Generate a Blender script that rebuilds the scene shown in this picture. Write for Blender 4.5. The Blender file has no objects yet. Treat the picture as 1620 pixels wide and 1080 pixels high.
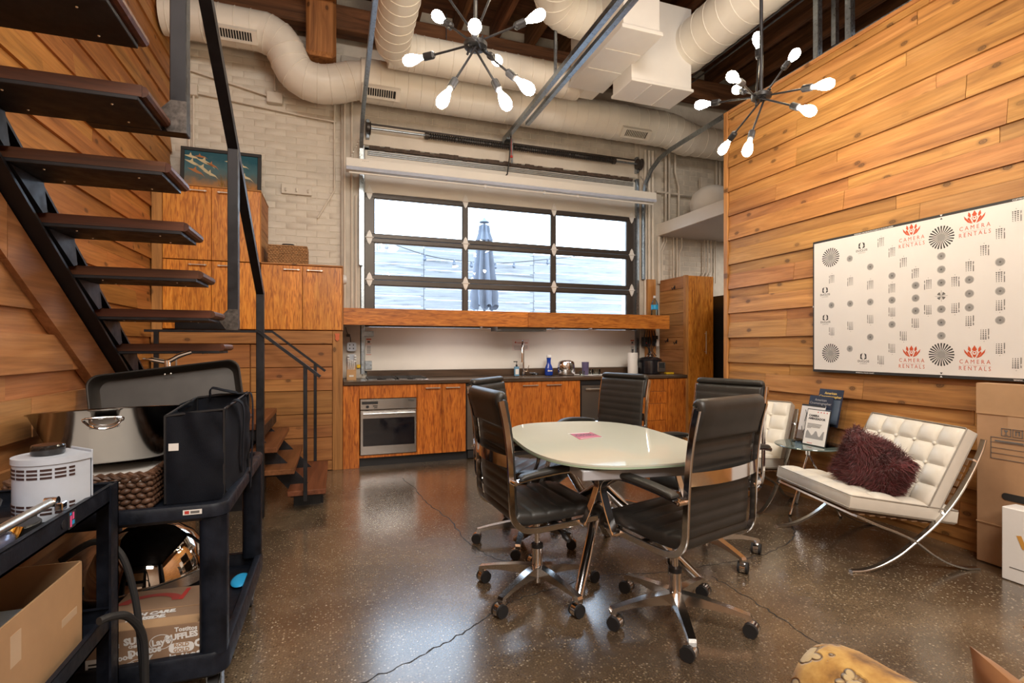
import bpy, bmesh, math, random
from mathutils import Vector, Matrix
from math import sin, cos, pi, sqrt, atan2, radians

# ---------------------------------------------------------------- camera, sky, lights, exposure
C = bpy.context.scene
COL = C.collection
cd = bpy.data.cameras.new('camera'); cam = bpy.data.objects.new('camera', cd); COL.objects.link(cam)
cam.location = (0, 0, 1.26); cam.rotation_euler = (pi/2, 0, -math.atan(278/808))
cd.sensor_width = 36; cd.lens = 808/1620*36; cd.shift_y = 9/1620; cd.clip_start = .03; cd.clip_end = 200
C.camera = cam
C.view_settings.view_transform = 'Standard'; C.view_settings.look = 'None'
C.view_settings.gamma = 1; C.view_settings.use_curve_mapping = False
C.view_settings.exposure = 0.0
w = bpy.data.worlds.new('overcast_sky'); C.world = w; w.use_nodes = True
bg = w.node_tree.nodes['Background']; bg.inputs[0].default_value = (.66, .82, 1, 1); bg.inputs[1].default_value = 8.5

def area(name, loc, rot, sx, sy, power, color):
    l = bpy.data.lights.new(name, 'AREA'); l.shape = 'RECTANGLE'; l.size = sx; l.size_y = sy
    l.energy = power; l.color = color
    o = bpy.data.objects.new(name, l); COL.objects.link(o); o.location = loc; o.rotation_euler = rot
    return o
WARM = (1, .80, .58)
NEUT = (1, .93, .84)
area('added_fill_light', (1.2, -.9, 4.9), (radians(10), 0, 0), 2.4, 1.4, 190, NEUT)  # added fill light, unseen, above and behind the camera
area('added_fill_light', (.3, -3.6, 4.8), (radians(48), 0, 0), 3.0, 1.4, 230, NEUT)  # second unseen fill, added further back and tilted into the room
area('passage_lamp', (5.6, 5.1, 2.80), (0, 0, 0), .5, .5, 22, NEUT)
area('under_shelf_lamp', (1.35, 5.64, 1.528), (0, 0, 0), .7, .05, 4, (1, .93, .9))
area('under_shelf_lamp', (2.85, 5.64, 1.528), (0, 0, 0), .8, .05, 4.5, (1, .93, .9))

# ---------------------------------------------------------------- builders
RN = random.Random(11)
WM = {}

class MB:
    def __init__(s): s.v = []; s.f = []
    def add(s, vs, fs, M=None):
        n = len(s.v)
        s.v += [tuple(M @ Vector(p)) for p in vs] if M is not None else [tuple(p) for p in vs]
        s.f += [tuple(i+n for i in f) for f in fs]
        return s
    def box(s, x0, x1, y0, y1, z0, z1, c=0, M=None):
        if x1 < x0: x0, x1 = x1, x0
        if y1 < y0: y0, y1 = y1, y0
        if z1 < z0: z0, z1 = z1, z0
        if c <= 0:
            vs = [(x, y, z) for x in (x0, x1) for y in (y0, y1) for z in (z0, z1)]
            fs = [(0, 1, 3, 2), (4, 6, 7, 5), (0, 4, 5, 1), (2, 3, 7, 6), (0, 2, 6, 4), (1, 5, 7, 3)]
            return s.add(vs, fs, M)
        c = min(c, (x1-x0)*.49, (y1-y0)*.49, (z1-z0)*.49)
        lo = (x0, y0, z0); hi = (x1, y1, z1); vs = []; ix = {}
        for sx in (0, 1):
            for sy in (0, 1):
                for sz in (0, 1):
                    sg = (sx, sy, sz)
                    for a in range(3):
                        p = [(hi[k] - (0 if k == a else c)) if sg[k] else (lo[k] + (0 if k == a else c)) for k in range(3)]
                        ix[(sg, a)] = len(vs); vs.append(p)
        fs = []
        for a in range(3):
            b, d = (a+1) % 3, (a+2) % 3
            for q in (0, 1):
                def S(u, w_):
                    t = [0, 0, 0]; t[a] = q; t[b] = u; t[d] = w_; return tuple(t)
                fs.append(tuple(ix[(S(*k), a)] for k in ((0, 0), (1, 0), (1, 1), (0, 1))))
            for u in (0, 1):
                for w_ in (0, 1):
                    def S2(q):
                        t = [0, 0, 0]; t[a] = q; t[b] = u; t[d] = w_; return tuple(t)
                    fs.append((ix[(S2(0), b)], ix[(S2(1), b)], ix[(S2(1), d)], ix[(S2(0), d)]))
        for sx in (0, 1):
            for sy in (0, 1):
                for sz in (0, 1):
                    fs.append(tuple(ix[((sx, sy, sz), a)] for a in range(3)))
        return s.add(vs, fs, M)
    def cyl(s, p0, p1, r0, r1=None, n=16):
        r1 = r0 if r1 is None else r1
        return s.tube([p0, p1], [r0, r1], n)
    def tube(s, path, r, n=8, closed=False, M=None):
        P = [Vector(p) for p in path]; m = len(P)
        rs = r if isinstance(r, (list, tuple)) else [r]*m
        T = []
        for i in range(m):
            a = P[(i-1) % m] if (closed or i > 0) else P[i]
            b = P[(i+1) % m] if (closed or i < m-1) else P[i]
            t = b-a; T.append(t.normalized() if t.length > 1e-9 else Vector((0, 0, 1)))
        ref = Vector((0, 0, 1)) if abs(T[0].z) < .9 else Vector((1, 0, 0))
        nrm = (ref - T[0]*ref.dot(T[0])).normalized()
        vs = []
        for i in range(m):
            nrm = (nrm - T[i]*nrm.dot(T[i]))
            nrm = nrm.normalized() if nrm.length > 1e-6 else T[i].orthogonal().normalized()
            bn = T[i].cross(nrm)
            for k in range(n):
                a = 2*pi*k/n
                vs.append(P[i] + (nrm*cos(a)+bn*sin(a))*rs[i])
        fs = []
        for i in range(m if closed else m-1):
            j = (i+1) % m
            for k in range(n):
                l = (k+1) % n
                fs.append((i*n+k, i*n+l, j*n+l, j*n+k))
        if not closed:
            fs.append(tuple(range(n-1, -1, -1))); fs.append(tuple((m-1)*n+k for k in range(n)))
        return s.add(vs, fs, M)
    def ribbon(s, path, side, wd, th, closed=False, M=None, c=0):
        """flat bar of width wd (along side) and thickness th swept along a path"""
        P = [Vector(p) for p in path]; m = len(P); vs = []
        sd0 = side if isinstance(side, list) else [Vector(side)]*m
        wds = wd if isinstance(wd, list) else [wd]*m
        for i in range(m):
            a = P[(i-1) % m] if (closed or i > 0) else P[i]
            b = P[(i+1) % m] if (closed or i < m-1) else P[i]
            t = (b-a).normalized(); sd = Vector(sd0[i]); sd = (sd-t*sd.dot(t)).normalized(); nr = t.cross(sd)
            W2 = wds[i]/2; T2 = th/2
            if c:
                q = [(-W2, -T2+c), (-W2+c, -T2), (W2-c, -T2), (W2, -T2+c), (W2, T2-c), (W2-c, T2), (-W2+c, T2), (-W2, T2-c)]
            else:
                q = [(-W2, -T2), (W2, -T2), (W2, T2), (-W2, T2)]
            for (x, y) in q: vs.append(P[i]+sd*x+nr*y)
        k = 8 if c else 4; fs = []
        for i in range(m if closed else m-1):
            j = (i+1) % m
            for a in range(k):
                b = (a+1) % k; fs.append((i*k+a, i*k+b, j*k+b, j*k+a))
        if not closed:
            fs.append(tuple(range(k-1, -1, -1))); fs.append(tuple((m-1)*k+a for a in range(k)))
        return s.add(vs, fs, M)
    def lathe(s, prof, n=24, o=(0, 0, 0), M=None, sx=1, sy=1):
        vs = []; fs = []; m = len(prof)
        for (r, z) in prof:
            for k in range(n):
                a = 2*pi*k/n; vs.append((o[0]+r*cos(a)*sx, o[1]+r*sin(a)*sy, o[2]+z))
        for i in range(m-1):
            for k in range(n):
                l = (k+1) % n; fs.append((i*n+k, i*n+l, (i+1)*n+l, (i+1)*n+k))
        if prof[0][0] > 1e-6: fs.append(tuple(range(n-1, -1, -1)))
        if prof[-1][0] > 1e-6: fs.append(tuple((m-1)*n+k for k in range(n)))
        return s.add(vs, fs, M)
    def prism(s, poly, ax, d0, d1, M=None):
        """poly in the two axes other than ax, extruded from d0 to d1 along ax ('x','y','z')"""
        n = len(poly)
        def P(p, d):
            return (d, p[0], p[1]) if ax == 'x' else (p[0], d, p[1]) if ax == 'y' else (p[0], p[1], d)
        vs = [P(p, d0) for p in poly]+[P(p, d1) for p in poly]
        fs = [tuple(range(n-1, -1, -1)), tuple(range(n, 2*n))]
        for i in range(n):
            j = (i+1) % n; fs.append((i, j, n+j, n+i))
        return s.add(vs, fs, M)
    def grid(s, fn, nu, nv, closed_u=False, M=None):
        vs = [fn(i/(nu if closed_u else nu), j/nv) for j in range(nv+1) for i in range(nu+(0 if closed_u else 1))]
        wv = nu if closed_u else nu+1; fs = []
        for j in range(nv):
            for i in range(nu):
                i2 = (i+1) % wv
                fs.append((j*wv+i, j*wv+i2, (j+1)*wv+i2, (j+1)*wv+i))
        return s.add(vs, fs, M)
    def ball(s, c, r, n=10, m=6, M=None, sc=(1, 1, 1)):
        pr = [(max(1e-7, r*sin(pi*i/m)), -r*cos(pi*i/m)) for i in range(m+1)]
        vs = []; fs = []
        for (q, z) in pr:
            for k in range(n):
                a = 2*pi*k/n; vs.append((c[0]+q*cos(a)*sc[0], c[1]+q*sin(a)*sc[1], c[2]+z*sc[2]))
        for i in range(m):
            for k in range(n):
                l = (k+1) % n; fs.append((i*n+k, i*n+l, (i+1)*n+l, (i+1)*n+k))
        return s.add(vs, fs, M)
    def flat(s, poly, M=None):
        return s.add(poly, [tuple(range(len(poly)))], M)
    def mesh(s, name, mat, smooth=35, recalc=True):
        me = bpy.data.meshes.new(name); me.from_pydata([tuple(p) for p in s.v], [], s.f); 
        if recalc:
            b = bmesh.new(); b.from_mesh(me)
            bmesh.ops.remove_doubles(b, verts=b.verts, dist=1e-6)
            bmesh.ops.recalc_face_normals(b, faces=b.faces); b.to_mesh(me); b.free()
        if smooth:
            me.polygons.foreach_set('use_smooth', [True]*len(me.polygons)); me.set_sharp_from_angle(angle=radians(smooth))
        me.materials.append(mat); me.update()
        return me
    def build(s, name, mat, parent=None, world=True, smooth=35, recalc=True):
        if parent is not None and world:
            I = WM[parent].inverted(); s.v = [tuple(I @ Vector(p)) for p in s.v]
        o = bpy.data.objects.new(name, s.mesh(name, mat, smooth, recalc)); COL.objects.link(o)
        if parent is not None: o.parent = parent; WM[o] = WM[parent].copy()
        else: WM[o] = Matrix.Identity(4)
        return o

def tag(o, label=None, cat=None, group=None, kind=None):
    if label: o['label'] = label
    if cat: o['category'] = cat
    if group: o['group'] = group
    if kind: o['kind'] = kind
    return o
def thing(name, label, cat, loc=(0, 0, 0), rz=0, group=None):
    o = bpy.data.objects.new(name, None); COL.objects.link(o); o.empty_display_size = .1
    o.location = loc; o.rotation_euler = (0, 0, rz); WM[o] = Matrix.Translation(loc) @ Matrix.Rotation(rz, 4, 'Z')
    return tag(o, label, cat, group)
def struct(name, loc=(0, 0, 0), label=None):
    o = bpy.data.objects.new(name, None); COL.objects.link(o); o.location = loc; WM[o] = Matrix.Translation(loc)
    return tag(o, label, kind='structure')
def copy_tree(o, parent=None):
    c = o.copy(); COL.objects.link(c)
    if parent is not None: c.parent = parent
    for ch in list(o.children): copy_tree(ch, c)
    return c
def inst(name, me, parent, loc, scale=(1, 1, 1), rot=(0, 0, 0)):
    o = bpy.data.objects.new(name, me); COL.objects.link(o)
    if parent is not None:
        o.parent = parent; loc = WM[parent].inverted() @ Vector(loc)
    o.location = loc; o.scale = scale; o.rotation_euler = rot
    return o
def origin_to_base(o):
    """give a single-mesh thing an origin at the middle of its base"""
    vs = [v.co for v in o.data.vertices]
    lo = Vector((min(v.x for v in vs), min(v.y for v in vs), min(v.z for v in vs)))
    hi = Vector((max(v.x for v in vs), max(v.y for v in vs), max(v.z for v in vs)))
    p = Vector(((lo.x+hi.x)/2, (lo.y+hi.y)/2, lo.z)); o.data.transform(Matrix.Translation(-p)); o.location = p
    return o
def frame(o, x, y):
    """matrix whose x and y columns are the given directions"""
    x = Vector(x).normalized(); y = Vector(y); y = (y-x*y.dot(x)).normalized(); z = x.cross(y)
    return Matrix(((x.x, y.x, z.x, o[0]), (x.y, y.y, z.y, o[1]), (x.z, y.z, z.z, o[2]), (0, 0, 0, 1)))
def text(mb, body, size, M, bold=0, align='CENTER', sx=1):
    cu = bpy.data.curves.new('lettering', 'FONT'); cu.body = body; cu.size = size; cu.align_x = align; cu.align_y = 'CENTER'
    cu.resolution_u = 2; cu.offset = bold; cu.fill_mode = 'FRONT'
    o = bpy.data.objects.new('lettering', cu); COL.objects.link(o)
    me = bpy.data.meshes.new_from_object(o.evaluated_get(bpy.context.evaluated_depsgraph_get()))
    mb.add([(v.co.x*sx, v.co.y, 0) for v in me.vertices], [tuple(p.vertices) for p in me.polygons], M)
    bpy.data.objects.remove(o); bpy.data.curves.remove(cu); bpy.data.meshes.remove(me)
def arc(cx, cy, r, a0, a1, n):
    return [(cx+r*cos(a0+(a1-a0)*i/n), cy+r*sin(a0+(a1-a0)*i/n)) for i in range(n+1)]
def smooth_path(pts, n=6, closed=False):
    P = [Vector(p) for p in pts]; m = len(P); out = []
    for i in range(m if closed else m-1):
        p0 = P[(i-1) % m] if (closed or i > 0) else P[i]; p1 = P[i]; p2 = P[(i+1) % m]
        p3 = P[(i+2) % m] if (closed or i+2 < m) else p2
        for k in range(n):
            t = k/n
            out.append(.5*((2*p1)+(p2-p0)*t+(2*p0-5*p1+4*p2-p3)*t*t+(3*p1-p0-3*p2+p3)*t**3))
    if not closed: out.append(P[-1])
    return out
def round_rect(w_, h, r, n=5):
    o = []
    for (cx, cy, a) in ((w_/2-r, h/2-r, 0), (-w_/2+r, h/2-r, pi/2), (-w_/2+r, -h/2+r, pi), (w_/2-r, -h/2+r, 1.5*pi)):
        o += arc(cx, cy, r, a, a+pi/2, n)
    return o

# ---------------------------------------------------------------- materials
class NT:
    def __init__(s, name):
        s.m = bpy.data.materials.new(name); s.m.use_nodes = True; s.t = s.m.node_tree
        s.p = s.t.nodes['Principled BSDF']
    def n(s, typ, **kw):
        x = s.t.nodes.new(typ)
        for k, v in kw.items():
            if k.startswith('i_'): x.inputs[k[2:].replace('_', ' ')].default_value = v
            else: setattr(x, k, v)
        return x
    def l(s, a, b): s.t.links.new(a, b)
    def coords(s, scale=(1, 1, 1), rnd=True, src='pos', seed=0):
        if src == 'pos': v = s.n('ShaderNodeNewGeometry').outputs['Position']
        else: v = s.n('ShaderNodeTexCoord').outputs['Object']
        if rnd:
            oi = s.n('ShaderNodeObjectInfo'); mu = s.n('ShaderNodeMath', operation='MULTIPLY'); mu.inputs[1].default_value = 37.0
            s.l(oi.outputs['Random'], mu.inputs[0]); ad = s.n('ShaderNodeVectorMath', operation='ADD')
            s.l(v, ad.inputs[0]); s.l(mu.outputs[0], ad.inputs[1]); v = ad.outputs[0]
        ma = s.n('ShaderNodeVectorMath', operation='MULTIPLY'); ma.inputs[1].default_value = scale; s.l(v, ma.inputs[0])
        return ma.outputs[0]
    def noise(s, vec, scale=1, detail=4, rough=.55, dist=0):
        x = s.n('ShaderNodeTexNoise'); x.inputs['Scale'].default_value = scale; x.inputs['Detail'].default_value = detail
        x.inputs['Roughness'].default_value = rough; x.inputs['Distortion'].default_value = dist; s.l(vec, x.inputs['Vector'])
        return x.outputs['Fac']
    def ramp(s, fac, stops, interp='LINEAR'):
        x = s.n('ShaderNodeValToRGB'); x.color_ramp.interpolation = interp; e = x.color_ramp.elements
        while len(e) < len(stops): e.new(.5)
        for k, (p, c) in enumerate(stops):
            e[k].position = p; e[k].color = (c, c, c, 1) if isinstance(c, (int, float)) else (*c, 1)
        s.l(fac, x.inputs[0]); return x.outputs[0]
    def mix(s, a, b, fac, mode='MIX'):
        x = s.n('ShaderNodeMix', data_type='RGBA', blend_type=mode)
        for k, v in ((0, fac), (6, a), (7, b)):
            if hasattr(v, 'node'): s.l(v, x.inputs[k])
            elif isinstance(v, tuple): x.inputs[k].default_value = (*v, 1)
            else: x.inputs[k].default_value = v if k == 0 else (v, v, v, 1)
        return x.outputs[2]
    def bump(s, h, strength=.3, dist=.01):
        b = s.n('ShaderNodeBump'); b.inputs['Strength'].default_value = strength; b.inputs['Distance'].default_value = dist
        s.l(h, b.inputs['Height']); s.l(b.outputs[0], s.p.inputs['Normal'])
    def rgb(s, out): s.l(out, s.p.inputs['Base Color'])
    def set(s, **kw):
        for k, v in kw.items():
            s.p.inputs[k.replace('_', ' ')].default_value = v
        return s

def plain(name, col, rough=.5, metal=0, spec=.5, var=.06, vs=6, bump=0, bs=80, coat=0, rvar=0, src='obj', sheen=0):
    t = NT(name); t.set(Roughness=rough, Metallic=metal); t.p.inputs['Specular IOR Level'].default_value = spec
    if coat: t.p.inputs['Coat Weight'].default_value = coat; t.p.inputs['Coat Roughness'].default_value = .08
    if sheen: t.p.inputs['Sheen Weight'].default_value = sheen
    c = t.coords(rnd=True, src=src)
    f = t.noise(c, vs, 4)
    lo = tuple(max(0, x*(1-var)) for x in col); hi = tuple(min(1, x*(1+var)) for x in col)
    t.rgb(t.ramp(f, [(.3, lo), (.7, hi)]))
    if rvar:
        r = t.ramp(t.noise(c, vs*2, 5), [(.3, max(.02, rough-rvar)), (.7, min(1, rough+rvar))]); t.l(r, t.p.inputs['Roughness'])
    if bump: t.bump(t.noise(c, bs, 3), bump, .004)
    return t.m

def wood(name, dark, mid, light, axis, rough=.5, knots=True, fine=70, vary=.35, coat=0, spec=.4, rndpos=True, soft=1.0, flat=None):
    """long-grained timber; axis 0/1/2 = the grain direction in the room"""
    t = NT(name); t.set(Roughness=rough); t.p.inputs['Specular IOR Level'].default_value = spec
    if coat: t.p.inputs['Coat Weight'].default_value = coat; t.p.inputs['Coat Roughness'].default_value = .2
    def sc(al, ac): return tuple(al if k == axis else ac for k in range(3))
    a = t.noise(t.coords(sc(.8, 9), rndpos), 1, 5, .6, 1.6)
    col = t.ramp(a, [(.28, dark), (.5, mid), (.74, light)])
    b = t.noise(t.coords(sc(2.2, fine), rndpos), 1, 3, .6, .4)
    col = t.mix(col, t.ramp(b, [(.35, .62), (.62, 1.0)]), .55*soft, 'MULTIPLY')
    if knots:
        # knots: round dark-ringed eyes on the board face
        v = t.n('ShaderNodeTexVoronoi', voronoi_dimensions='3D'); v.inputs['Scale'].default_value = 1.0; v.inputs['Randomness'].default_value = .9
        fl3 = {0: 1, 1: 0, 2: 1}[axis] if flat is None else flat
        v.voronoi_dimensions = '2D'
        sx_ = t.n('ShaderNodeSeparateXYZ'); t.l(t.coords(tuple(3.4 if k == axis else 5.6 for k in range(3)), rndpos), sx_.inputs[0]); cx_ = t.n('ShaderNodeCombineXYZ')
        keep = [k for k in range(3) if k != fl3]; t.l(sx_.outputs[keep[0]], cx_.inputs[0]); t.l(sx_.outputs[keep[1]], cx_.inputs[1]); t.l(cx_.outputs[0], v.inputs['Vector'])
        wob = t.n('ShaderNodeMath', operation='MULTIPLY_ADD'); t.l(t.noise(t.coords((22, 22, 22), rndpos), 1, 2), wob.inputs[0]); wob.inputs[1].default_value = .05; t.l(v.outputs['Distance'], wob.inputs[2])
        k = t.ramp(wob.outputs[0], [(.03, .85), (.07, .6), (.088, .95), (.110, .34), (.17, 0.0)])
        sepc = t.n('ShaderNodeSeparateColor'); t.l(v.outputs['Color'], sepc.inputs[0])
        gate = t.ramp(sepc.outputs[0], [(.58, 0.0), (.62, 1.0)])
        kk = t.mix(k, gate, 1.0, 'MULTIPLY')
        col = t.mix(col, tuple(x*.30 for x in dark), kk)
    oi = t.n('ShaderNodeObjectInfo')
    h = t.n('ShaderNodeHueSaturation'); t.l(col, h.inputs['Color'])
    mr = t.n('ShaderNodeMapRange'); mr.inputs[3].default_value = 1-vary*.6; mr.inputs[4].default_value = 1+vary*.4
    t.l(oi.outputs['Random'], mr.inputs[0]); t.l(mr.outputs[0], h.inputs['Value'])
    wn = t.n('ShaderNodeTexWhiteNoise', noise_dimensions='1D'); t.l(oi.outputs['Random'], wn.inputs['W'])
    m2 = t.n('ShaderNodeMapRange'); m2.inputs[3].default_value = .5-.007; m2.inputs[4].default_value = .5+.008
    t.l(wn.outputs['Value'], m2.inputs[0]); t.l(m2.outputs[0], h.inputs['Hue'])
    t.rgb(h.outputs[0])
    t.bump(b, .25, .002)
    return t.m

def veneer(name, dark, mid, light, axis=2, rough=.35):
    """ribbon-figured veneer: wavy short stripes"""
    t = NT(name); t.set(Roughness=rough); t.p.inputs['Specular IOR Level'].default_value = .45
    def sc(al, ac): return tuple(al if k == axis else ac for k in range(3))
    a = t.noise(t.coords(sc(7, 60)), 1, 3, .5, 1.1)
    b = t.noise(t.coords(sc(1.0, 7)), 1, 4, .5, .8)
    col = t.ramp(a, [(.33, dark), (.5, mid), (.68, light)])
    col = t.mix(col, t.ramp(b, [(.3, .72), (.7, 1.12)]), .8, 'MULTIPLY')
    oi = t.n('ShaderNodeObjectInfo'); h = t.n('ShaderNodeHueSaturation'); t.l(col, h.inputs['Color'])
    mr = t.n('ShaderNodeMapRange'); mr.inputs[3].default_value = .88; mr.inputs[4].default_value = 1.08
    t.l(oi.outputs['Random'], mr.inputs[0]); t.l(mr.outputs[0], h.inputs['Value']); t.rgb(h.outputs[0])
    return t.m

def glassy(name, tint=(1, 1, 1), refl=1.0, rough=0.0, alpha=0.0, ior=1.45):
    """pane: lets light straight through and reflects by Fresnel"""
    t = NT(name); t.t.nodes.remove(t.p)
    out = [x for x in t.t.nodes if x.type == 'OUTPUT_MATERIAL'][0]
    tr = t.n('ShaderNodeBsdfTransparent'); tr.inputs[0].default_value = (*tint, 1)
    gl = t.n('ShaderNodeBsdfGlossy'); gl.inputs['Roughness'].default_value = rough
    fr = t.n('ShaderNodeFresnel'); fr.inputs[0].default_value = ior
    mx = t.n('ShaderNodeMixShader'); t.l(fr.outputs[0], mx.inputs[0]); t.l(tr.outputs[0], mx.inputs[1]); t.l(gl.outputs[0], mx.inputs[2])
    t.l(mx.outputs[0], out.inputs[0]); return t.m
def emit(name, col, s):
    t = NT(name); t.p.inputs['Emission Color'].default_value = (*col, 1); t.p.inputs['Emission Strength'].default_value = s
    t.rgb(t.ramp(t.noise(t.coords(src='obj'), 5), [(0, tuple(c*.95 for c in col)), (1, col)])); return t.m

MT = {}
CED = ((.27, .112, .030), (.46, .205, .056), (.59, .295, .092))
MT['cedar_y'] = wood('cedar_boards', *CED, 1, .55)
MT['cedar_x'] = wood('cedar_boards_across', (.27, .105, .030), (.43, .180, .052), (.54, .245, .078), 0, .55)
MT['cedar_z'] = wood('cedar_upright', *CED, 2, .55)
MT['cedar_dull'] = wood('cedar_weathered', (.28, .118, .040), (.47, .21, .075), (.60, .30, .12), 1, .6, knots=False)
MT['cedar_left'] = wood('cedar_stairwell', (.29, .108, .027), (.48, .195, .050), (.60, .27, .078), 1, .55)
MT['veneer'] = veneer('ribbon_veneer', (.40, .115, .010), (.68, .235, .026), (.82, .35, .05))
MT['veneer_red'] = veneer('ribbon_veneer_red', (.29, .066, .009), (.54, .150, .020), (.68, .225, .034))
MT['veneer_x'] = veneer('ribbon_veneer_across', (.32, .088, .012), (.54, .175, .027), (.67, .25, .04), axis=0)
MT['tread'] = wood('oiled_oak_tread', (.042, .013, .006), (.088, .027, .011), (.145, .046, .019), 0, .4, knots=False, vary=.2)
MT['step'] = wood('oiled_oak_step', (.10, .032, .012), (.19, .065, .026), (.28, .105, .045), 1, .4, knots=False, vary=.2)
MT['counter'] = wood('brown_worktop', (.045, .028, .018), (.09, .055, .034), (.15, .095, .06), 0, .3, knots=False, vary=.1)
MT['timber'] = wood('old_timber', (.13, .045, .014), (.38, .16, .05), (.56, .26, .085), 2, .65)
MT['joist'] = wood('old_joist', (.06, .025, .011), (.17, .072, .030), (.30, .13, .056), 1, .7, knots=False)
MT['deck'] = wood('old_deck', (.06, .025, .012), (.16, .067, .029), (.28, .12, .05), 0, .7, knots=False)
MT['joist_x'] = wood('old_beam', (.07, .028, .011), (.20, .085, .033), (.32, .14, .06), 0, .7, knots=False)
MT['paint'] = plain('white_paint', (.68, .62, .54), .55, var=.10, vs=2.5, bump=.35, bs=22, src='pos')
MT['brick'] = plain('painted_brick', (.66, .60, .515), .5, var=.05, vs=7, bump=.5, bs=30, src='pos')
MT['mortar'] = plain('painted_mortar', (.65, .59, .505), .6, var=.08, vs=9, bump=.5, bs=60, src='pos')
MT['pier'] = plain('grubby_paint', (.53, .48, .415), .6, var=.2, vs=3.5, bump=.5, bs=18, src='pos')
MT['door_white'] = plain('white_door_panel', (.74, .705, .65), .45, var=.03, vs=3, bump=.08, bs=200)
MT['duct'] = plain('painted_duct', (.80, .75, .67), .4, var=.05, vs=3)
MT['ductbox'] = plain('painted_plenum', (.82, .795, .76), .4, var=.04, vs=3)
MT['galv'] = plain('galvanised_steel', (.36, .41, .46), .33, 1, var=.18, vs=30, rvar=.08)
MT['bronze'] = plain('bronze_frame', (.060, .050, .045), .4, .3, var=.1)
MT['steel'] = plain('raw_steel', (.020, .019, .022), .45, .4, var=.35, vs=9, rvar=.12)
MT['stainless'] = plain('brushed_stainless', (.62, .61, .60), .25, 1, var=.03, vs=3, rvar=.03)
MT['chrome'] = plain('chrome', (.82, .82, .84), .10, 1, var=.02)
MT['nickel'] = plain('satin_nickel', (.74, .70, .64), .36, 1, var=.05)
MT['leather'] = plain('charcoal_leather', (.027, .026, .024), .38, spec=.5, var=.12, vs=20, bump=.15, bs=260)
MT['cream'] = plain('cream_leather', (.70, .655, .57), .42, var=.05, vs=8, bump=.12, bs=160)
MT['black'] = plain('black_plastic', (.016, .016, .018), .4, var=.2)
MT['cart'] = plain('scuffed_black_plastic', (.008, .010, .016), .42, spec=.22, var=.5, vs=14, rvar=.12, bump=.1, bs=120)
MT['rubber'] = plain('rubber', (.014, .014, .015), .6, var=.2)
MT['fabric'] = plain('black_tote_fabric', (.006, .007, .011), .7, spec=.15, var=.3, vs=12, bump=.2, bs=300)
MT['white'] = plain('white_plastic', (.78, .77, .76), .4, var=.03)
MT['lounge_steel'] = plain('satin_flat_steel', (.66, .65, .62), .27, 1, var=.03)
MT['alu'] = plain('polished_aluminium', (.76, .75, .74), .17, 1, var=.03)
MT['tub'] = plain('tub_steel', (.50, .49, .47), .15, 1, var=.04, vs=3)
MT['grey_metal'] = plain('pale_grey_enamel', (.47, .52, .60), .35, var=.05, vs=20)
MT['slot'] = plain('dark_red_slot', (.035, .012, .010), .7, var=.2)
MT['card'] = plain('brown_cardboard', (.40, .235, .125), .75, var=.08, vs=8, bump=.1, bs=100)
MT['card_pale'] = plain('tan_cardboard', (.43, .26, .135), .75, var=.08, vs=8)
MT['ink'] = plain('black_ink', (.022, .021, .021), .6, var=.1)
MT['ink_grey'] = plain('grey_ink', (.13, .125, .12), .6, var=.1)
MT['ink_mid'] = plain('mid_grey_ink', (.30, .29, .28), .6, var=.05)
MT['ink_white'] = plain('white_ink', (.72, .70, .68), .6, var=.04)
MT['orange'] = plain('orange_ink', (.55, .075, .018), .6, var=.06)
MT['red'] = plain('red_ink', (.50, .04, .03), .6, var=.06)
MT['paper'] = plain('white_paper', (.74, .71, .67), .6, var=.03)
MT['blue'] = plain('blue_plastic', (.02, .06, .52), .35, var=.1)
MT['cyan'] = plain('sky_blue_plastic', (.02, .36, .72), .4, var=.05)
MT['pink'] = plain('pink_paper', (.85, .10, .30), .5, var=.05)
MT['yellow'] = plain('yellow_plastic', (.78, .50, .02), .4, var=.05)
MT['purple'] = plain('mauve_plastic', (.095, .075, .15), .4, var=.05)
MT['bulb'] = emit('lit_bulb_warm', (1, .83, .57), 120)
MT['bulb_c'] = emit('lit_bulb_white', (1, .94, .82), 150)
MT['pane'] = glassy('door_glass', (.97, .985, 1), ior=1.25)
MT['clear'] = glassy('clear_glass', (.93, .97, .95), ior=1.45)
MT['acrylic'] = glassy('clear_acrylic', (.95, .95, .96), ior=1.4)
MT['clearblue'] = glassy('clear_blue_plastic', (.75, .88, .97), ior=1.35)
MT['fur'] = plain('maroon_fur', (.125, .021, .024), .6, var=.45, vs=30, sheen=.3)
MT['wicker'] = plain('dark_wicker', (.085, .042, .024), .5, var=.5, vs=60, bump=.2, bs=200)
MT['wicker_pale'] = plain('tan_wicker', (.38, .20, .085), .6, var=.4, vs=60, bump=.2, bs=200)

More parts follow.
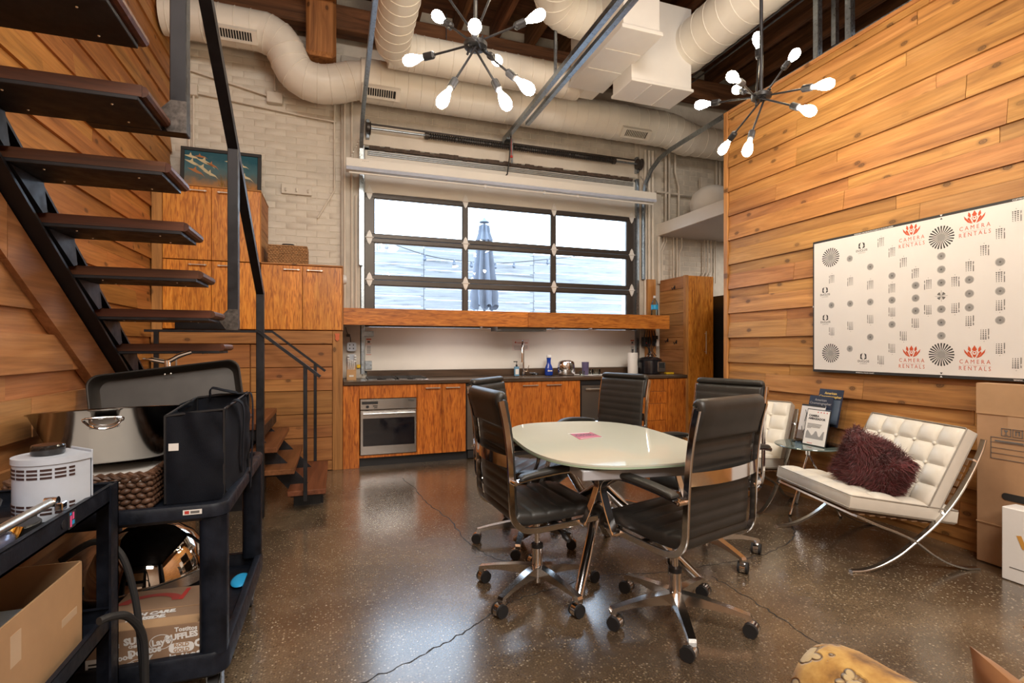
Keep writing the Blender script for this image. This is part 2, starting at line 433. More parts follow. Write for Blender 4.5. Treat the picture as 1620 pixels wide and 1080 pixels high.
def floor_mat():
    t = NT('polished_concrete'); p = t.coords(rnd=False)
    big = t.noise(p, .9, 5, .6, .4); mid = t.noise(p, 5, 5, .6)
    col = t.ramp(big, [(.30, (.058, .040, .026)), (.5, (.120, .083, .051)), (.7, (.215, .153, .094))])
    col = t.mix(col, t.ramp(mid, [(.3, .7), (.7, 1.25)]), .7, 'MULTIPLY')
    fine = t.noise(p, 160, 2, .6)
    col = t.mix(col, t.ramp(fine, [(.3, .45), (.55, 1.0), (.75, 1.7)]), .75, 'MULTIPLY')
    v = t.n('ShaderNodeTexVoronoi'); v.inputs['Scale'].default_value = 88; t.l(p, v.inputs['Vector'])
    sep = t.n('ShaderNodeSeparateColor'); t.l(v.outputs['Color'], sep.inputs[0])
    dist = t.ramp(v.outputs['Distance'], [(.24, 1.0), (.46, 0.0)])
    agg = t.ramp(sep.outputs[0], [(.0, (.030, .024, .02)), (.3, (.10, .07, .045)), (.55, (.20, .15, .095)), (.8, (.36, .28, .18)), (1, (.58, .50, .38))])
    patch = t.ramp(t.noise(p, .8, 4, .6, .3), [(.33, .25), (.60, .95)])
    pick = t.ramp(sep.outputs[1], [(.10, 0.0), (.18, 1.0)])
    f = t.mix(t.mix(dist, pick, 1, 'MULTIPLY'), patch, 1, 'MULTIPLY')
    col = t.mix(col, agg, f); t.rgb(col)
    r = t.ramp(t.noise(p, 1.7, 4), [(.3, .17), (.7, .31)]); t.l(r, t.p.inputs['Roughness'])
    t.p.inputs['Specular IOR Level'].default_value = .5
    t.p.inputs['Coat Weight'].default_value = .85; t.p.inputs['Coat Roughness'].default_value = .20
    return t.m
MT['floor'] = floor_mat()
def fence_mat():
    t = NT('weathered_fence_board'); p = t.coords((.7, 1, 14)); a = t.noise(p, 1, 6, .65, 1.5)
    t.rgb(t.ramp(a, [(.25, (.06, .065, .075)), (.42, (.25, .255, .27)), (.7, (.40, .405, .415))])); t.set(Roughness=.8); return t.m
MT['fence'] = fence_mat()
def sofa_mat():
    t = NT('gold_floral_velvet'); p = t.coords(rnd=False, src='obj')
    v = t.n('ShaderNodeTexVoronoi'); v.inputs['Scale'].default_value = 12; t.l(p, v.inputs['Vector'])
    v2 = t.n('ShaderNodeTexVoronoi'); v2.inputs['Scale'].default_value = 36; t.l(p, v2.inputs['Vector'])
    d = t.n('ShaderNodeMath', operation='MULTIPLY_ADD'); t.l(v2.outputs['Distance'], d.inputs[0]); d.inputs[1].default_value = .34; t.l(v.outputs['Distance'], d.inputs[2])
    n = t.noise(p, 14, 4); ground = t.ramp(n, [(.34, (.13, .055, .010)), (.5, (.36, .185, .035)), (.66, (.50, .30, .075))])
    fl = t.ramp(d.outputs[0], [(.16, (.26, .14, .05)), (.20, (.52, .40, .22)), (.47, (.46, .34, .17)), (.50, (.16, .08, .02)), (.54, (.16, .08, .02))])
    mk = t.ramp(d.outputs[0], [(.53, 1.0), (.56, 0.0)]); t.rgb(t.mix(ground, fl, mk)); t.set(Roughness=.8); t.p.inputs['Sheen Weight'].default_value = .25
    t.bump(t.mix(t.ramp(d.outputs[0], [(.12, .6), (.2, 1.0), (.46, .9), (.52, 0.0), (.6, .4)]), n, .3), .8, .02); return t.m
MT['sofa'] = sofa_mat()
MT['suede'] = plain('brown_suede', (.26, .115, .038), .8, var=.15, vs=9, sheen=.3)
# ---------------------------------------------------------------- the room
fl_ = MB().box(-1.75, 7.2, -5, 6.5, -.12, 0); floor = fl_.build('floor', MT['floor'], smooth=0); tag(floor, kind='structure')
def crack(pts, wd=.0035):
    P = smooth_path([(x, y, 0) for x, y in pts], 10); r = random.Random(len(pts)); mb = MB(); vs = []
    for i, p in enumerate(P):
        a = P[max(0, i-1)]; b = P[min(len(P)-1, i+1)]; t = (b-a).normalized(); s_ = Vector((-t.y, t.x, 0))
        q = p + s_*r.uniform(-.010, .010); ww = wd*r.uniform(.5, 1.3)
        vs += [q-s_*ww+Vector((0, 0, .0006)), q+s_*ww+Vector((0, 0, .0006))]
    fs = [(2*i, 2*i+2, 2*i+3, 2*i+1) for i in range(len(P)-1)]
    mb.add(vs, fs).build('crack', MT['ink'], floor, smooth=0)
crack([(.60, 5.0), (.66, 4.6), (.70, 4.1), (.78, 3.7), (.80, 3.3), (.86, 3.0), (1.0, 2.75)])
crack([(-.28, 1.83), (.05, 1.98), (.30, 2.08), (.52, 2.20), (.75, 2.36), (.92, 2.42), (1.4, 2.5), (1.65, 2.44), (2.05, 2.42), (2.5, 2.45), (2.9, 2.62), (3.15, 2.9)])
crack([(1.95, 2.30), (1.96, 2.05), (1.95, 1.8), (1.92, 1.5), (1.80, 1.2)])

BY = 6.2     # inner face of the rear wall
DX0, DX1 = .314, 3.948
wb = struct('wall_back', (1, BY, 0))
m = MB(); m.box(-1.9, DX0-.004, BY+.012, BY+.35, 0, 5.6); m.box(DX1+.004, 7.4, BY, BY+.35, 0, 5.6); m.box(DX0-.004, DX1+.004, BY+.012, BY+.35, 3.612, 5.6)
m.box(DX0-.004, DX1+.004, BY+.06, BY+.35, 0, .985); m.box(DX0-.002, DX0+.05, BY+.06, BY+.1, .98, 3.62); m.box(DX1-.05, DX1+.002, BY+.06, BY+.1, .98, 3.62); m.box(DX0, DX1, BY+.06, BY+.1, 3.54, 3.62)
m.build('mortar_bed', MT['mortar'], wb, smooth=0)
# bricks of the left bay one by one
BR = []
for k in range(4):
    r = random.Random(k); b = MB(); b.box(-.1035, .1035, -.0045, .02, -.0335, .0335, .0035)
    b.v = [(x+r.uniform(-.002, .002), y+r.uniform(-.0015, .0015), z+r.uniform(-.002, .002)) for x, y, z in b.v]
    BR.append(b.mesh('brick', MT['brick'], 40))
nb = 0; rest = MB()
for row in range(40):
    z = 2.10 + row*.0735
    x = -1.60 + (.107 if row % 2 else 0)
    while x < .02:
        hid = (x < -.72 and z < 2.76) or z > 4.75
        if not hid and nb < 300:
            inst('brick', BR[RN.randrange(4)], wb, (x, BY+.012+RN.uniform(-.001, .002), z), (min(1, (.05-x+.102)/.204) if x > -.05 else 1, 1, 1)); nb += 1
        x += .2135
b0 = BR
for row in range(10):
    z = 3.86+row*.0735; x = .15+(.107 if row % 2 else 0)
    while x < 4.0:
        rest.box(x-.103, x+.103, BY+.006+RN.uniform(-.001, .003), BY+.03, z-.034, z+.034, .004); x += .2135
for row in range(44):
    z = 1.0+row*.0735; x = 4.45+(.107 if row % 2 else 0)
    while x < 5.3:
        if not (x < 4.75 and z < 2.0): rest.box(x-.103, x+.103, BY-.005+RN.uniform(-.001, .003), BY+.01, z-.034, z+.034, .004)
        x += .2135
tag(rest.build('brick_infill', MT['pier'], wb), kind='stuff')
# plastered piers each side of the opening
MB().box(.05, DX0-.035, BY-.05, BY+.02, .9, 4.6, .006).build('pier', MT['pier'], wb)
MB().box(DX1+.05, 4.36, BY-.05, BY+.01, .9, 4.4, .006).build('pier', MT['pier'], wb)
MB().box(DX0-.03, DX1+.04, BY-.015, BY+.02, 3.62, 3.865, .004).build('lintel_board', MT['paint'], wb)
MB().box(DX0+.03, DX1-.0, BY-.03, BY-.01, 3.855, 3.875, .004).build('lintel_edge', MT['bronze'], wb)
# narrow plate and hooks rail painted over on the bricks
m = MB(); m.box(-.575, -.26, BY-.028, BY, 2.965, 3.075, .004); m.build('painted_plate', MT['brick'], wb)
for x in (-.53, -.42, -.30): MB().box(x-.008, x+.008, BY-.045, BY-.02, 2.99, 3.03, .003).build('plate_hook', MT['mortar'], wb)

# left wall, with lapped boards
wl = struct('wall_left', (-1.62, 3, 0))
MB().box(-1.9, -1.645, -5, 6.5, 0, 5.6).build('backing', MT['cedar_left'], wl, smooth=0)
def plank_mesh(side, wide, mat):
    """unit-length board along y; side -1 for a wall whose room is at lower x"""
    d0, d1 = (.011, .028) if wide else (.010, .010)
    h = .1475 if wide else .092
    vs = [(0, 0, 0), (0, 1, 0), (0, 1, h), (0, 0, h), (side*d1, 0, 0), (side*d1, 1, 0), (side*d0, 1, h), (side*d0, 0, h)]
    return MB().add(vs, [(0, 1, 2, 3), (4, 7, 6, 5), (0, 4, 5, 1), (3, 2, 6, 7), (0, 3, 7, 4), (1, 5, 6, 2)]).mesh('plank', mat, 0)
def board_wall(parent, X, side, y0, y1, z0, z1, off, mat, seed, lo=.8, hi=2.0):
    r = random.Random(seed); mw = plank_mesh(side, 1, mat); mn = plank_mesh(side, 0, mat); k = math.floor((z0-off)/.2415)
    z = off+k*.2415
    while z < z1-.02:
        for me, zz, h in ((mw, z, .1475), (mn, z+.1485, .092)):
            if zz+h*.5 < z0 or zz+.02 > z1: continue
            y = y0
            while y < y1-.01:
                L = r.uniform(lo, hi); e = min(y1, y+L)
                if y1-e < .3: e = y1
                sz = min(1, (z1-zz)/h); a = max(0, z0-zz)
                inst('plank', me, parent, (X+side*r.uniform(0, .004), y, zz if a == 0 else z0), (1, e-y-.003, sz if a == 0 else (h-a)/h)); y = e
        z += .2415
board_wall(wl, -1.645, 1, 1.7, 6.18, 1.15, 5.05, 1.113, MT['cedar_left'], 3)
# right partition
wr = struct('wall_right', (3.75, 2, 0))
RX = 3.70
MB().box(RX+.02, RX+.16, -5, 4.17, 0, 3.61).build('backing', MT['cedar_y'], wr, smooth=0)
board_wall(wr, RX+.02, -1, .55, 4.115, 0, 3.60, 1.113-.2415*4, MT['cedar_y'], 8)
MB().box(RX-.012, RX+.16, 4.12, 4.172, 0, 3.612, .003).build('edge_board', MT['cedar_z'], wr)
MB().box(RX-.003, RX+.02, -1, 4.12, 3.585, 3.615).build('cap_board', MT['cedar_y'], wr)
# outer walls
o = MB().box(7.2, 7.4, -5, 6.5, 0, 5.6).build('wall_far_right', MT['paint'], smooth=0); tag(o, kind='structure')
o = MB().box(-1.9, 7.4, -5.2, -5, 0, 5.6).build('wall_front', MT['paint'], smooth=0); tag(o, kind='structure')
# dark boards in the passage behind the partition
wp = struct('wall_passage', (5.0, 6.0, 0))
MB().box(4.86, 4.90, 5.0, 6.0, 0, 1.95).build('dark_board', MT['black'], wp, smooth=0)
MB().box(4.62, 5.6, 5.4, 5.44, 0, 1.80).build('passage_panel', MT['cedar_z'], wp, smooth=0) if 0 else None
MB().box(4.99, 5.25, 5.86, 5.92, 0, 1.86).build('passage_board', MT['cedar_z'], wp, smooth=0)

# under-stair wall
def clip(poly, a, b, c):
    out = []; n = len(poly)
    for i in range(n):
        p, q = poly[i], poly[(i+1) % n]; fp = a*p[0]+b*p[1]-c; fq = a*q[0]+b*q[1]-c
        if fp <= 0: out.append(p)
        if (fp < 0 < fq) or (fq < 0 < fp):
            t = fp/(fp-fq); out.append((p[0]+(q[0]-p[0])*t, p[1]+(q[1]-p[1])*t))
    return out
SL = .69                                     # pitch of the stair
def zlow(y): return 1.80-SL*(y-2.145)        # underside of the stringer
wu = struct('wall_understair', (-1.1, 2.5, 0))
UX = -1.10
m = MB(); m.prism(clip([(-1, 0), (4.15, 0), (4.15, 3.6), (-1, 3.6)], SL, 1, 1.80+SL*2.145-.02), 'x', -1.6, UX-.02); m.build('backing', MT['cedar_dull'], wu, smooth=0)
r = random.Random(5); z = 1.113-.2415*5
while z < 2.6:
    for wide, zz, h in ((1, z+.05, .1475), (0, z+.05+.1485, .092)):
        if zz+h < .02: continue
        y = .9+r.uniform(0, .5)
        while y < 4.1:
            e = y+r.uniform(.7, 1.5); e = min(e, 4.12)
            poly = clip([(y, max(0, zz)), (e-.004, max(0, zz)), (e-.004, zz+h), (y, zz+h)], SL, 1, 1.80+SL*2.145-.03)
            if len(poly) > 2 and max(p[1] for p in poly)-min(p[1] for p in poly) > .02:
                d = .035 if wide else .014
                MB().prism(poly, 'x', UX-.02, UX-.02+d+r.uniform(0, .004)).build('plank', MT['cedar_dull'], wu, smooth=0)
            y = e
    z += .2415
for (ya, yb) in ((.9, 2.2), (2.204, 3.1), (3.104, 4.1)):
    poly = [(ya, zlow(ya)-.012), (yb, zlow(yb)-.012), (yb, zlow(yb)-.20), (ya, zlow(ya)-.20)]
    MB().prism([(y, max(0, z_)) for y, z_ in poly], 'x', UX, UX+.042).build('raking_board', MT['cedar_dull'], wu, smooth=0)

# boarded front under the wall cabinets, with a small hatch
wn_ = struct('wall_inner', (-.8, 5.55, 0))
MB().box(-1.62, .05, 5.585, 6.15, 0, 1.425).build('backing', MT['cedar_x'], wn_, smooth=0)
MB().box(-.035, .062, 5.545, 5.60, 0, 1.425, .002).build('corner_board', MT['cedar_z'], wn_)
MB().box(-1.62, -.038, 5.545, 5.60, 1.295, 1.425, .002).build('top_board', MT['cedar_x'], wn_)
zs = [0.005, .105, .345, .585, .82, 1.06, 1.29]
for i in range(6):
    for (xa, xb) in ((-1.62, -1.42), (-1.415, -.80), (-.79, -.74), (-.735, -.04)):
        hatch = xa == -1.415 and zs[i] > .3
        yf = 5.552 if not hatch else 5.560
        zz1 = zs[i+1]-.006
        if xa == -.735 and i in (2, 4):
            MB().box(xa, xa+.42, yf, 5.60, zs[i], (zs[i]+zz1)/2, .002).build('plank', MT['cedar_x'], wn_)
            MB().box(xa+.423, xb, yf, 5.60, zs[i], (zs[i]+zz1)/2, .002).build('plank', MT['cedar_x'], wn_)
            MB().box(xa, xb, yf, 5.60, (zs[i]+zz1)/2+.002, zz1, .002).build('plank', MT['cedar_x'], wn_)
        else: MB().box(xa, xb, yf, 5.60, zs[i], zz1, .002).build('plank', MT['cedar_x'], wn_)
for z in (.5, 1.12): MB().box(-1.425, -1.41, 5.543, 5.556, z-.05, z+.05, .002).build('hinge', MT['nickel'], wn_)

# ceiling
ce = struct('ceiling', (2, 1, 5.3))
MB().box(-1.9, 7.4, -5, 6.5, 5.345, 5.6).build('roof', MT['deck'], ce, smooth=0)
pm = MB().box(0, 1, 0, .155, 0, .03).mesh('ceiling_board', MT['deck'], 0)
y = 1.0
while y < 6.1:
    x = -1.7
    while x < 6.8:
        L = RN.uniform(2.2, 4.2); inst('ceiling_board', pm, ce, (x, y, 5.315+RN.uniform(0, .006)), (min(L, 7.0-x)-.004, 1, 1)); x += L
    y += .158
jm = MB().box(-.03, .03, 0, 5.95, 5.02, 5.30).mesh('joist', MT['joist'], 0)
for i in range(18): inst('joist', jm, ce, (-1.45+i*.47+RN.uniform(-.02, .02), .2, 0))
MB().box(-1.62, 7.2, 5.93, 6.12, 4.76, 5.03, .008).build('header_beam', MT['joist_x'], ce)
MB().box(-.30, .0, .2, 6.15, 4.93, 5.26, .02).build('main_beam', MT['timber'], ce)
m = MB(); m.box(-.30, .0, 5.72, 6.18, 4.33, 4.93, .035); m.build('corbel', MT['timber'], ce)
MB().box(4.35, 4.55, .2, 6.0, 4.98, 5.27, .02).build('main_beam', MT['joist'], ce)
# loft slab over the passage
lf = struct('floor_loft', (5, 5.2, 2.85))
MB().box(4.30, 7.2, 4.25, 6.2, 2.83, 2.97).build('slab', plain('loft_soffit', (.55, .55, .57), .5, var=.02), lf, smooth=0)
MB().box(4.27, 4.30, 4.25, 6.2, 2.82, 2.985, .003).build('fascia', MT['door_white'], lf)

# ---------------------------------------------------------------- the sectional glazed door
d = struct('door_1', (2.13, BY, 1))
XS = [DX0, .421, 1.487, 1.548, 2.682, 2.743, 3.826, DX1]
yf, yb = BY-.01, BY+.035
MB().box(DX0, DX1, yf, yb, 3.07, 3.565, .004).build('top_panel', MT['door_white'], d)
m = MB(); r = random.Random(3); n = 60
for i in range(n):
    xa = DX0+.05+(DX1-DX0-.1)*i/n; xb = DX0+.05+(DX1-DX0-.1)*(i+1)/n; m.box(xa, xb, yf-.022, yf+.01, 3.572+r.uniform(-.004, .004), 3.612+r.uniform(-.012, .012))
m.build('weather_seal', plain('brown_seal', (.07, .045, .032), .7, var=.4, vs=30), d, smooth=0)
m = MB()
for z in (3.50, 3.52, 3.54): m.box(DX0+.03, DX1-.03, yf-.016, yf, z, z+.010, .003)
m.build('strut_rail', MT['galv'], d)
SEC = [(2.545, 3.066, 2.59, 3.015), (2.055, 2.540, 2.105, 2.492), (1.50, 2.050, 1.58, 1.992)]
for (z0, z1, g0, g1) in SEC:
    m = MB()
    m.box(DX0, DX1, yf, yb, z0, g0, .004); m.box(DX0, DX1, yf, yb, g1, z1, .004)
    for k in range(0, 8, 2): m.box(XS[k], XS[k+1], yf+.002, yb, g0-.001, g1+.001, .003)
    for k in range(1, 7, 2):                      # glazing beads
        for (a, b, e, f) in ((XS[k], XS[k+1], g0, g0+.008), (XS[k], XS[k+1], g1-.008, g1), (XS[k], XS[k]+.008, g0, g1), (XS[k+1]-.008, XS[k+1], g0, g1)):
            m.box(a, b, yf+.012, yb-.004, e, f)
    sec = m.build('glazed_section', MT['bronze'], d)
    for k in range(1, 7, 2): MB().box(XS[k]+.004, XS[k+1]-.004, BY+.010, BY+.014, g0+.004, g1-.004).build('pane', MT['pane'], sec, smooth=0)
MB().box(DX0, DX1, yf, yb, .985, 1.496, .004).build('bottom_panel', MT['door_white'], d)
MB().box(DX0, DX1, yf-.004, yb, .965, .985, .003).build('bottom_seal', MT['black'], d)
hm = MB(); hm.prism([(0, -.085), (.018, -.06), (.034, -.012), (.034, .012), (.018, .06), (0, .085), (-.018, .06), (-.034, .012), (-.034, -.012), (-.018, -.06)], 'y', -.012, 0)
hm.tube([(-.05, -.016, 0), (.05, -.016, 0)], .007, 8); hm.tube([(0, -.018, .055), (0, -.01, .055)], .008, 6); hm.tube([(0, -.018, -.055), (0, -.01, -.055)], .008, 6)
hme = hm.mesh('hinge', MT['white'], 30)
for z in (3.066, 2.543, 2.052):
    for x in (XS[0]+.052, (XS[2]+XS[3])/2, (XS[4]+XS[5])/2, XS[7]-.058): inst('hinge', hme, d, (x, yf, z))
for x in (XS[0]+.045, XS[7]-.045):               # lower brackets and warning labels
    MB().box(x-.045, x+.035, yf-.012, yf, 1.0, 1.10, .003).build('corner_bracket', MT['galv'], d)
    MB().box(x-.028, x+.028, yf-.002, yf, 1.17, 1.36).build('warning_label', MT['paper'], d, smooth=0)
    m = MB()
    for (a, b) in ((1.345, 1.36), (1.295, 1.30), (1.17, 1.176)): m.box(x-.028, x+.028, yf-.003, yf-.001, a, b)
    m.build('label_bar', MT['orange'], d, smooth=0)
    m = MB()
    for q in range(7): m.box(x-.022, x+.022, yf-.003, yf-.001, 1.19+q*.013, 1.195+q*.013)
    m.box(x-.015, x+.015, yf-.003, yf-.001, 1.31, 1.335); m.build('label_text', MT['ink_grey'], d, smooth=0)
MB().box(XS[0]-.10, XS[0]+.10, yf-.03, yf, 1.385, 1.445, .004).build('corner_hinge', MT['galv'], d)
# jamb guides
for x in (DX0-.03, DX1+.02):
    m = MB(); m.box(x-.02, x+.02, BY-.05, BY-.045, .95, 3.6); m.box(x-.022, x-.018, BY-.05, BY, .95, 3.6); m.build('jamb_guide', MT['galv'], d, smooth=0)

# ---------------------------------------------------------------- outside
o = MB().box(-14, 20, 6.55, 24, -.2, -.02).build('ground_patio', plain('patio_paving', (.35, .35, .35), .8), smooth=0); tag(o, kind='structure')
fe = thing('board_fence', 'weathered pale timber fence across the yard behind the glazed door', 'fence', (2.5, 10, 0))
FX = [-2.5, 1.62, 3.92, 7.6]
for i in range(3):
    z = 0; r = random.Random(i)
    while z < 3.2:
        h = r.uniform(.18, .22); MB().box(FX[i]+.004, FX[i+1]-.004, 10+r.uniform(0, .008), 10.03, z, z+h-.007, .003).build('board', MT['fence'], fe); z += h
for x in FX: MB().box(x-.045, x+.045, 10.03, 10.12, 0, 3.2).build('post', MT['fence'], fe)
um = thing('garden_umbrella', 'closed pale garden umbrella standing in the yard outside the glazed door', 'umbrella', (2.56, 9, 0))
MB().tube([(2.56, 9, .05), (2.56, 9, 3.6)], .024, 10).build('pole', plain('umbrella_pole', (.16, .17, .19), .5), um)
MB().lathe([(.3, 0), (.3, .05), (.05, .09), (.03, .12)], 20, (2.56, 9, -.02)).build('base', MT['rubber'], um)
fabm = plain('umbrella_cloth', (.15, .17, .215), .8, var=.1, vs=6)
def drape(u, v):
    a = 2*pi*u; z = 1.98+v*1.5; r_ = (.235-.155*v)*(1+.30*sin(a*8+.6*sin(3*v)))
    if v < .12: z += .05*sin(a*8+1)*(1-v/.12); r_ *= .9
    return (2.56+r_*cos(a), 9+r_*sin(a), z)
MB().grid(drape, 64, 14, True).build('canopy', fabm, um, smooth=60)
MB().grid(lambda u, v: (2.56+(.14-.09*v)*(1+.25*sin(2*pi*u*8))*cos(2*pi*u), 9+(.14-.09*v)*(1+.25*sin(2*pi*u*8))*sin(2*pi*u), 3.2+.3*v), 48, 6, True).build('vent_flap', fabm, um, smooth=60)
MB().lathe([(.0, .0), (.10, .02), (.03, .08), (.0, .12)], 14, (2.56, 9, 3.52)).build('finial', fabm, um)
sl = thing('string_light', 'string of dark festoon lamps slung in front of the fence outside', 'string light', (2.5, 9.9, 2.9))
for x in (-.5, 6.7): MB().cyl((x, 9.9, -.02), (x, 9.9, 3.72), .02, n=8).build('pole', MT['black'], sl)
pts = [(-.5, 9.9, 3.6), (.65, 9.9, 3.32), (1.62, 9.9, 3.05), (2.2, 9.9, 2.98), (2.9, 9.9, 2.96), (3.6, 9.9, 3.02), (5.4, 9.9, 3.30), (6.7, 9.9, 3.6)]
MB().tube(smooth_path(pts, 6), .007, 6).build('wire', MT['black'], sl)
lampm = MB(); lampm.tube([(0, 0, 0), (0, 0, -.055)], .022, 8); lampm.ball((0, 0, -.085), .036, 8, 6); lampme = lampm.mesh('lamp', plain('dim_festoon_lamp', (.12, .14, .18), .2), 40)
for x, z in ((.9, 3.235), (1.62, 3.05), (2.2, 2.98), (2.55, 2.965), (3.05, 2.965), (3.45, 3.0), (4.2, 3.11)): inst('lamp', lampme, sl, (x, 9.9, z))
# ---------------------------------------------------------------- steel stair
st = thing('steel_staircase', 'open-tread dark steel staircase with brown wooden treads and bar handrail', 'staircase', (-.8, 3, 0))
TX0, TX1 = -1.035, -.555
RISE, RUN = .158, .229
def tread(k):
    y0, y1, z0 = 2.775-RUN*k, 3.03-RUN*k, 1.385+RISE*k
    # oak board with a half-round nose along its far edge and right end
    n = 6; prof = [(y0, z0+.014), (y1-.02, z0+.014)] + [(y1-.02+.018*sin(pi*i/n), z0+.032-.018*cos(pi*i/n)) for i in range(1, n)] + [(y1-.02, z0+.05), (y0, z0+.05)]
    t = MB().prism(prof, 'x', TX0, TX1-.012).build('tread', MT['tread'], st, smooth=40)
    MB().tube([(TX1-.012, y0+.004, z0+.032), (TX1-.012, y1-.016, z0+.032)], .018, 10).build('tread_end', MT['tread'], t)
    MB().box(TX0, TX1-.02, y0-.004, y1-.028, z0, z0+.0138, .002).build('tread_plate', MT['steel'], t)
    m = MB()
    for x in (-.93, -.66):
        for y in (y0+.05, y1-.07): m.ball((x, y, z0), .0038, 6, 4)
    m.build('screw', MT['nickel'], t)
    a = TX0-.005
    MB().prism([(y0+.01, z0-.002), (y1-.045, z0-.002), (y1-.02, z0-.105), (y1-.05, z0-.115)], 'x', -1.055, -1.0).build('bracket', MT['steel'], st, smooth=0)
for k in range(-4, 8): tread(k)
# stringer: channel with two flanges
ya, yb = 1.0, 3.95
m = MB()
m.prism([(ya, zlow(ya)), (yb, zlow(yb)), (yb, zlow(yb)+.225), (ya, zlow(ya)+.225)], 'x', -1.075, -1.060)
for dz in (0, .213): m.prism([(ya, zlow(ya)+dz), (yb, zlow(yb)+dz), (yb, zlow(yb)+dz+.014), (ya, zlow(ya)+dz+.014)], 'x', -1.075, -1.035 if dz else -1.005)
m.prism([(yb-.3, .70), (yb+.2, .55), (yb+.2, .70), (yb, zlow(yb)+.2)], 'x', -1.075, -1.04)
m.build('stringer', MT['steel'], st, smooth=0)
# posts, feet brackets, handrail
PX = -.53
posts = [(2.12, 2.03, 3.04), (3.13, 1.365, 2.345), (4.17, 0, 1.66)]
for i, (y, z0, z1) in enumerate(posts):
    MB().box(PX-.026, PX+.026, y-.026, y+.026, z0, z1, .003).build('post', MT['steel'], st)
    if i < 2:
        MB().box(-.80, PX+.027, y-.03, y+.027, z0-.012, z0+.045, .003).build('post_bracket', MT['steel'], st)
        MB().prism([(PX-.07, z0+.045), (PX-.02, z0+.10), (PX+.027, z0+.10), (PX+.027, z0-.012), (PX-.03, z0-.012)], 'y', y-.032, y-.027).build('weld_plate', plain('scratched_weld', (.10, .085, .075), .5, .5, var=.5, vs=60), st, smooth=0)
hs = (2.345-1.66)/(3.13-4.17)
def hz(y): return 1.66+hs*(y-4.17)
m = MB(); m.ribbon([(PX, .9, hz(.9)), (PX, 4.20, hz(4.20))], (1, 0, 0), .05, .05); m.build('handrail', MT['steel'], st, smooth=0)

# landing and the short flight to the floor
ld = thing('landing_steps', 'low landing with three wooden steps and thin steel rails at the foot of the stair', 'steps', (-.6, 4.7, 0))
MB().box(-1.07, -.53, 4.20, 5.26, .645, .69, .004).build('landing_board', MT['step'], ld)
MB().box(-1.07, -.53, 4.22, 5.24, .56, .644, .003).build('landing_frame', MT['steel'], ld)
for i, (xa, xb, z) in enumerate(((-.60, -.42, .51), (-.55, -.30, .34), (-.35, -.075, .17))):
    t = MB().box(xa, xb, 4.19, 5.23, z-.04, z, .004).build('step', MT['step'], ld)
    MB().box(xa+.02, xb-.03, 4.22, 5.20, z-.055, z-.041, .003).build('step_plate', MT['steel'], t)
for y in (4.42, 5.0):
    MB().prism([(-.60, .60), (-.60, .42), (-.25, .0), (-.10, .0), (-.10, .11), (-.16, .11)], 'y', y-.006, y+.006).build('carriage', MT['steel'], ld, smooth=0)
MB().box(-1.0, -.6, 4.4, 5.1, 0, .55).build('landing_base', MT['steel'], ld, smooth=0)
MB().box(-.32, -.12, 4.40, 5.1, 0, .10).build('step_base', MT['black'], ld, smooth=0)
m = MB()
m.ribbon([(-.555, 4.15, 1.385), (-.53, 4.15, 1.37), (-.115, 4.15, 1.035)], (0, 1, 0), .035, .022); m.build('near_rail', MT['steel'], ld, smooth=0)
MB().box(-.235, -.207, 4.15-.012, 4.15+.012, .10, 1.12, .002).build('rail_post', MT['steel'], ld)
m = MB(); m.ribbon([(-1.58, 5.25, 1.405), (-.565, 5.25, 1.405), (-.10, 5.25, 1.03)], (0, 1, 0), .035, .022); m.build('far_rail', MT['steel'], ld, smooth=0)
MB().box(-.205, -.177, 5.238, 5.262, .17, 1.10, .002).build('rail_post', MT['steel'], ld)
MB().box(-1.51, -1.475, 5.235, 5.265, 0, 1.40, .002).build('rail_post', MT['steel'], ld)

# ---------------------------------------------------------------- wall cabinets, left
def bar_handle(parent, a, b, mat='nickel', dirv=(0, -1, 0), off=.028, r=.006):
    A, B, D = Vector(a), Vector(b), Vector(dirv); m = MB(); m.cyl(A+D*off, B+D*off, r, n=10)
    for t in (.1, .9):
        p = A.lerp(B, t); m.cyl(p, p+D*off, r*.9, n=8); m.cyl(p+D*(off-.004), p+D*(off+.004), r*1.35, n=10)
    return m.build('handle', MT[mat], parent)
FY = 5.55
def door_front(parent, x0, x1, z0, z1, mat='veneer', hx=None, hw=.12, name='door', y=FY):
    o = MB().box(x0+.002, x1-.002, y, y+.02, z0+.002, z1-.002, .0015).build(name, MT[mat], parent)
    if hx is not None: bar_handle(o, (hx-hw/2, y, z1-.045), (hx+hw/2, y, z1-.045))
    return o
def carcass(parent, x0, x1, z0, z1, mat='veneer', y1=6.14):
    t = .018; m = MB(); y0 = FY+.021
    m.box(x0, x0+t, y0, y1, z0, z1); m.box(x1-t, x1, y0, y1, z0, z1); m.box(x0+t, x1-t, y0, y1, z0, z0+t); m.box(x0+t, x1-t, y0, y1, z1-t, z1); m.box(x0+t, x1-t, y1-.01, y1, z0+t, z1-t)
    return m.build('carcass', MT[mat], parent, smooth=0)
uc = thing('tall_wall_cabinet', 'four-door orange veneer wall cabinet behind the stair with boarded side', 'cabinet', (-1.11, 5.85, 1.43))
carcass(uc, -1.53, -.722, 1.432, 2.785)
for (xa, xb) in ((-1.53, -1.128), (-1.128, -.706)):
    door_front(uc, xa, xb, 2.09, 2.785, hx=xb-.11 if xa < -1.2 else xa+.13, hw=.15); door_front(uc, xa, xb, 1.435, 2.085, hx=xb-.11 if xa < -1.2 else xa+.13, hw=.15)
MB().box(-.722, -.700, FY+.021, 5.585, 2.095, 2.79, .002).build('side_stile', MT['cedar_z'], uc)
for i in range(4): MB().box(-.722, -.704, 5.588, 6.15, 2.10+i*.172, 2.10+i*.172+.169, .002).build('plank', MT['cedar_dull'], uc)
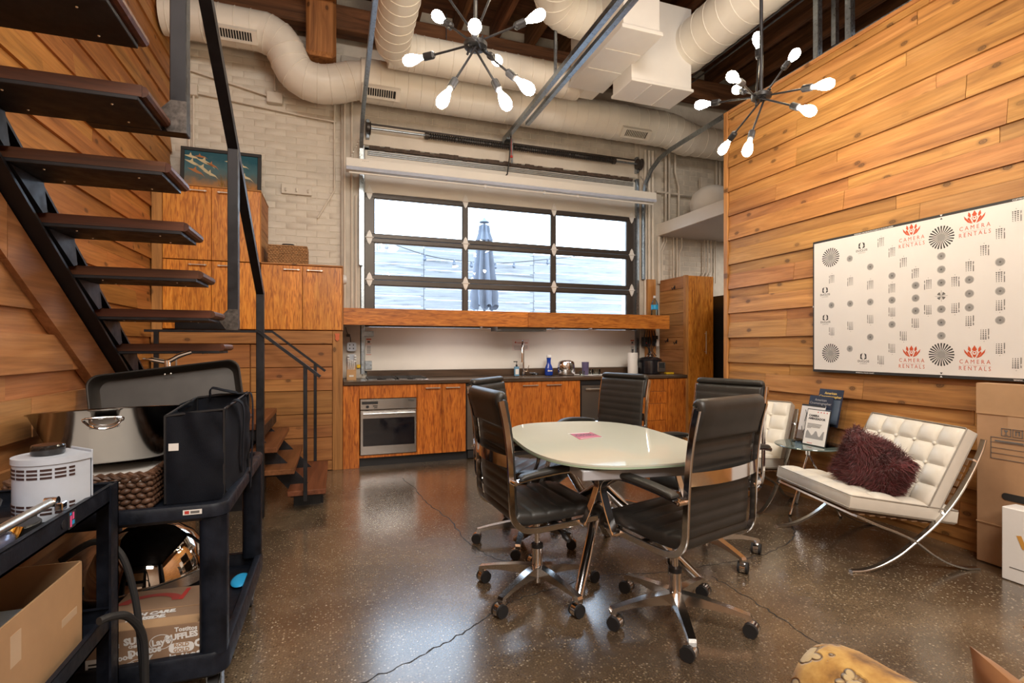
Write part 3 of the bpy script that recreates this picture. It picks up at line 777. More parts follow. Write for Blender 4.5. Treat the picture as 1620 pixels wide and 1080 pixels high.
MB().box(-1.55, -.70, FY-.004, 6.16, 2.786, 2.80, .002).build('top_board', MT['cedar_x'], uc)
MB().box(-1.618, -1.534, FY+.004, 5.59, 1.2, 2.80, .002).build('filler_board', MT['cedar_z'], uc)
lc = thing('low_wall_cabinet', 'two-door orange veneer wall cabinet right of the stair with wicker box on top', 'cabinet', (-.32, 5.85, 1.43))
carcass(lc, -.70, .062, 1.432, 2.082)
door_front(lc, -.70, -.322, 1.435, 2.078, hx=-.42, hw=.15); door_front(lc, -.322, .056, 1.435, 2.078, hx=-.205, hw=.15)
MB().box(-.70, .066, FY-.004, 6.15, 2.083, 2.098, .002).build('top_board', MT['cedar_x'], lc)
MB().box(.057, .068, FY-.002, 6.14, 1.432, 2.083, .001).build('side_panel', MT['cedar_z'], lc)

# ---------------------------------------------------------------- base units
b1 = thing('oven_cabinet', 'reddish veneer base cabinet housing the steel oven at counter left end', 'cabinet', (.45, 5.85, 0))
m = MB(); m.box(.066, .226, FY, FY+.02, 0, .862, .0015); m.build('end_panel', MT['veneer_red'], b1)
MB().box(.228, .822, FY, FY+.02, .722, .862, .0015).build('top_panel', MT['veneer_red'], b1)
MB().box(.228, .822, FY, FY+.02, .10, .128, .0015).build('bottom_panel', MT['veneer_red'], b1)
m = MB(); m.box(.066, .084, FY+.021, 6.14, 0, .862); m.box(.804, .822, FY+.021, 6.14, .10, .862); m.box(.085, .803, FY+.021, 6.14, .10, .118); m.box(.085, .803, 6.12, 6.14, .12, .862); m.build('carcass', MT['veneer_red'], b1, smooth=0)
b2 = thing('base_cabinet', 'two-door reddish veneer base cabinet right beside the steel oven', 'cabinet', (1.1, 5.85, 0))
carcass(b2, .826, 1.366, .10, .862, 'veneer_red')
door_front(b2, .826, 1.096, .10, .862, 'veneer_red', hx=.995, hw=.16); door_front(b2, 1.096, 1.366, .10, .862, 'veneer_red', hx=1.215, hw=.16)
b3 = thing('base_cabinet', 'two-door reddish veneer base cabinet under the kitchen sink', 'cabinet', (2.28, 5.85, 0))
t_ = .018; m = MB(); m.box(1.785, 1.803, FY+.021, 6.14, .1, .862); m.box(2.762, 2.78, FY+.021, 6.14, .1, .862); m.box(1.804, 2.761, FY+.021, 6.14, .1, .118); m.box(1.804, 2.761, 6.13, 6.14, .12, .862); m.build('carcass', MT['veneer_red'], b3, smooth=0)
door_front(b3, 1.785, 2.278, .10, .862, 'veneer_red', hx=2.13, hw=.19); door_front(b3, 2.278, 2.78, .10, .862, 'veneer_red', hx=2.425, hw=.19)
b4 = thing('drawer_cabinet', 'four-drawer reddish veneer base cabinet at the counter right end', 'cabinet', (3.85, 5.85, 0))
carcass(b4, 3.41, 4.02, .10, .862, 'veneer_red')
for (z0, z1) in ((.70, .858), (.545, .696), (.33, .541), (.10, .326)):
    o = MB().box(3.412, 4.0, FY, FY+.02, z0, z1, .0015).build('drawer', MT['veneer_red'], b4)
    MB().lathe([(.006, 0), (.006, .012), (.013, .018), (.013, .026), (.0, .028)], 12, M=Matrix.Translation((3.56, FY, (z0+z1)/2+.02)) @ Matrix.Rotation(pi/2, 4, 'X')).build('knob', MT['steel'], o)
MB().box(4.004, 4.02, FY-.001, FY+.02, .10, .862).build('stile', MT['veneer_red'], b4, smooth=0)
b5 = thing('base_cabinet', 'single-door reddish veneer base cabinet between drawers and tall pantry', 'cabinet', (4.16, 5.85, 0))
carcass(b5, 4.03, 4.305, .10, .862, 'veneer_red'); door_front(b5, 4.03, 4.305, .10, .862, 'veneer_red')
pl_ = MB().box(.23, 4.30, 5.62, 5.64, 0, .098).build('plinth', MT['black'], smooth=0); tag(pl_, 'black recessed plinth along the foot of the base cabinets', 'plinth'); origin_to_base(pl_)
ct = thing('worktop', 'dark brown worktop running the length of the kitchen wall', 'worktop', (2.2, 5.85, .865))
m = MB(); SX0, SX1, SY0, SY1 = 1.86, 2.60, 5.66, 6.02
m.box(.072, SX0, 5.525, 6.14, .865, .903, .003); m.box(SX1, 4.312, 5.525, 6.14, .865, .903, .003); m.box(SX0, SX1, 5.525, SY0, .865, .903, .003); m.box(SX0, SX1, SY1, 6.14, .865, .903, .003)
m.build('slab', MT['counter'], ct)
MB().box(DX0+.02, 4.0, 6.11, 6.13, .904, .985, .003).build('backsplash', MT['counter'], ct)
sk = thing('sink', 'undermounted steel sink in the brown worktop', 'sink', (2.23, 5.84, .70))
m = MB(); m.box(SX0, SX1, SY0, SY1, .70, .712); m.box(SX0+.002, SX0+.01, SY0+.002, SY1-.002, .712, .895); m.box(SX1-.01, SX1-.002, SY0+.002, SY1-.002, .712, .895); m.box(SX0+.01, SX1-.01, SY0+.002, SY0+.01, .712, .895); m.box(SX0+.01, SX1-.01, SY1-.01, SY1-.002, .712, .895)
m.build('basin', MT['stainless'], sk, smooth=0)

# oven
ov = thing('oven', 'built-in stainless steel oven with dark glass door', 'oven', (.53, 5.8, .13))
MB().box(.235, .818, FY-.012, 6.0, .605, .718, .004).build('control_panel', MT['stainless'], ov)
dr = MB().box(.235, .818, FY-.018, FY+.02, .132, .60, .005).build('oven_door', MT['stainless'], ov)
MB().box(.262, .795, FY-.020, FY-.0185, .225, .515, .0).build('oven_window', plain('oven_glass', (.008, .008, .012), .06, spec=.8), dr, smooth=0)
m = MB(); m.cyl((.262, FY-.055, .567), (.795, FY-.055, .567), .011, n=12); m.cyl((.285, FY-.055, .567), (.285, FY-.018, .567), .009, n=8); m.cyl((.772, FY-.055, .567), (.772, FY-.018, .567), .009, n=8); m.build('handle', MT['stainless'], dr)
MB().box(.252, .415, FY-.0135, FY-.011, .662, .692).build('display', MT['ink'], ov, smooth=0)
MB().cyl((.308, FY-.03, .638), (.308, FY-.012, .638), .015, n=16).build('dial', MT['black'], ov)
m = MB(); m.box(.365, .41, FY-.0135, FY-.011, .637, .648); m.box(.375, .408, FY-.0135, FY-.011, .62, .629); m.build('button', MT['ink'], ov, smooth=0)
m = MB(); text(m, 'Miele', .030, frame((.76, FY-.0135, .69), (1, 0, 0), (0, 0, 1))); m.build('lettering', MT['ink'], ov, smooth=0)
# two steel appliances
for nm, x0, x1, lab in (('trash_compactor', 1.372, 1.78, 'narrow steel appliance front left of the sink cabinet, behind the left chairs'), ('dishwasher', 2.79, 3.40, 'steel dishwasher with bar handle right of the sink cabinet')):
    a = thing(nm, lab, 'appliance', ((x0+x1)/2, 5.85, 0))
    MB().box(x0, x1, FY+.022, 6.1, .11, .86).build('body', MT['black'], a, smooth=0)
    f = MB().box(x0+.006, x1-.006, FY-.004, FY+.02, .115, .80, .004).build('door', plain('steel_front', (.24, .225, .21), .32, .85, var=.04), a)
    MB().box(x0+.004, x1-.004, FY+.012, FY+.02, .805, .858).build('vent_strip', MT['black'], a, smooth=0)
    MB().box(x0+.02, x1-.02, FY+.02, FY+.05, .02, .105).build('toe_grille', MT['black'], a, smooth=0)
    bar_handle(f, (x0+.04, FY-.004, .755), (x1-.04, FY-.004, .755), 'nickel', off=.045, r=.010)
# cooktop
ck = thing('cooktop', 'flush four-burner cooktop on the worktop above the oven', 'cooktop', (.62, 5.83, .903))
MB().box(.30, .955, 5.60, 6.05, .904, .910, .002).build('steel_tray', MT['stainless'], ck)
for (xa, xb) in ((.315, .62), (.635, .94)):
    m = MB()
    for y in (5.63, 5.72, 5.83, 5.93, 6.02): m.box(xa, xb, y-.005, y+.005, .922, .930)
    for x in (xa+.005, (xa+xb)/2, xb-.005): m.box(x-.005, x+.005, 5.63, 6.02, .911, .929)
    m.build('grate', MT['black'], ck, smooth=0)
for x in (.467, .787):
    for y in (5.72, 5.93): MB().lathe([(.05, 0), (.05, .006), (.03, .012), (.0, .012)], 16, (x, y, .909)).build('burner', MT['steel'], ck)

# ledge across the glazing
LZ = 1.535
le = thing('window_ledge', 'long orange veneer ledge across the bottom of the glazed door', 'ledge', (2.1, 5.8, 1.49))
for (xa, xb) in ((.07, 2.112), (2.114, 4.06)):
    m = MB(); m.box(xa, xb, 5.56, 5.58, 1.493, 1.668, .002); m.box(xa, xb, 5.5802, 6.10, LZ, 1.668, .002); m.build('ledge_box', MT['veneer_x'], le)
for x in (1.62, 2.52, 3.02, 3.55): MB().box(x-.045, x+.045, 5.62, 5.72, 1.478, 1.5345, .003).build('puck_light', MT['bronze'], le)
hd = thing('range_vent', 'flat grey vent box slung under the veneer ledge', 'vent', (2.07, 5.85, 1.44))
MB().box(1.755, 2.37, 5.62, 5.88, 1.447, 1.5345, .004).build('body', plain('grey_vent', (.13, .125, .12), .45, .5), hd)
MB().box(1.80, 2.33, 5.618, 5.6195, 1.455, 1.465).build('grille', MT['ink'], hd, smooth=0)

# pantry
pa = thing('pantry_cabinet', 'tall narrow veneer pantry with boarded side at the counter end', 'cabinet', (4.53, 5.85, 0))
MB().box(4.345, 4.74, FY, FY+.022, .06, 2.195, .002).build('door', MT['veneer'], pa)
pd_ = pa.children[0]; bar_handle(pd_, (4.60, FY, 1.17), (4.60, FY, 1.47), off=.03)
m = MB(); m.box(4.335, 4.745, FY+.024, 6.14, 0, .06); m.box(4.725, 4.745, FY+.024, 6.14, .06, 2.19); m.box(4.34, 4.724, FY+.024, 6.14, 2.17, 2.19); m.box(4.335, 4.345, FY+.024, 6.14, .06, 2.17); m.build('carcass', MT['veneer'], pa, smooth=0)
MB().box(4.300, 4.343, FY-.002, 5.60, 0, 2.20, .002).build('corner_stile', MT['cedar_z'], pa)
for i in range(8): MB().box(4.316, 4.334, 5.602, 6.14, .905+i*.162, .905+i*.162+.158, .002).build('plank', MT['cedar_dull'], pa)
hk = MB()
hk.tube([(4.315, 0, 0), (4.30, 0, -.005), (4.288, 0, -.025), (4.280, 0, -.035), (4.272, 0, -.022), (4.27, 0, -.005)], .005, 6); hk.box(4.311, 4.317, -.010, .010, -.03, .02)
hkm = hk.mesh('hook', MT['steel'], 40)
for (y, z) in ((5.80, 2.07), (5.76, 1.335), (5.95, 1.36)): inst('hook', hkm, pa, (0, y, z))
pb = MB().box(4.07, 4.20, 6.06, 6.14, .905, 2.20, .003).build('pipe_boxing', MT['cedar_z']); tag(pb, 'upright brown boxing board on the pier left of the pantry', 'boxing'); origin_to_base(pb)
# ---------------------------------------------------------------- ducts
def duct(parent, path, r, name='pipe', seam=.145, n=28, mat='duct'):
    """round spiral duct with raised seams"""
    P = [Vector(p) for p in path]
    o = MB().tube(P, r, n).build(name, MT[mat], parent, smooth=50)
    L = 0; m = MB(); nxt = .06
    for i in range(len(P)-1):
        a, b = P[i], P[i+1]; d = (b-a).length; t = (b-a).normalized()
        while nxt < L+d:
            p = a+t*(nxt-L); ref = t.orthogonal().normalized(); q = t.cross(ref); n2 = 24
            vs = []; fs = []
            for (dx, rr) in ((-.006, r-.001), (-.0025, r+.005), (.0025, r+.005), (.006, r-.001)):
                for k in range(n2):
                    an = 2*pi*k/n2; vs.append(p+t*dx+(ref*cos(an)+q*sin(an))*rr)
            for j in range(3):
                for k in range(n2): l = (k+1) % n2; fs.append((j*n2+k, j*n2+l, (j+1)*n2+l, (j+1)*n2+k))
            m.add(vs, fs); nxt += seam
        L += d
    m.build('seam', MT[mat], o, smooth=50)
    return o
def grille(parent, x, y, z, L, dz=0):
    m = MB(); h, w_ = .03, .085
    M = Matrix.Translation((x, y, z)) @ Matrix.Rotation(radians(-38), 4, 'X')
    m.box(-L/2, L/2, -.065, -.045, -.02, .03, M=M); m.box(-L/2, L/2, .045, .065, -.02, .03, M=M); m.box(-L/2, -L/2+.05, -.045, .045, -.02, .03, M=M); m.box(L/2-.05, L/2, -.045, .045, -.02, .03, M=M)
    g = m.build('grille', MT['duct'], parent, smooth=0)
    MB().box(-L/2+.05, L/2-.05, -.045, .045, .0, .004, M=M).build('grille_void', MT['ink'], g, smooth=0)
    m = MB(); n = int((L-.1)/.024)
    for i in range(n): m.box(-L/2+.052+i*.024, -L/2+.058+i*.024, -.045, .045, -.016, -.004, M=M)
    m.build('louvre', MT['duct'], g, smooth=0)
R0 = .222
d1 = thing('air_duct', 'long cream round duct running along the rear wall above the door', 'duct', (2, 5.85, 4.15))
DY = 5.82
P = [(-1.6, DY, 4.50), (-.82, DY, 4.50)] + [(-.82+.30*sin(a), DY, 4.50-.30*(1-cos(a))) for a in (.25, .5, .75, 1.0)]
duct(d1, [(-1.6, DY, 4.51), (-.68, DY, 4.51)], .188)
elb = smooth_path([(-.85, DY, 4.51), (-.72, DY, 4.51), (-.56, DY, 4.44), (-.475, DY, 4.30), (-.42, DY, 4.17), (-.30, DY, 4.085), (-.14, DY, 4.065), (.02, DY, 4.10), (.18, DY, 4.16), (.34, DY, 4.18)], 2)
duct(d1, elb[2:], .195, 'elbow', .115)
duct(d1, [(.25, DY, 4.18), (4.10, DY, 4.18)], R0)
duct(d1, smooth_path([(4.05, DY, 4.18), (4.25, DY, 4.17), (4.42, DY+.02, 4.13), (4.6, DY+.04, 4.11)], 3), R0-.005, 'elbow', .10)
duct(d1, [(4.55, DY+.04, 4.11), (6.8, DY+.04, 4.11)], .20)
grille(d1, -.98, DY-.135, 4.365, .46); grille(d1, .46, DY-.16, 4.0, .40); grille(d1, 3.62, DY-.16, 3.99, .42)
for x in (1.2, 2.9): MB().cyl((x, DY, 4.37), (x, DY, 5.1), .006, n=6).build('hanger', MT['galv'], d1)
d2 = thing('air_duct', 'second cream round duct in front of the rear wall duct, joining the white plenum', 'duct', (1.8, 5.3, 4.28))
duct(d2, [(.50, 5.3, 4.28), (2.62, 5.3, 4.28)], .175)
duct(d2, smooth_path([(.52, 2.6, 4.30), (.52, 3.6, 4.29), (.52, 4.6, 4.285), (.52, 5.0, 4.28), (.545, 5.2, 4.28), (.64, 5.29, 4.28), (.80, 5.3, 4.28)], 2), .176, 'branch', .14)
d3 = thing('air_duct', 'short cream elbow duct at the top, left of the white plenum', 'duct', (2, 4.4, 4.5))
duct(d3, smooth_path([(1.86, 2.9, 4.66), (1.86, 3.9, 4.62), (1.88, 4.25, 4.58), (2.0, 4.47, 4.54), (2.25, 4.55, 4.52), (2.60, 4.55, 4.52)], 3), .195, 'elbow', .12)
d4 = thing('air_duct', 'large cream round duct sloping up to the right from the white plenum', 'duct', (3.55, 3.5, 4.45))
duct(d4, [(3.56, 4.62, 4.45), (3.60, 1.6, 4.47)], .24, seam=.17)
pz = thing('duct_plenum', 'white boxed duct plenum under the ceiling between the round ducts', 'plenum', (2.9, 4.6, 4.3))
MB().box(2.42, 2.80, 3.98, 5.06, 4.13, 4.75, .004).build('long_box', MT['ductbox'], pz); MB().box(2.395, 2.825, 3.96, 5.08, 4.10, 4.135, .004).build('flange', MT['ductbox'], pz.children[0])
MB().box(2.80, 3.52, 4.45, 4.82, 3.95, 4.80, .004).build('cross_box', MT['ductbox'], pz); MB().box(2.79, 3.535, 4.43, 4.84, 3.925, 3.955, .004).build('flange', MT['ductbox'], pz.children[1])
m = MB()
for y in (4.3, 4.65): m.box(2.42, 2.80, y-.004, y+.004, 4.092, 4.10)
for x in (3.03, 3.28): m.box(x-.004, x+.004, 4.45, 4.82, 3.917, 3.925)
m.build('standing_seam', MT['ductbox'], pz, smooth=0)
MB().box(2.58, 2.83, 4.98, 5.32, 4.12, 4.44, .03).build('boot', MT['duct'], pz)

# ---------------------------------------------------------------- door gear
def track(nm, lab, path, up):
    """galvanised C track swept along a path"""
    t = thing(nm, lab, 'track', path[0]); m = MB()
    m.ribbon(path, up, .050, .004); P = [Vector(p) for p in path]
    m.ribbon([p+Vector((.018, 0, 0)) for p in P], up, .012, .034); m.ribbon([p+Vector((-.006, 0, 0)) for p in P], up, .062, .003)
    m.build('rail', MT['galv'], t, smooth=0); return t
cv = [(0, 6.12-.02, 2.2), (0, 6.10, 3.1), (0, 6.09, 3.35), (0, 6.04, 3.52), (0, 5.92, 3.65), (0, 5.74, 3.735), (0, 5.50, 3.77), (0, 4.4, 3.79), (0, 1.2, 3.80)]
tl = track('door_track', 'galvanised door track running forward overhead at the left', [(.255, y, z) for _, y, z in cv], [Vector((0, .3, 1)) if i > 3 else Vector((0, 1, .3)) for i in range(len(cv))])
trk = track('door_track', 'galvanised door track curving forward overhead at the right', [(4.02, y, z) for _, y, z in cv], [Vector((0, .3, 1)) if i > 3 else Vector((0, 1, .3)) for i in range(len(cv))])
MB().box(.235, .275, 3.4, 3.44, 3.83, 5.1).build('hanger', MT['galv'], tl, smooth=0)
MB().box(4.0, 4.04, 3.2, 3.24, 3.83, 5.0).build('hanger', MT['galv'], trk, smooth=0)
op = thing('opener_rail', 'twin galvanised door opener rails running forward overhead at the centre', 'rail', (2.03, 4.5, 3.86))
m = MB(); m.box(1.985, 2.035, 1.0, 6.0, 3.85, 3.855); m.box(1.985, 1.99, 1.0, 6.0, 3.855, 3.90); m.box(2.03, 2.035, 1.0, 6.0, 3.855, 3.90)
m.build('rail', MT['galv'], op, smooth=0)
m = MB(); m.box(2.075, 2.12, 1.0, 5.55, 3.83, 3.835); m.box(2.075, 2.08, 1.0, 5.55, 3.835, 3.87); m.box(2.115, 2.12, 1.0, 5.55, 3.835, 3.87); m.build('rail', MT['galv'], op, smooth=0)
for y in (2.2, 4.6): MB().box(2.02, 2.045, y-.012, y+.012, 3.90, 5.05).build('hanger', MT['galv'], op, smooth=0)
MB().box(1.985, 2.06, 5.98, 6.15, 3.83, 3.91, .004).build('header_bracket', MT['galv'], op)
m = MB(); m.box(2.06, 2.085, 6.02, 6.05, 3.56, 3.86, .003); m.build('drop_bracket', MT['galv'], op)
m = MB(); m.tube([(2.025, 5.93, 3.85), (2.025, 5.98, 3.6), (2.02, 6.05, 3.42)], .009, 6); m.tube([(2.02, 6.05, 3.42), (1.96, 6.12, 3.36)], .009, 6); m.box(1.93, 1.97, 6.11, 6.18, 3.32, 3.38); m.build('drawbar', MT['black'], op)
m = MB(); m.tube([(2.045, 5.97, 3.84), (2.045, 5.97, 3.62)], .004, 6); m.box(2.03, 2.06, 5.96, 5.98, 3.60, 3.625); m.build('release_cord', MT['red'], op)
ts = thing('torsion_spring', 'dark coiled torsion spring on its shaft above the garage door', 'spring', (2.1, 6.1, 3.78))
MB().cyl((.33, 6.1, 3.785), (3.95, 6.1, 3.785), .013, n=12).build('shaft', MT['galv'], ts)
m = MB()
MB().cyl((1.03, 6.1, 3.785), (3.55, 6.1, 3.785), .027, n=12).build('core', MT['black'], ts)
hp = []; N = 90
for i in range(N*10+1): a = 2*pi*i/10; hp.append((1.03+2.52*i/(N*10), 6.1+.029*cos(a), 3.785+.029*sin(a)))
MB().tube(hp, .0085, 5).build('coil', plain('oiled_spring', (.05, .045, .042), .4, .6), ts)
for x in (1.02, 3.56): MB().cyl((x-.02, 6.1, 3.785), (x+.02, 6.1, 3.785), .042, n=14).build('collar', MT['bronze'], ts)
for x in (.345, 3.955):
    MB().lathe([(.045, -.03), (.075, -.028), (.06, -.01), (.06, .02), (.078, .03), (.045, .032)], 20, M=Matrix.Translation((x, 6.1, 3.785)) @ Matrix.Rotation(pi/2, 4, 'Y')).build('cable_drum', MT['bronze'], ts)
    MB().box(x-.02, x+.02, 6.13, 6.19, 3.68, 3.90, .004).build('bearing_plate', MT['galv'], ts)
sc_ = thing('projection_screen', 'long white roll-up screen housing hung across the garage door top', 'screen', (2.05, 5.85, 3.2))
m = MB(); m.prism([(5.72, 3.285), (5.86, 3.285), (5.86, 3.17), (5.74, 3.17), (5.715, 3.20)], 'x', .10, 3.97); m.build('housing', MT['door_white'], sc_, smooth=20)
MB().prism([(5.718, 3.196), (5.742, 3.168), (5.72, 3.160), (5.705, 3.185)], 'x', .10, 3.97).build('blue_trim', plain('pale_blue_trim', (.50, .56, .70), .35), sc_, smooth=0)
MB().cyl((.13, 5.77, 3.145), (3.95, 5.77, 3.145), .011, n=10).build('pull_bar', MT['door_white'], sc_)
for x in (1.65, 2.4, 2.85): MB().box(x-.012, x+.012, 5.755, 5.785, 3.128, 3.17, .003).build('clip', MT['white'], sc_)
m = MB(); text(m, 'FAVA', .03, frame((.30, 5.7185, 3.255), (1, 0, 0), (0, 0, 1))); m.build('lettering', MT['ink_grey'], sc_, smooth=0)
def chain(parent, a, b, lk=.026):
    A, B = Vector(a), Vector(b); n = int((B-A).length/lk); m = MB(); t = (B-A).normalized(); s1 = t.orthogonal().normalized(); s2 = t.cross(s1)
    for i in range(n):
        c = A.lerp(B, (i+.5)/n); u = s1 if i % 2 else s2
        m.tube([c+t*(lk*.62*cos(q))+u*(.008*sin(q)) for q in [2*pi*k/8 for k in range(8)]], .0025, 4, True)
    return m.build('chain', MT['nickel'], parent)
chain(sc_, (.13, 5.80, 3.285), (.27, 6.05, 3.66)); chain(sc_, (3.94, 5.80, 3.285), (3.98, 6.10, 3.62))

# conduits and boxes on the rear wall
def conduit(lab, runs, r=.011, y=BY-.03, mat='paint', boxes=()):
    c = thing('conduit', lab, 'conduit', (runs[0][0][0], y, runs[0][0][-1]))
    for p in runs:
        p = [(q[0], y, q[1]) if len(q) == 2 else q for q in p]
        MB().tube(p, r, 8).build('pipe', MT[mat], c)
    for (x0, x1, z0, z1) in boxes: MB().box(x0, x1, y-.035, y+.028, z0, z1, .006).build('junction_box', MT[mat], c)
    return c
conduit('white conduits and junction boxes on the brick left of the left duct', [[(-1.46, 2.9), (-1.46, 3.93)], [(-1.42, 2.9), (-1.42, 3.93)], [(-1.46, 4.05), (-1.46, 4.4)], [(-1.60, 4.16), (-1.5, 4.18), (-.72, 4.02)], [(-1.40, 3.94), (-.35, 3.85), (.0, 3.83)], [(-.64, 4.08), (-.64, 4.35)]], boxes=((-1.55, -1.38, 3.90, 4.02), (-.72, -.56, 3.94, 4.06)))
conduit('white conduit bent at its foot on the painted bricks', [[(-.02, 4.1), (-.02, 3.05), (-.20, 2.72)]], r=.010)
conduit('upright white conduits on the pier left of the glazed door', [[(.09, 1.68), (.09, 4.1)], [(.17, 1.68), (.17, 4.1)], [(.215, 1.68), (.215, 3.0)]], r=.013, y=BY-.068)
conduit('tall white pipes beside the right edge of the glazed door', [[(4.07, 1.68), (4.07, 4.0)], [(4.13, 1.68), (4.13, 4.0)], [(4.19, 2.2), (4.19, 4.0)], [(4.29, 2.15), (4.29, 2.85)]], r=.020, y=BY-.078)
conduit('bent white conduits dropping behind the boarded side of the pantry', [[(4.33, 2.2), (4.33, 2.62), (4.40, 2.76), (4.40, 2.83)], [(4.37, 2.2), (4.37, 2.62), (4.44, 2.76), (4.44, 2.83)], [(4.56, 2.2), (4.56, 2.83)], [(4.62, 2.2), (4.62, 2.83)], [(4.66, 2.2), (4.66, 2.6), (4.70, 2.7), (4.70, 2.83)]], r=.012, y=BY-.045)
conduit('bent white conduits above the right end of the pantry', [[(5.0, 2.2), (5.1, 2.36), (5.1, 2.83)], [(5.06, 2.2), (5.16, 2.36), (5.16, 2.83)], [(5.12, 2.2), (5.22, 2.36), (5.22, 2.83)], [(5.30, 2.2), (5.30, 2.83)], [(5.55, 1.95), (5.55, 2.83)], [(5.60, 1.95), (5.60, 2.83)]], r=.012, y=BY-.045)
conduit('pipes and switch boxes on the pier above the loft slab', [[(4.24, 3.44), (5.6, 3.44)], [(4.62, 2.98), (4.62, 3.55), (4.56, 3.75), (4.56, 4.0)], [(4.40, 2.98), (4.40, 4.0)], [(4.46, 2.98), (4.46, 4.0)], [(5.28, 3.0), (5.28, 4.0)], [(5.34, 3.0), (5.34, 4.0)], [(5.42, 3.0), (5.42, 4.0)]], r=.017, y=BY-.085, mat='pier', boxes=((4.98, 5.10, 3.55, 3.72), (4.70, 5.08, 3.0, 3.05)))
k_ = thing('conduit', 'pair of bare galvanised conduits running forward under the dark joists', 'conduit', (4.6, 4, 4.9))
for x in (4.50, 4.60): MB().cyl((x, 1.0, 4.88), (x, 6.0, 4.88), .012, n=8).build('pipe', MT['galv'], k_)
for (x, y, lab) in ((3.80, 3.18, 'perforated steel angle post above the timber partition, nearer the chandelier'), (3.83, 2.92, 'perforated steel angle post above the timber partition, further right')):
    p_ = thing('angle_post', lab, 'post', (x, y, 3.62)); m = MB(); m.box(x-.024, x+.024, y-.002, y+.002, 3.62, 5.01); m.box(x-.024, x-.020, y, y+.045, 3.62, 5.01); m.build('angle', MT['galv'], p_, smooth=0)
    m = MB(); z = 3.65
    while z < 4.98: m.box(x-.010, x-.002, y-.0028, y-.002, z, z+.018); z += .04
    m.build('hole', MT['ink'], p_, smooth=0)
gl = MB().lathe([(.0, 0), (.17, .02), (.26, .11), (.28, .22), (.24, .34), (.14, .42), (.0, .44)], 24, (4.75, 5.6, 2.972)).build('paper_lantern', MT['paper'], smooth=60); tag(gl, 'round white paper lantern stored on the loft slab', 'lantern'); origin_to_base(gl)

# ---------------------------------------------------------------- chandeliers
BP = [(.0115, 0), (.0125, .012), (.014, .022), (.022, .045), (.029, .070), (.032, .092), (.030, .110), (.022, .126), (.010, .134), (.0, .136)]
bulb_w = MB().lathe(BP, 14).mesh('bulb', MT['bulb'], 60); bulb_c = MB().lathe(BP, 14).mesh('bulb', MT['bulb_c'], 60)
def chandelier(lab, hub, tips, cool):
    c = thing('chandelier', lab, 'chandelier', hub, group=None); H_ = Vector(hub)
    MB().lathe([(.0, -.022), (.045, -.020), (.062, -.012), (.064, .008), (.050, .020), (.0, .022)], 24, hub).build('hub', MT['black'], c)
    MB().cyl(H_+Vector((0, 0, .02)), (hub[0], hub[1], 5.05), .011, n=10).build('stem', MT['steel'], c)
    MB().lathe([(.0, 0), (.06, 0), (.06, .02), (.0, .03)], 20, (hub[0], hub[1], 4.99)).build('canopy', MT['black'], c)
    MB().ball((hub[0], hub[1], hub[2]-.024), .012, 8, 6).build('finial', MT['steel'], c)
    for i, t in enumerate(tips):
        T = Vector(t); L = T.length; u = T.normalized()
        side = u.cross(Vector((0, 0, 1))); side = side.normalized() if side.length > .01 else Vector((1, 0, 0))
        base = H_ + side*(.035 if i % 2 else -.035) + Vector((0, 0, .012*((i % 3)-1)))
        end = H_+u*(L-.20)
        M_ = MB(); M_.cyl(base-u*.05, end, .0062, n=8); a = M_.build('arm', MT['steel'], c)
        d_ = (end-base).normalized()
        MB().tube([end-u*.008, end+u*.002, end+u*.058, end+u*.062], [.013, .021, .021, .016], 14).build('socket', MT['steel'], a)
        b = bpy.data.objects.new('bulb', bulb_c if i in cool else bulb_w); COL.objects.link(b); b.parent = a
        b.matrix_local = WM[a].inverted() @ (Matrix.Translation(end+u*.060) @ u.to_track_quat('Z', 'Y').to_matrix().to_4x4())
    return c
chandelier('black starburst chandelier left, hanging above the glass table in front of the ducts', (.716, 2.69, 2.9), [(-.355, .293, 0), (.392, -.046, .236), (.26, -.208, -.317), (.137, -.169, -.405), (-.215, -.068, -.401), (.249, .359, .144), (-.115, -.417, -.157), (-.177, .286, .314), (-.33, -.15, .33), (.10, -.28, .38)], (3, 7, 6))
chandelier('black starburst chandelier right, hanging beside the timber partition', (2.63, 2.63, 2.9), [(.06, .095, .487), (.332, .012, .374), (.056, -.478, -.135), (-.013, -.41, -.285), (-.208, -.086, -.446), (.055, .45, -.211), (-.159, .459, .121), (-.452, -.21, -.041), (.148, .399, .263)], (0, 3, 6))
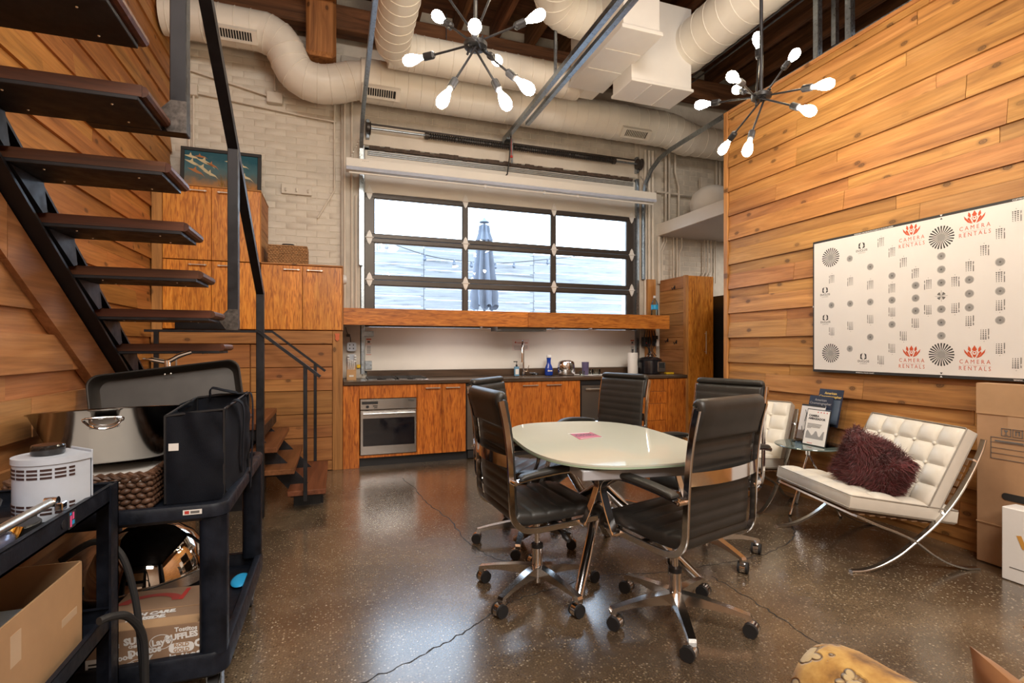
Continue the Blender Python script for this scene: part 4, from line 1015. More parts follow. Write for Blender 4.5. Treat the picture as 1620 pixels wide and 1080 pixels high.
# ---------------------------------------------------------------- padded slabs
def pad(path, half, t, seams=0, depth=.006, edge=.016, nx=7, both=False, n=64, taper=None):
    """upholstered slab following a path in the y-z plane, with sewn cross seams"""
    P = smooth_path([(0, y, z) for y, z in path], 12); L = [0]
    for i in range(1, len(P)): L.append(L[-1]+(P[i]-P[i-1]).length)
    def at(s):
        for i in range(1, len(P)):
            if L[i] >= s or i == len(P)-1:
                f = 0 if L[i] == L[i-1] else (s-L[i-1])/(L[i]-L[i-1]); return P[i-1].lerp(P[i], min(1, max(0, f)))
    T = L[-1]; up = []; lo = []; ss = [T*i/n for i in range(n+1)]
    xs = [-half, -half+edge*.35, -half+edge] + [(-half+edge)+(2*half-2*edge)*k/(nx-1) for k in range(1, nx-1)] + [half-edge, half-edge*.35, half]
    secs = []
    for x in xs:
        e = abs(x); k = 1.0 if e <= half-edge+1e-6 else (.78 if e < half-1e-6 else .30)
        ring_u = []; ring_l = []
        for s in ss:
            p = at(s); q = at(min(T, s+.004)); o = at(max(0, s-.004)); d = (q-o).normalized(); nr = Vector((0, -d.z, d.y))
            ends = min(s, T-s); ke = 1.0 if ends > edge else .35+.65*sqrt(max(0, 1-(1-ends/edge)**2))
            g = 0
            if seams:
                ph = (s/T*seams) % 1.0; dd = min(ph, 1-ph)*T/seams; g = depth*math.exp(-(dd/.006)**2) - depth*.6*(sin(pi*ph)**.7)
                if s < .01 or s > T-.01: g = 0
            ring_u.append(Vector((x, p.y, p.z))+nr*(t/2*k*ke-(g if k == 1 else g*.4)))
            ring_l.append(Vector((x, p.y, p.z))-nr*(t/2*k*ke-(g*.6 if both and k == 1 else 0)))
        secs.append(ring_u+ring_l[::-1])
    vs = [v for s_ in secs for v in s_]; m = len(secs[0]); fs = []
    for i in range(len(secs)-1):
        for k in range(m): l = (k+1) % m; fs.append((i*m+k, i*m+l, (i+1)*m+l, (i+1)*m+k))
    fs.append(tuple(range(m-1, -1, -1))); fs.append(tuple((len(secs)-1)*m+k for k in range(m)))
    return MB().add(vs, fs)

# ---------------------------------------------------------------- office chairs
def make_chair():
    c = thing('office_chair', '', 'chair'); B = lambda m, n, mt, p=c, s=35: m.build(n, MT[mt], p, smooth=s)
    B(pad([(-.215, .462), (-.10, .455), (.05, .462), (.17, .468), (.225, .452), (.25, .415)], .232, .058, 6, .0045), 'seat', 'leather', s=60)
    back = [(-.205, .475), (-.214, .56), (-.222, .70), (-.236, .86), (-.262, 1.015)]
    B(pad(back, .218, .026, 11, .004, .012, both=True), 'backrest', 'leather', s=60)
    B(pad([(-.254, .885), (-.268, .94), (-.288, 1.005), (-.283, 1.036), (-.258, 1.028)], .222, .040, edge=.02, n=30), 'headrest_roll', 'leather', s=60)
    sp = [(.215, .425), (.05, .412), (-.12, .405), (-.192, .425), (-.230, .475), (-.238, .56), (-.242, .66), (-.252, .80), (-.268, .91), (-.291, 1.015)]
    for s in (-1, 1):
        m = MB(); m.ribbon(smooth_path([(s*.236, y, z) for y, z in sp], 5), (1, 0, 0), .013, .030, c=.003); B(m, 'side_frame', 'chrome')
    # bowed chrome strap across the back
    m = MB(); m.ribbon([(x, -.254-.035*(1-(x/.232)**2), .735) for x in [-.232+.464*i/12 for i in range(13)]], (0, 0, 1), .055, .006); B(m, 'back_strap', 'chrome')
    for s in (-1, 1):
        ap = smooth_path([(s*.268, y, z) for y, z in ((-.236, .645), (-.15, .660), (.0, .674), (.10, .672), (.165, .654), (.195, .61), (.180, .55), (.15, .48), (.118, .415))], 5)
        a = B(MB().ribbon(ap, (1, 0, 0), .042, .009, c=.002), 'armrest', 'chrome')
        B(MB().cyl((s*.225, -.240, .645), (s*.285, -.236, .645), .011, n=10), 'arm_bolt', 'chrome', a); B(MB().cyl((s*.225, .118, .418), (s*.285, .118, .418), .012, n=10), 'arm_bolt', 'chrome', a)
        pp = pad([(-.212, .664), (-.12, .680), (.02, .692), (.10, .690), (.155, .674), (.180, .648)], .027, .026, edge=.010, nx=4, n=24)
        pp.v = [(x+s*.268, y, z) for x, y, z in pp.v]; B(pp, 'arm_pad', 'leather', a, 60)
    m = MB(); m.box(-.09, .09, -.12, .10, .375, .405, .006); m.box(-.235, .235, -.015, .015, .40, .415, .003); B(m, 'tilt_mechanism', 'black')
    m = MB(); m.tube([(.08, .02, .385), (.17, .03, .37), (.235, .03, .36)], .006, 8); m.tube([(.235, .03, .36), (.285, .03, .352)], [.012, .010], 8); B(m, 'tilt_lever', 'black')
    m = MB(); m.cyl((0, 0, .075), (0, 0, .225), .027, n=20); m.cyl((0, 0, .045), (0, 0, .075), .016, n=14); B(m, 'column', 'chrome')
    B(MB().cyl((0, 0, .225), (0, 0, .245), .030, n=20), 'column_collar', 'black'); B(MB().cyl((0, 0, .245), (0, 0, .38), .014, n=14), 'gas_lift', 'chrome')
    B(MB().lathe([(.030, .075), (.040, .080), (.040, .125), (.030, .135)], 20), 'base_hub', 'chrome')
    for k in range(5):
        M = Matrix.Rotation(2*pi*k/5+.25, 4, 'Z'); m = MB()
        pr = [(.03, .136), (.11, .130), (.22, .112), (.315, .092), (.322, .080), (.318, .062), (.30, .060), (.295, .078), (.20, .088), (.11, .088), (.03, .082)]
        secs = []
        for y in (-1, 1): secs.append([(r_, y*(.022-.007*(r_/.32)), z) for r_, z in pr])
        n = len(pr); vs = secs[0]+secs[1]; fs = [tuple(range(n-1, -1, -1)), tuple(range(n, 2*n))]+[(i, (i+1) % n, n+(i+1) % n, n+i) for i in range(n)]
        m.add(vs, fs, M); lg = B(m, 'leg', 'alu', s=25)
        rr = Matrix.Rotation(k*1.9, 4, 'Z'); K = M @ Matrix.Translation((.307, 0, 0)) @ rr
        m = MB(); m.cyl((0, 0, .055), (0, 0, .066), .006, n=8)
        m.tube([(-.014, -.012, .032), (.014, -.012, .032)], .0318, 18)
        m.v = [tuple(K @ Vector(p)) for p in m.v]; cas = B(m, 'caster', 'chrome', lg)
        m = MB()
        for s in (-1, 1): m.tube([(s*.013, -.012, .0305), (s*.027, -.012, .0305)], .0305, 18)
        m.v = [tuple(K @ Vector(p)) for p in m.v]; B(m, 'caster_wheel', 'rubber', lg)
    return c
ch0 = make_chair()
SP = [((.985, 2.46), 3, 'black office chair front left, seen from behind its chrome back strap, facing right'),
      ((1.17, 3.13), -43, 'black office chair mostly hidden behind the front left chair'),
      ((1.87, 3.42), 197, 'black office chair at the far side of the table before the dishwasher'),
      ((1.48, 1.985), 105, 'black office chair nearest the camera, back turned, right of the table'),
      ((2.15, 2.58), 200, 'black office chair right of the table, behind the nearest chair')]
for i, (p, a, lab) in enumerate(SP):
    o = ch0 if i == 0 else copy_tree(ch0)
    o.location = (p[0], p[1], 0); o.rotation_euler = (0, 0, radians(a-90)); o['label'] = lab; o['group'] = 'office chairs round the glass table'

# ---------------------------------------------------------------- glass table
tb = thing('meeting_table', 'barrel-shaped cream glass table on crossed chrome legs', 'table', (1.38, 2.55, 0), radians(-7))
def barrel(a, b, n, e=2.9):
    o = []
    for i in range(n):
        t = 2*pi*i/n; c, s = cos(t), sin(t); o.append((a*abs(c)**(2/e)*(1 if c >= 0 else -1), b*abs(s)**(2/e)*(1 if s >= 0 else -1)))
    return o
m = MB(); m.prism(barrel(.455, .655, 72), 'z', .742, .750); m.build('glass_top', plain('cream_back_painted_glass', (.62, .635, .545), .04, var=.01, spec=.7), tb, world=False, smooth=25)
MB().prism(barrel(.456, .656, 72), 'z', .7335, .7415).build('glass_edge', plain('green_glass_edge', (.42, .55, .40), .1, spec=.7), tb, world=False, smooth=25)
MB().prism(barrel(.41, .615, 48), 'z', .7235, .733).build('sub_top', plain('beige_sub_top', (.42, .30, .19), .4), tb, world=False, smooth=25)
MB().box(-.30, .30, -.60, .60, .678, .723, .004).build('apron', plain('grey_apron', (.50, .51, .55), .3, .2), tb, world=False)
LEG = [((1.105, 2.25), (1.58, 2.74)), ((1.12, 3.16), (1.36, 2.18)), ((1.86, 2.28), (1.17, 2.36)), ((1.72, 3.02), (1.25, 2.86))]
for i, (f, t) in enumerate(LEG):
    A = Vector((f[0], f[1], .0)); Bv = Vector((t[0], t[1], .677)); off = Vector((0, 0, 0))
    MB().tube([A, A.lerp(Bv, .97), Bv], .027, 20).build('leg', MT['chrome'], tb, smooth=40)
MB().lathe([(.055, -.02), (.06, 0), (.055, .02)], 24, (1.40, 2.52, .40)).build('leg_ring', MT['chrome'], tb)
cdm = MB(); cdm.add([(1.30, 2.735, .752), (1.44, 2.735, .752), (1.425, 2.575, .752), (1.27, 2.545, .752), (1.30, 2.735, .7505), (1.44, 2.735, .7505), (1.425, 2.575, .7505), (1.27, 2.545, .7505)], [(0, 1, 2, 3), (7, 6, 5, 4), (0, 4, 5, 1), (1, 5, 6, 2), (2, 6, 7, 3), (3, 7, 4, 0)])
cdt = thing('leaflet', 'small red printed card lying on the glass table', 'card', (1.36, 2.65, .7505)); cdm.build('card', plain('dark_red_card', (.42, .045, .07), .5), cdt, smooth=0)
m = MB(); Mx = frame((1.36, 2.655, .7526), (1, .12, 0), (0, 1, 0)); text(m, 'PLEASE\nDO NOT', .036, Mx, .001); m.build('lettering', MT['ink'], cdt, smooth=0)
m = MB(); m.box(1.285, 1.425, 2.722, 2.733, .7521, .7524); m.box(1.285, 1.42, 2.558, 2.566, .7521, .7524); m.build('white_border', MT['ink_white'], cdt, smooth=0)

# ---------------------------------------------------------------- tufted lounge chairs
def tufted(w_, h, t, nu, nv, M):
    """buttoned cushion: panels swell between seams; local x width, y length, z up"""
    m = MB(); q = 10; U, V = nu*q, nv*q
    def top(u, v):
        fu, fv = (u*nu) % 1, (v*nv) % 1
        b = (abs(sin(pi*fu))**.5)*(abs(sin(pi*fv))**.5); e = min(u, 1-u)*w_; f = min(v, 1-v)*h; d = min(e, f)
        rd = 0 if d > .02 else -.012*(1-d/.02)**2
        return (w_*(u-.5), h*(v-.5), t/2+.026*b-.014+rd)
    vs = [top(i/U, j/V) for j in range(V+1) for i in range(U+1)]; fs = [(j*(U+1)+i, j*(U+1)+i+1, (j+1)*(U+1)+i+1, (j+1)*(U+1)+i) for j in range(V) for i in range(U)]
    m.add(vs, fs, M)
    rim = [(i, 0) for i in range(U)]+[(U, j) for j in range(V)]+[(i, V) for i in range(U, 0, -1)]+[(0, j) for j in range(V, 0, -1)]
    r1 = [vs[j*(U+1)+i] for i, j in rim]; n = len(r1)
    r2 = [(x*1.006, y*1.006, t/2-.02) for x, y, z in r1]; r3 = [(x*1.006, y*1.006, -t/2+.012) for x, y, z in r1]; r4 = [(x*.985, y*.985, -t/2) for x, y, z in r1]
    vv = r1+r2+r3+r4; ff = []
    for k in range(3):
        for i in range(n): j = (i+1) % n; ff.append((k*n+i, k*n+j, (k+1)*n+j, (k+1)*n+i))
    ff.append(tuple(3*n+i for i in range(n))); m.add(vv, ff, M); return m
def tuft_detail(w_, h, t, nu, nv, M):
    b = MB(); s = MB()
    for i in range(1, nu):
        for j in range(1, nv): b.ball((w_*(i/nu-.5), h*(j/nv-.5), t/2-.009), .012, 8, 5, M, (1, 1, .6))
    rr = [(x*1.008, y*1.008) for x, y in round_rect(w_, h, .012, 3)]
    for z in (t/2-.014, -t/2+.012): s.tube([M @ Vector((x, y, z)) for x, y in rr], .0035, 6, True)
    return b, s
def make_lounge():
    c = thing('lounge_chair', '', 'chair')
    fr = [(.375, .007), (.30, .010), (.21, .035), (.10, .09), (.0, .165), (-.12, .265), (-.23, .39), (-.32, .53), (-.385, .66), (-.41, .735)]
    sp = [(-.375, .007), (-.30, .010), (-.20, .038), (-.10, .092), (.0, .165), (.10, .215), (.22, .262), (.35, .318)]
    for s in (-1, 1):
        a = smooth_path([(s*.365, y, z) for y, z in fr], 5); b = smooth_path([(s*.365, y, z) for y, z in sp], 5)
        m = MB(); m.ribbon(a, (1, 0, 0), .034, .013, c=.003); f = m.build('back_leg', MT['lounge_steel'], c)
        m = MB(); m.ribbon(b, (1, 0, 0), .034, .013, c=.003); m.build('front_leg', MT['lounge_steel'], c)
    m = MB()
    for (y, z) in ((-.36, .615), (.335, .310), (-.175, .320)): m.ribbon([(-.365, y, z), (.365, y, z)], (0, 1, .4), .034, .011)
    m.build('cross_bar', MT['chrome'], c, smooth=0)
    m = MB()
    for i in range(8):
        y = -.14+i*.062; z = .262+(y+.0)*.14; m.ribbon([(-.345, y, z+.012), (0, y, z-.004), (.345, y, z+.012)], (0, 1, 0), .034, .004)
    for i in range(6):
        k = i/5; m.ribbon([(-.345, -.235-.10*k, .40+.20*k), (.345, -.235-.10*k, .40+.20*k)], (0, -.5, 1), .034, .004)
    m.build('strap', plain('tan_strap', (.22, .12, .06), .6), c, smooth=0)
    M1 = frame((0, .055, .345), (1, 0, 0), (0, 1, .155)); M2 = frame((0, -.232, .560), (-1, 0, 0), (0, -.46, .89))
    for nm, M, w_, h in (('seat_cushion', M1, .71, .64), ('back_cushion', M2, .71, .50)):
        o = tufted(w_, h, .095, 5, 4, M).build(nm, MT['cream'], c, smooth=60); b, s = tuft_detail(w_, h, .095, 5, 4, M)
        b.build('button', MT['cream'], o, smooth=60); s.build('piping', plain('grey_piping', (.30, .27, .23), .5), o, smooth=60)
    return c
lc0 = make_lounge(); lc0.location = (3.185, 2.335, 0); lc0.rotation_euler = (0, 0, radians(164-90))
lc0['label'] = 'cream tufted lounge chair in front, with maroon fur cushion on its seat'; lc0['group'] = 'tufted cream lounge chairs'
lc1 = copy_tree(lc0); lc1.location = (3.185, 3.50, 0); lc1.rotation_euler = (0, 0, radians(202-90))
lc1['label'] = 'cream tufted lounge chair behind, left of the small glass side table'
# fur cushion
fc = thing('fur_cushion', 'maroon long-haired fur cushion leaning on the front cream lounge chair', 'cushion', (3.12, 2.31, .43))
Mc = Matrix.Translation((3.06, 2.215, .535)) @ Matrix.Rotation(radians(95), 4, 'Z') @ Matrix.Rotation(radians(72), 4, 'X') @ Matrix.Rotation(radians(-60), 4, 'Z')
def pill(u, v):
    a, b = 2*pi*u, pi*v; x = sin(b)*cos(a); y = sin(b)*sin(a); z = cos(b); k = max(abs(x), abs(y), 1e-6); rr = sqrt(x*x+y*y)/k if k > 1e-5 else 1
    return Mc @ Vector((x*rr*.195*(.93+.07*abs(z)), y*rr*.172, z*.085))
MB().grid(pill, 32, 16, True).build('pad', MT['fur'], fc, smooth=60)
m = MB(); r = random.Random(4)
for i in range(9000):
    u, v = r.random(), math.acos(1-2*r.random())/pi; p = pill(u, v); q = pill(u, max(0, v-.03)); e = pill((u+.02) % 1, v)
    n = (q-p).cross(e-p); cen = Mc.translation
    if n.length < 1e-9: continue
    n.normalize(); n = -n if n.dot(p-cen) < 0 else n
    tg = Vector((sin(p.y*26+p.z*19+2), cos(p.x*23+p.z*15), sin(p.x*17-p.y*21)))*.9+Vector((r.uniform(-1, 1), r.uniform(-1, 1), r.uniform(-1.2, .5)))*.7
    d = (n*.8+tg*.55).normalized(); L = r.uniform(.035, .06); w_ = d.cross(Vector((r.uniform(-1, 1), r.uniform(-1, 1), r.uniform(-1, 1)))).normalized()*.0016
    d2 = (d+tg*.5+Vector((0, 0, -.35))).normalized(); p1 = p+d*L*.5; p2 = p1+d2*L*.5
    m.add([p-w_, p+w_, p1-w_*.8, p1+w_*.8, p2], [(0, 1, 3, 2), (2, 3, 4)])
tag(m.build('fur', MT['fur'], fc, smooth=80, recalc=False), kind='stuff')

# side table, magazines, sign
sd = thing('side_table', 'small round glass side table on chrome tripod between the cream chairs', 'table', (3.41, 2.95, 0)); T3 = (3.41, 2.95)
m = MB(); m.lathe([(.0, .508), (.232, .508), (.235, .513), (.232, .518), (.0, .518)], 48, (T3[0], T3[1], 0)); m.build('glass_top', plain('dark_clear_glass', (.10, .135, .125), .03, spec=.8), sd)
MB().cyl((*T3, .44), (*T3, .507), .022, n=16).build('hub', MT['chrome'], sd)
for a in (185, 305, 65):
    e = (T3[0]+.205*cos(radians(a)), T3[1]+.205*sin(radians(a))); MB().tube([(*T3, .455), (e[0], e[1], .006)], .0085, 10).build('leg', MT['chrome'], sd)
    MB().cyl((e[0], e[1], 0), (e[0], e[1], .012), .011, n=10).build('foot', MT['rubber'], sd)
def upright(name, lab, cat, x, y0, y1, z0, h, lean, t, mat, edge, border=None):
    """rectangular sheet or magazine facing -x, leaning back towards +x"""
    o = thing(name, lab, cat, (x, (y0+y1)/2, z0)); U = Vector((sin(lean), 0, cos(lean))); M = frame((x, y1, z0), (0, -1, 0), U)
    w_ = y1-y0; MB().box(0, w_, 0, h, -t, 0, .0008, M).build(edge, MT[mat], o, smooth=0)
    return o, M, w_, h
hld = thing('magazine_holder', 'clear acrylic tiered magazine holder on the glass side table', 'holder', (3.45, 2.93, .5185))
m = MB()
for k, (x, h) in enumerate(((3.425, .10), (3.465, .20), (3.505, .28), (3.545, .36))): m.box(0, .003, 2.80, 3.095, 0, h, M=Matrix.Translation((x, 0, .5187)) @ Matrix.Rotation(radians(14), 4, 'Y'))
m.box(3.40, 3.56, 2.80, 3.095, .5187, .5225); m.build('tier', MT['acrylic'], hld, smooth=0)
LN = radians(14)
navy = plain('navy_cover', (.018, .024, .045), .25); MT['navy'] = navy; MT['slate'] = plain('slate_cover', (.09, .12, .17), .3); MT['coverwhite'] = plain('pale_cover', (.66, .64, .63), .3)
o, M, w_, h = upright('magazine', 'dark magazine with yellow title at the back, tallest in the holder', 'magazine', 3.522, 2.805, 3.005, .66, .285, LN, .006, 'navy', 'cover')
m = MB(); text(m, 'American\nCinematographer', .026, M @ Matrix.Translation((w_*.5, h-.045, .0006)), .0004); m.build('title', plain('gold_ink', (.75, .50, .10), .5), o, smooth=0)
m = MB(); m.box(.01, w_-.01, .02, h-.08, 0, .0003, M=M); m.build('cover_picture', MT['slate'], o, smooth=0)
o, M, w_, h = upright('magazine', 'dark blue magazine with grey title in the middle of the holder', 'magazine', 3.482, 2.855, 3.055, .615, .275, LN, .006, 'navy', 'cover')
m = MB(); text(m, 'American\nCinematographer', .026, M @ Matrix.Translation((w_*.5, h-.045, .0006)), .0004); m.build('title', MT['ink_mid'], o, smooth=0)
m = MB(); m.box(.0, w_, .0, h-.10, 0, .0003, M=M); m.build('cover_picture', MT['slate'], o, smooth=0)
o, M, w_, h = upright('magazine', 'white-covered magazine with bare branch picture, left behind the framed sign', 'magazine', 3.440, 2.885, 3.090, .545, .275, LN, .005, 'coverwhite', 'cover')
m = MB()
for q in (((.04, .23), (.055, .20), (.05, .14)), ((.055, .20), (.075, .24)), ((.03, .10), (.04, .07)), ((.05, .05), (.06, .08), (.07, .05))): m.tube([M @ Vector((a, b, .001)) for a, b in q], .0022, 5)
m.box(0, w_, h-.014, h, 0, .0006, M=M); m.build('cover_picture', MT['ink'], o, smooth=0)
sg, M, w_, h = upright('framed_sign', 'framed white notice in front of the magazines on the side table', 'sign', 3.392, 2.80, 2.995, .5195, .275, radians(13), .008, 'ink', 'frame')
MB().box(.006, w_-.004, .006, h-.006, 0, .0008, M=M).build('sheet', MT['paper'], sg, smooth=0)
m = MB(); text(m, 'CAMERA\nAMBASSADOR', .022, M @ Matrix.Translation((.022, h-.062, .0012)), .0012, 'LEFT')
m.build('title', MT['ink'], sg, smooth=0)
m = MB()
for i in range(5): m.box(.022, .022+(.12 if i < 4 else .05)-.004*i, h-.115-i*.008, h-.111-i*.008, .0008, .0012, M=M)
m.build('small_print', MT['ink_grey'], sg, smooth=0)
m = MB(); r = random.Random(2)
prof = [(.02, .05)]+[(.02+.15*i/16, .085+.02*sin(i*.9)+r.uniform(0, .012)) for i in range(17)]+[(.17, .05)]
m.prism(prof, 'z', .0008, .0012, M); m.build('sketch', MT['ink_mid'], sg, smooth=0)
m = MB()
for x in (.09, .115, .14, .165): m.prism([(x, h-.022), (x+.005, h-.014), (x+.010, h-.022), (x+.005, h-.026)], 'z', .0008, .0014, M)
m.box(.04, .085, .014, .018, .0008, .0013, M=M); m.build('red_marks', MT['red'], sg, smooth=0)

# boxes by the wall
cb = thing('cardboard_carton', 'tall flat brown cardboard carton standing against the timber partition', 'box', (3.62, 1.6, 0))
MB().box(3.585, 3.68, 1.05, 1.965, .005, 1.05, .003).build('carton', MT['card'], cb)
m = MB()
for z in (.872, .235): m.box(3.580, 3.586, 1.05, 1.965, z, z+.006)
m.build('flap_edge', MT['card_pale'], cb, smooth=0)
MB().box(3.582, 3.585, 1.05, 1.965, .878, 1.048).build('flap', MT['card_pale'], cb, smooth=0)
Mk = frame((3.5835, 1.965, 0), (0, -1, 0), (0, 0, 1))
m = MB(); m.prism([(x+.195, y+.415) for x, y in round_rect(.145, .04, .019, 5)], 'z', 0, .0012, Mk); m.build('hand_hole', MT['ink'], cb, smooth=0)
m = MB()
def outline(m, x0, x1, z0, z1, t, M): 
    m.box(x0, x1, z0, z0+t, 0, .0012, M=M); m.box(x0, x1, z1-t, z1, 0, .0012, M=M); m.box(x0, x0+t, z0, z1, 0, .0012, M=M); m.box(x1-t, x1, z0, z1, 0, .0012, M=M)
for i in range(4):
    x = .12+i*.052; outline(m, x, x+.044, .755, .80, .003, Mk)
    if i == 0: m.prism([(x+.012, .79), (x+.032, .79), (x+.024, .775), (x+.024, .765), (x+.03, .765), (x+.03, .762), (x+.014, .762), (x+.014, .765), (x+.02, .765), (x+.02, .775)], 'z', 0, .0012, Mk)
    if i in (1, 3): m.box(x+.012, x+.017, .765, .79, 0, .0012, M=Mk); m.box(x+.027, x+.032, .765, .79, 0, .0012, M=Mk); m.box(x+.012, x+.032, .787, .791, 0, .0012, M=Mk)
    if i == 2: m.lathe([(.0, 0), (.012, .0), (.012, .0012), (.0, .0012)], 12, (x+.022, .775, 0), Mk)
outline(m, .07, .60, .62, .745, .003, Mk)
for z in (.652, .683, .714): m.box(.07, .60, z, z+.002, 0, .0012, M=Mk)
m.box(.245, .248, .62, .745, 0, .0012, M=Mk); m.box(.09, .22, .72, .728, 0, .0012, M=Mk); m.box(.27, .40, .72, .728, 0, .0012, M=Mk); m.build('carton_print', MT['ink_grey'], cb, smooth=0)
m = MB(); m.box(.15, .36, .80, .872, .0, .0010, M=Mk); m.build('tape', plain('clear_tape', (.46, .29, .17), .2), cb, smooth=0)
wc = thing('white_box', 'low white box with orange mark in front of the tall cardboard carton', 'box', (3.5, 1.45, 0))
MB().box(3.43, 3.55, 1.05, 1.765, .003, .395, .004).build('box', MT['white'], wc)
MB().box(3.4285, 3.43, 1.05, 1.73, .075, .079).build('lid_line', MT['ink_grey'], wc, smooth=0)
Mw = frame((3.4293, 1.70, .235), (0, -1, 0), (0, 0, 1)); m = MB()
m.prism([(0, .02), (.02, .025), (.035, -.015), (.05, .02), (.07, .02), (.085, -.015), (.10, .025), (.12, .02), (.095, -.045), (.075, -.045), (.06, -.01), (.045, -.045), (.025, -.045)], 'z', 0, .001, Mw); m.build('emblem', plain('amber_ink', (.60, .30, .06), .5), wc, smooth=0)

# sofa end and suede pillow in the near right corner
sf = thing('floral_sofa', 'gold floral velvet sofa with rolled arm at the near right corner', 'sofa', (1.7, .5, 0))
A = Vector((1.185, 1.02, .375)); D = Vector((.14, -.99, 0)).normalized(); S_ = Vector((0, 0, 1)); N_ = D.cross(S_)
rings = [(-.004, .03), (0, .085), (.015, .112), (.045, .126)]+[(.09*i, .130+.003*sin(i*2)) for i in range(1, 11)]
vs = [A+D*l+(N_*cos(2*pi*k/28)+S_*sin(2*pi*k/28)*.95)*r_ for (l, r_) in rings for k in range(28)]
fs = [(i*28+k, i*28+(k+1) % 28, (i+1)*28+(k+1) % 28, (i+1)*28+k) for i in range(len(rings)-1) for k in range(28)]+[tuple(range(27, -1, -1)), tuple((len(rings)-1)*28+k for k in range(28))]
MB().add(vs, fs).build('rolled_arm', MT['sofa'], sf, smooth=60)
Ma = frame((A.x, A.y, 0), D, Vector((-D.y, D.x, 0)))
MB().box(.02, .90, -.085, .085, .07, .35, .02, Ma).build('arm_panel', MT['sofa'], sf)
MB().box(.24, .90, .0875, 1.0, .10, .30, .03, Ma).build('seat_base', MT['sofa'], sf)
MB().box(.21, .90, .088, 1.0, .303, .34, .018, Ma).build('seat_cushion', MT['sofa'], sf, smooth=60)
for (a, b) in ((.06, 0), (.85, 0), (.30, .9), (.85, .9)): MB().tube([Ma @ Vector((a, b, .105)), Ma @ Vector((a, b, 0))], [.022, .016], 10).build('foot', MT['tread'], sf)
pi_ = thing('suede_pillow', 'brown suede pillow with a peaked corner leaning on the gold floral sofa', 'pillow', (1.46, .70, .34))
Mp = Matrix.Translation((1.46, .70, .42)) @ Matrix.Rotation(radians(75), 4, 'Z') @ Matrix.Rotation(radians(65), 4, 'X') @ Matrix.Rotation(radians(20), 4, 'Z')
def sq(u, v):
    x, y = 2*u-1, 2*v-1; k = (1-x*x)*(1-y*y); pinch = 1-.10*(1-abs(x*y)); return x*.125*pinch, y*.11*pinch, .045*max(0, k)**.45
m = MB(); m.grid(lambda u, v: sq(u, v), 16, 16, M=Mp); m.grid(lambda u, v: (sq(u, v)[0], sq(u, v)[1], -sq(u, v)[2]), 16, 16, M=Mp); m.build('cover', MT['suede'], pi_, smooth=60)
gp_ = thing('floral_pillow', 'gold floral velvet pillow right behind the brown suede pillow, at the frame corner', 'pillow', (1.62, .64, .34))
Mp = Matrix.Translation((1.58, .665, .455)) @ Matrix.Rotation(radians(60), 4, 'Z') @ Matrix.Rotation(radians(70), 4, 'X') @ Matrix.Rotation(radians(10), 4, 'Z')
m = MB(); m.grid(lambda u, v: sq(u, v), 16, 16, M=Mp); m.grid(lambda u, v: (sq(u, v)[0], sq(u, v)[1], -sq(u, v)[2]), 16, 16, M=Mp); m.build('cover', MT['sofa'], gp_, smooth=60)
# ---------------------------------------------------------------- lens chart on the partition
fc_ = thing('focus_chart', 'large white lens test chart in black frame on the timber partition', 'chart', (3.67, 2.2, 1.06))
CX = 3.668; CYm, CZm = 2.20, 1.588
MB().box(CX, 3.685, CYm-.935, CYm+.935, 1.062, 2.112, .002).build('backing_board', MT['ink'], fc_, smooth=0)
MB().box(CX-.0015, CX, CYm-.921, CYm+.921, 1.082, 2.094).build('white_face', plain('chart_white', (.72, .69, .66), .35, var=.01), fc_, smooth=0)
Mc_ = frame((CX-.0019, CYm, CZm), (0, -1, 0), (0, 0, 1))       # local x runs right, y up
I4 = Matrix.Identity(4)
def disc(mb, x, y, r, z=0, n=20, r0=0):
    if r0: mb.add([(x+q*cos(2*pi*k/n), y+q*sin(2*pi*k/n), z) for q in (r0, r) for k in range(n)], [(k, (k+1) % n, n+(k+1) % n, n+k) for k in range(n)])
    else: mb.add([(x+r*cos(2*pi*k/n), y+r*sin(2*pi*k/n), z) for k in range(n)], [tuple(range(n))])
def star(mb, x, y, r, n, r0):
    for k in range(n):
        a0, a1 = 2*pi*(k-.25)/n, 2*pi*(k+.25)/n
        mb.add([(x+r0*cos(a0), y+r0*sin(a0), 0), (x+r*cos(a0), y+r*sin(a0), 0), (x+r*cos(a1), y+r*sin(a1), 0), (x+r0*cos(a1), y+r0*sin(a1), 0)], [(0, 1, 2, 3)])
def two(name, m1, t1, m2, t2):
    """one flat print in two inks"""
    n = len(m1.v); k = len(m1.f); m = MB(); m.v = m1.v+m2.v; m.f = m1.f+[tuple(i+n for i in f) for f in m2.f]
    me = m.mesh(name, MT[t1], 0, False); me.materials.append(MT[t2])
    for i, p in enumerate(me.polygons): p.material_index = 0 if i < k else 1
    return me
def stick(name, me, x, y, sx=1, sy=1):
    o = bpy.data.objects.new(name, me); COL.objects.link(o); o.parent = fc_
    o.matrix_local = WM[fc_].inverted() @ Mc_ @ Matrix.Translation((x, y, 0)) @ Matrix.Diagonal((sx, sy, 1, 1)); return o
a_, b_ = MB(), MB(); star(a_, 0, 0, .074, 24, .022); disc(b_, 0, 0, .0225); STAR = two('starburst', a_, 'ink', b_, 'ink_mid')
a_, b_ = MB(), MB(); disc(a_, 0, 0, .0185); star(b_, 0, 0, .0245, 36, .017); disc(b_, 0, 0, .006, .0002); DOT = two('focus_target', a_, 'ink_mid', b_, 'ink_grey')
SX, SY = .1535, .0850
for x in (-.775, 0, .775):
    for y in (-.375, .375): stick('starburst', STAR, x, y)
dots = [(0, k) for k in (-3, -2, -1, 1, 2, 3)]
for s in (-1, 1): dots += [(s, -1), (s, 0), (s, 1), (2*s, -2), (2*s, 0), (2*s, 2), (3*s, -3), (3*s, 0), (3*s, 3), (4*s, 0), (4.02*s, -4), (4.02*s, 4), (5*s, 0)]
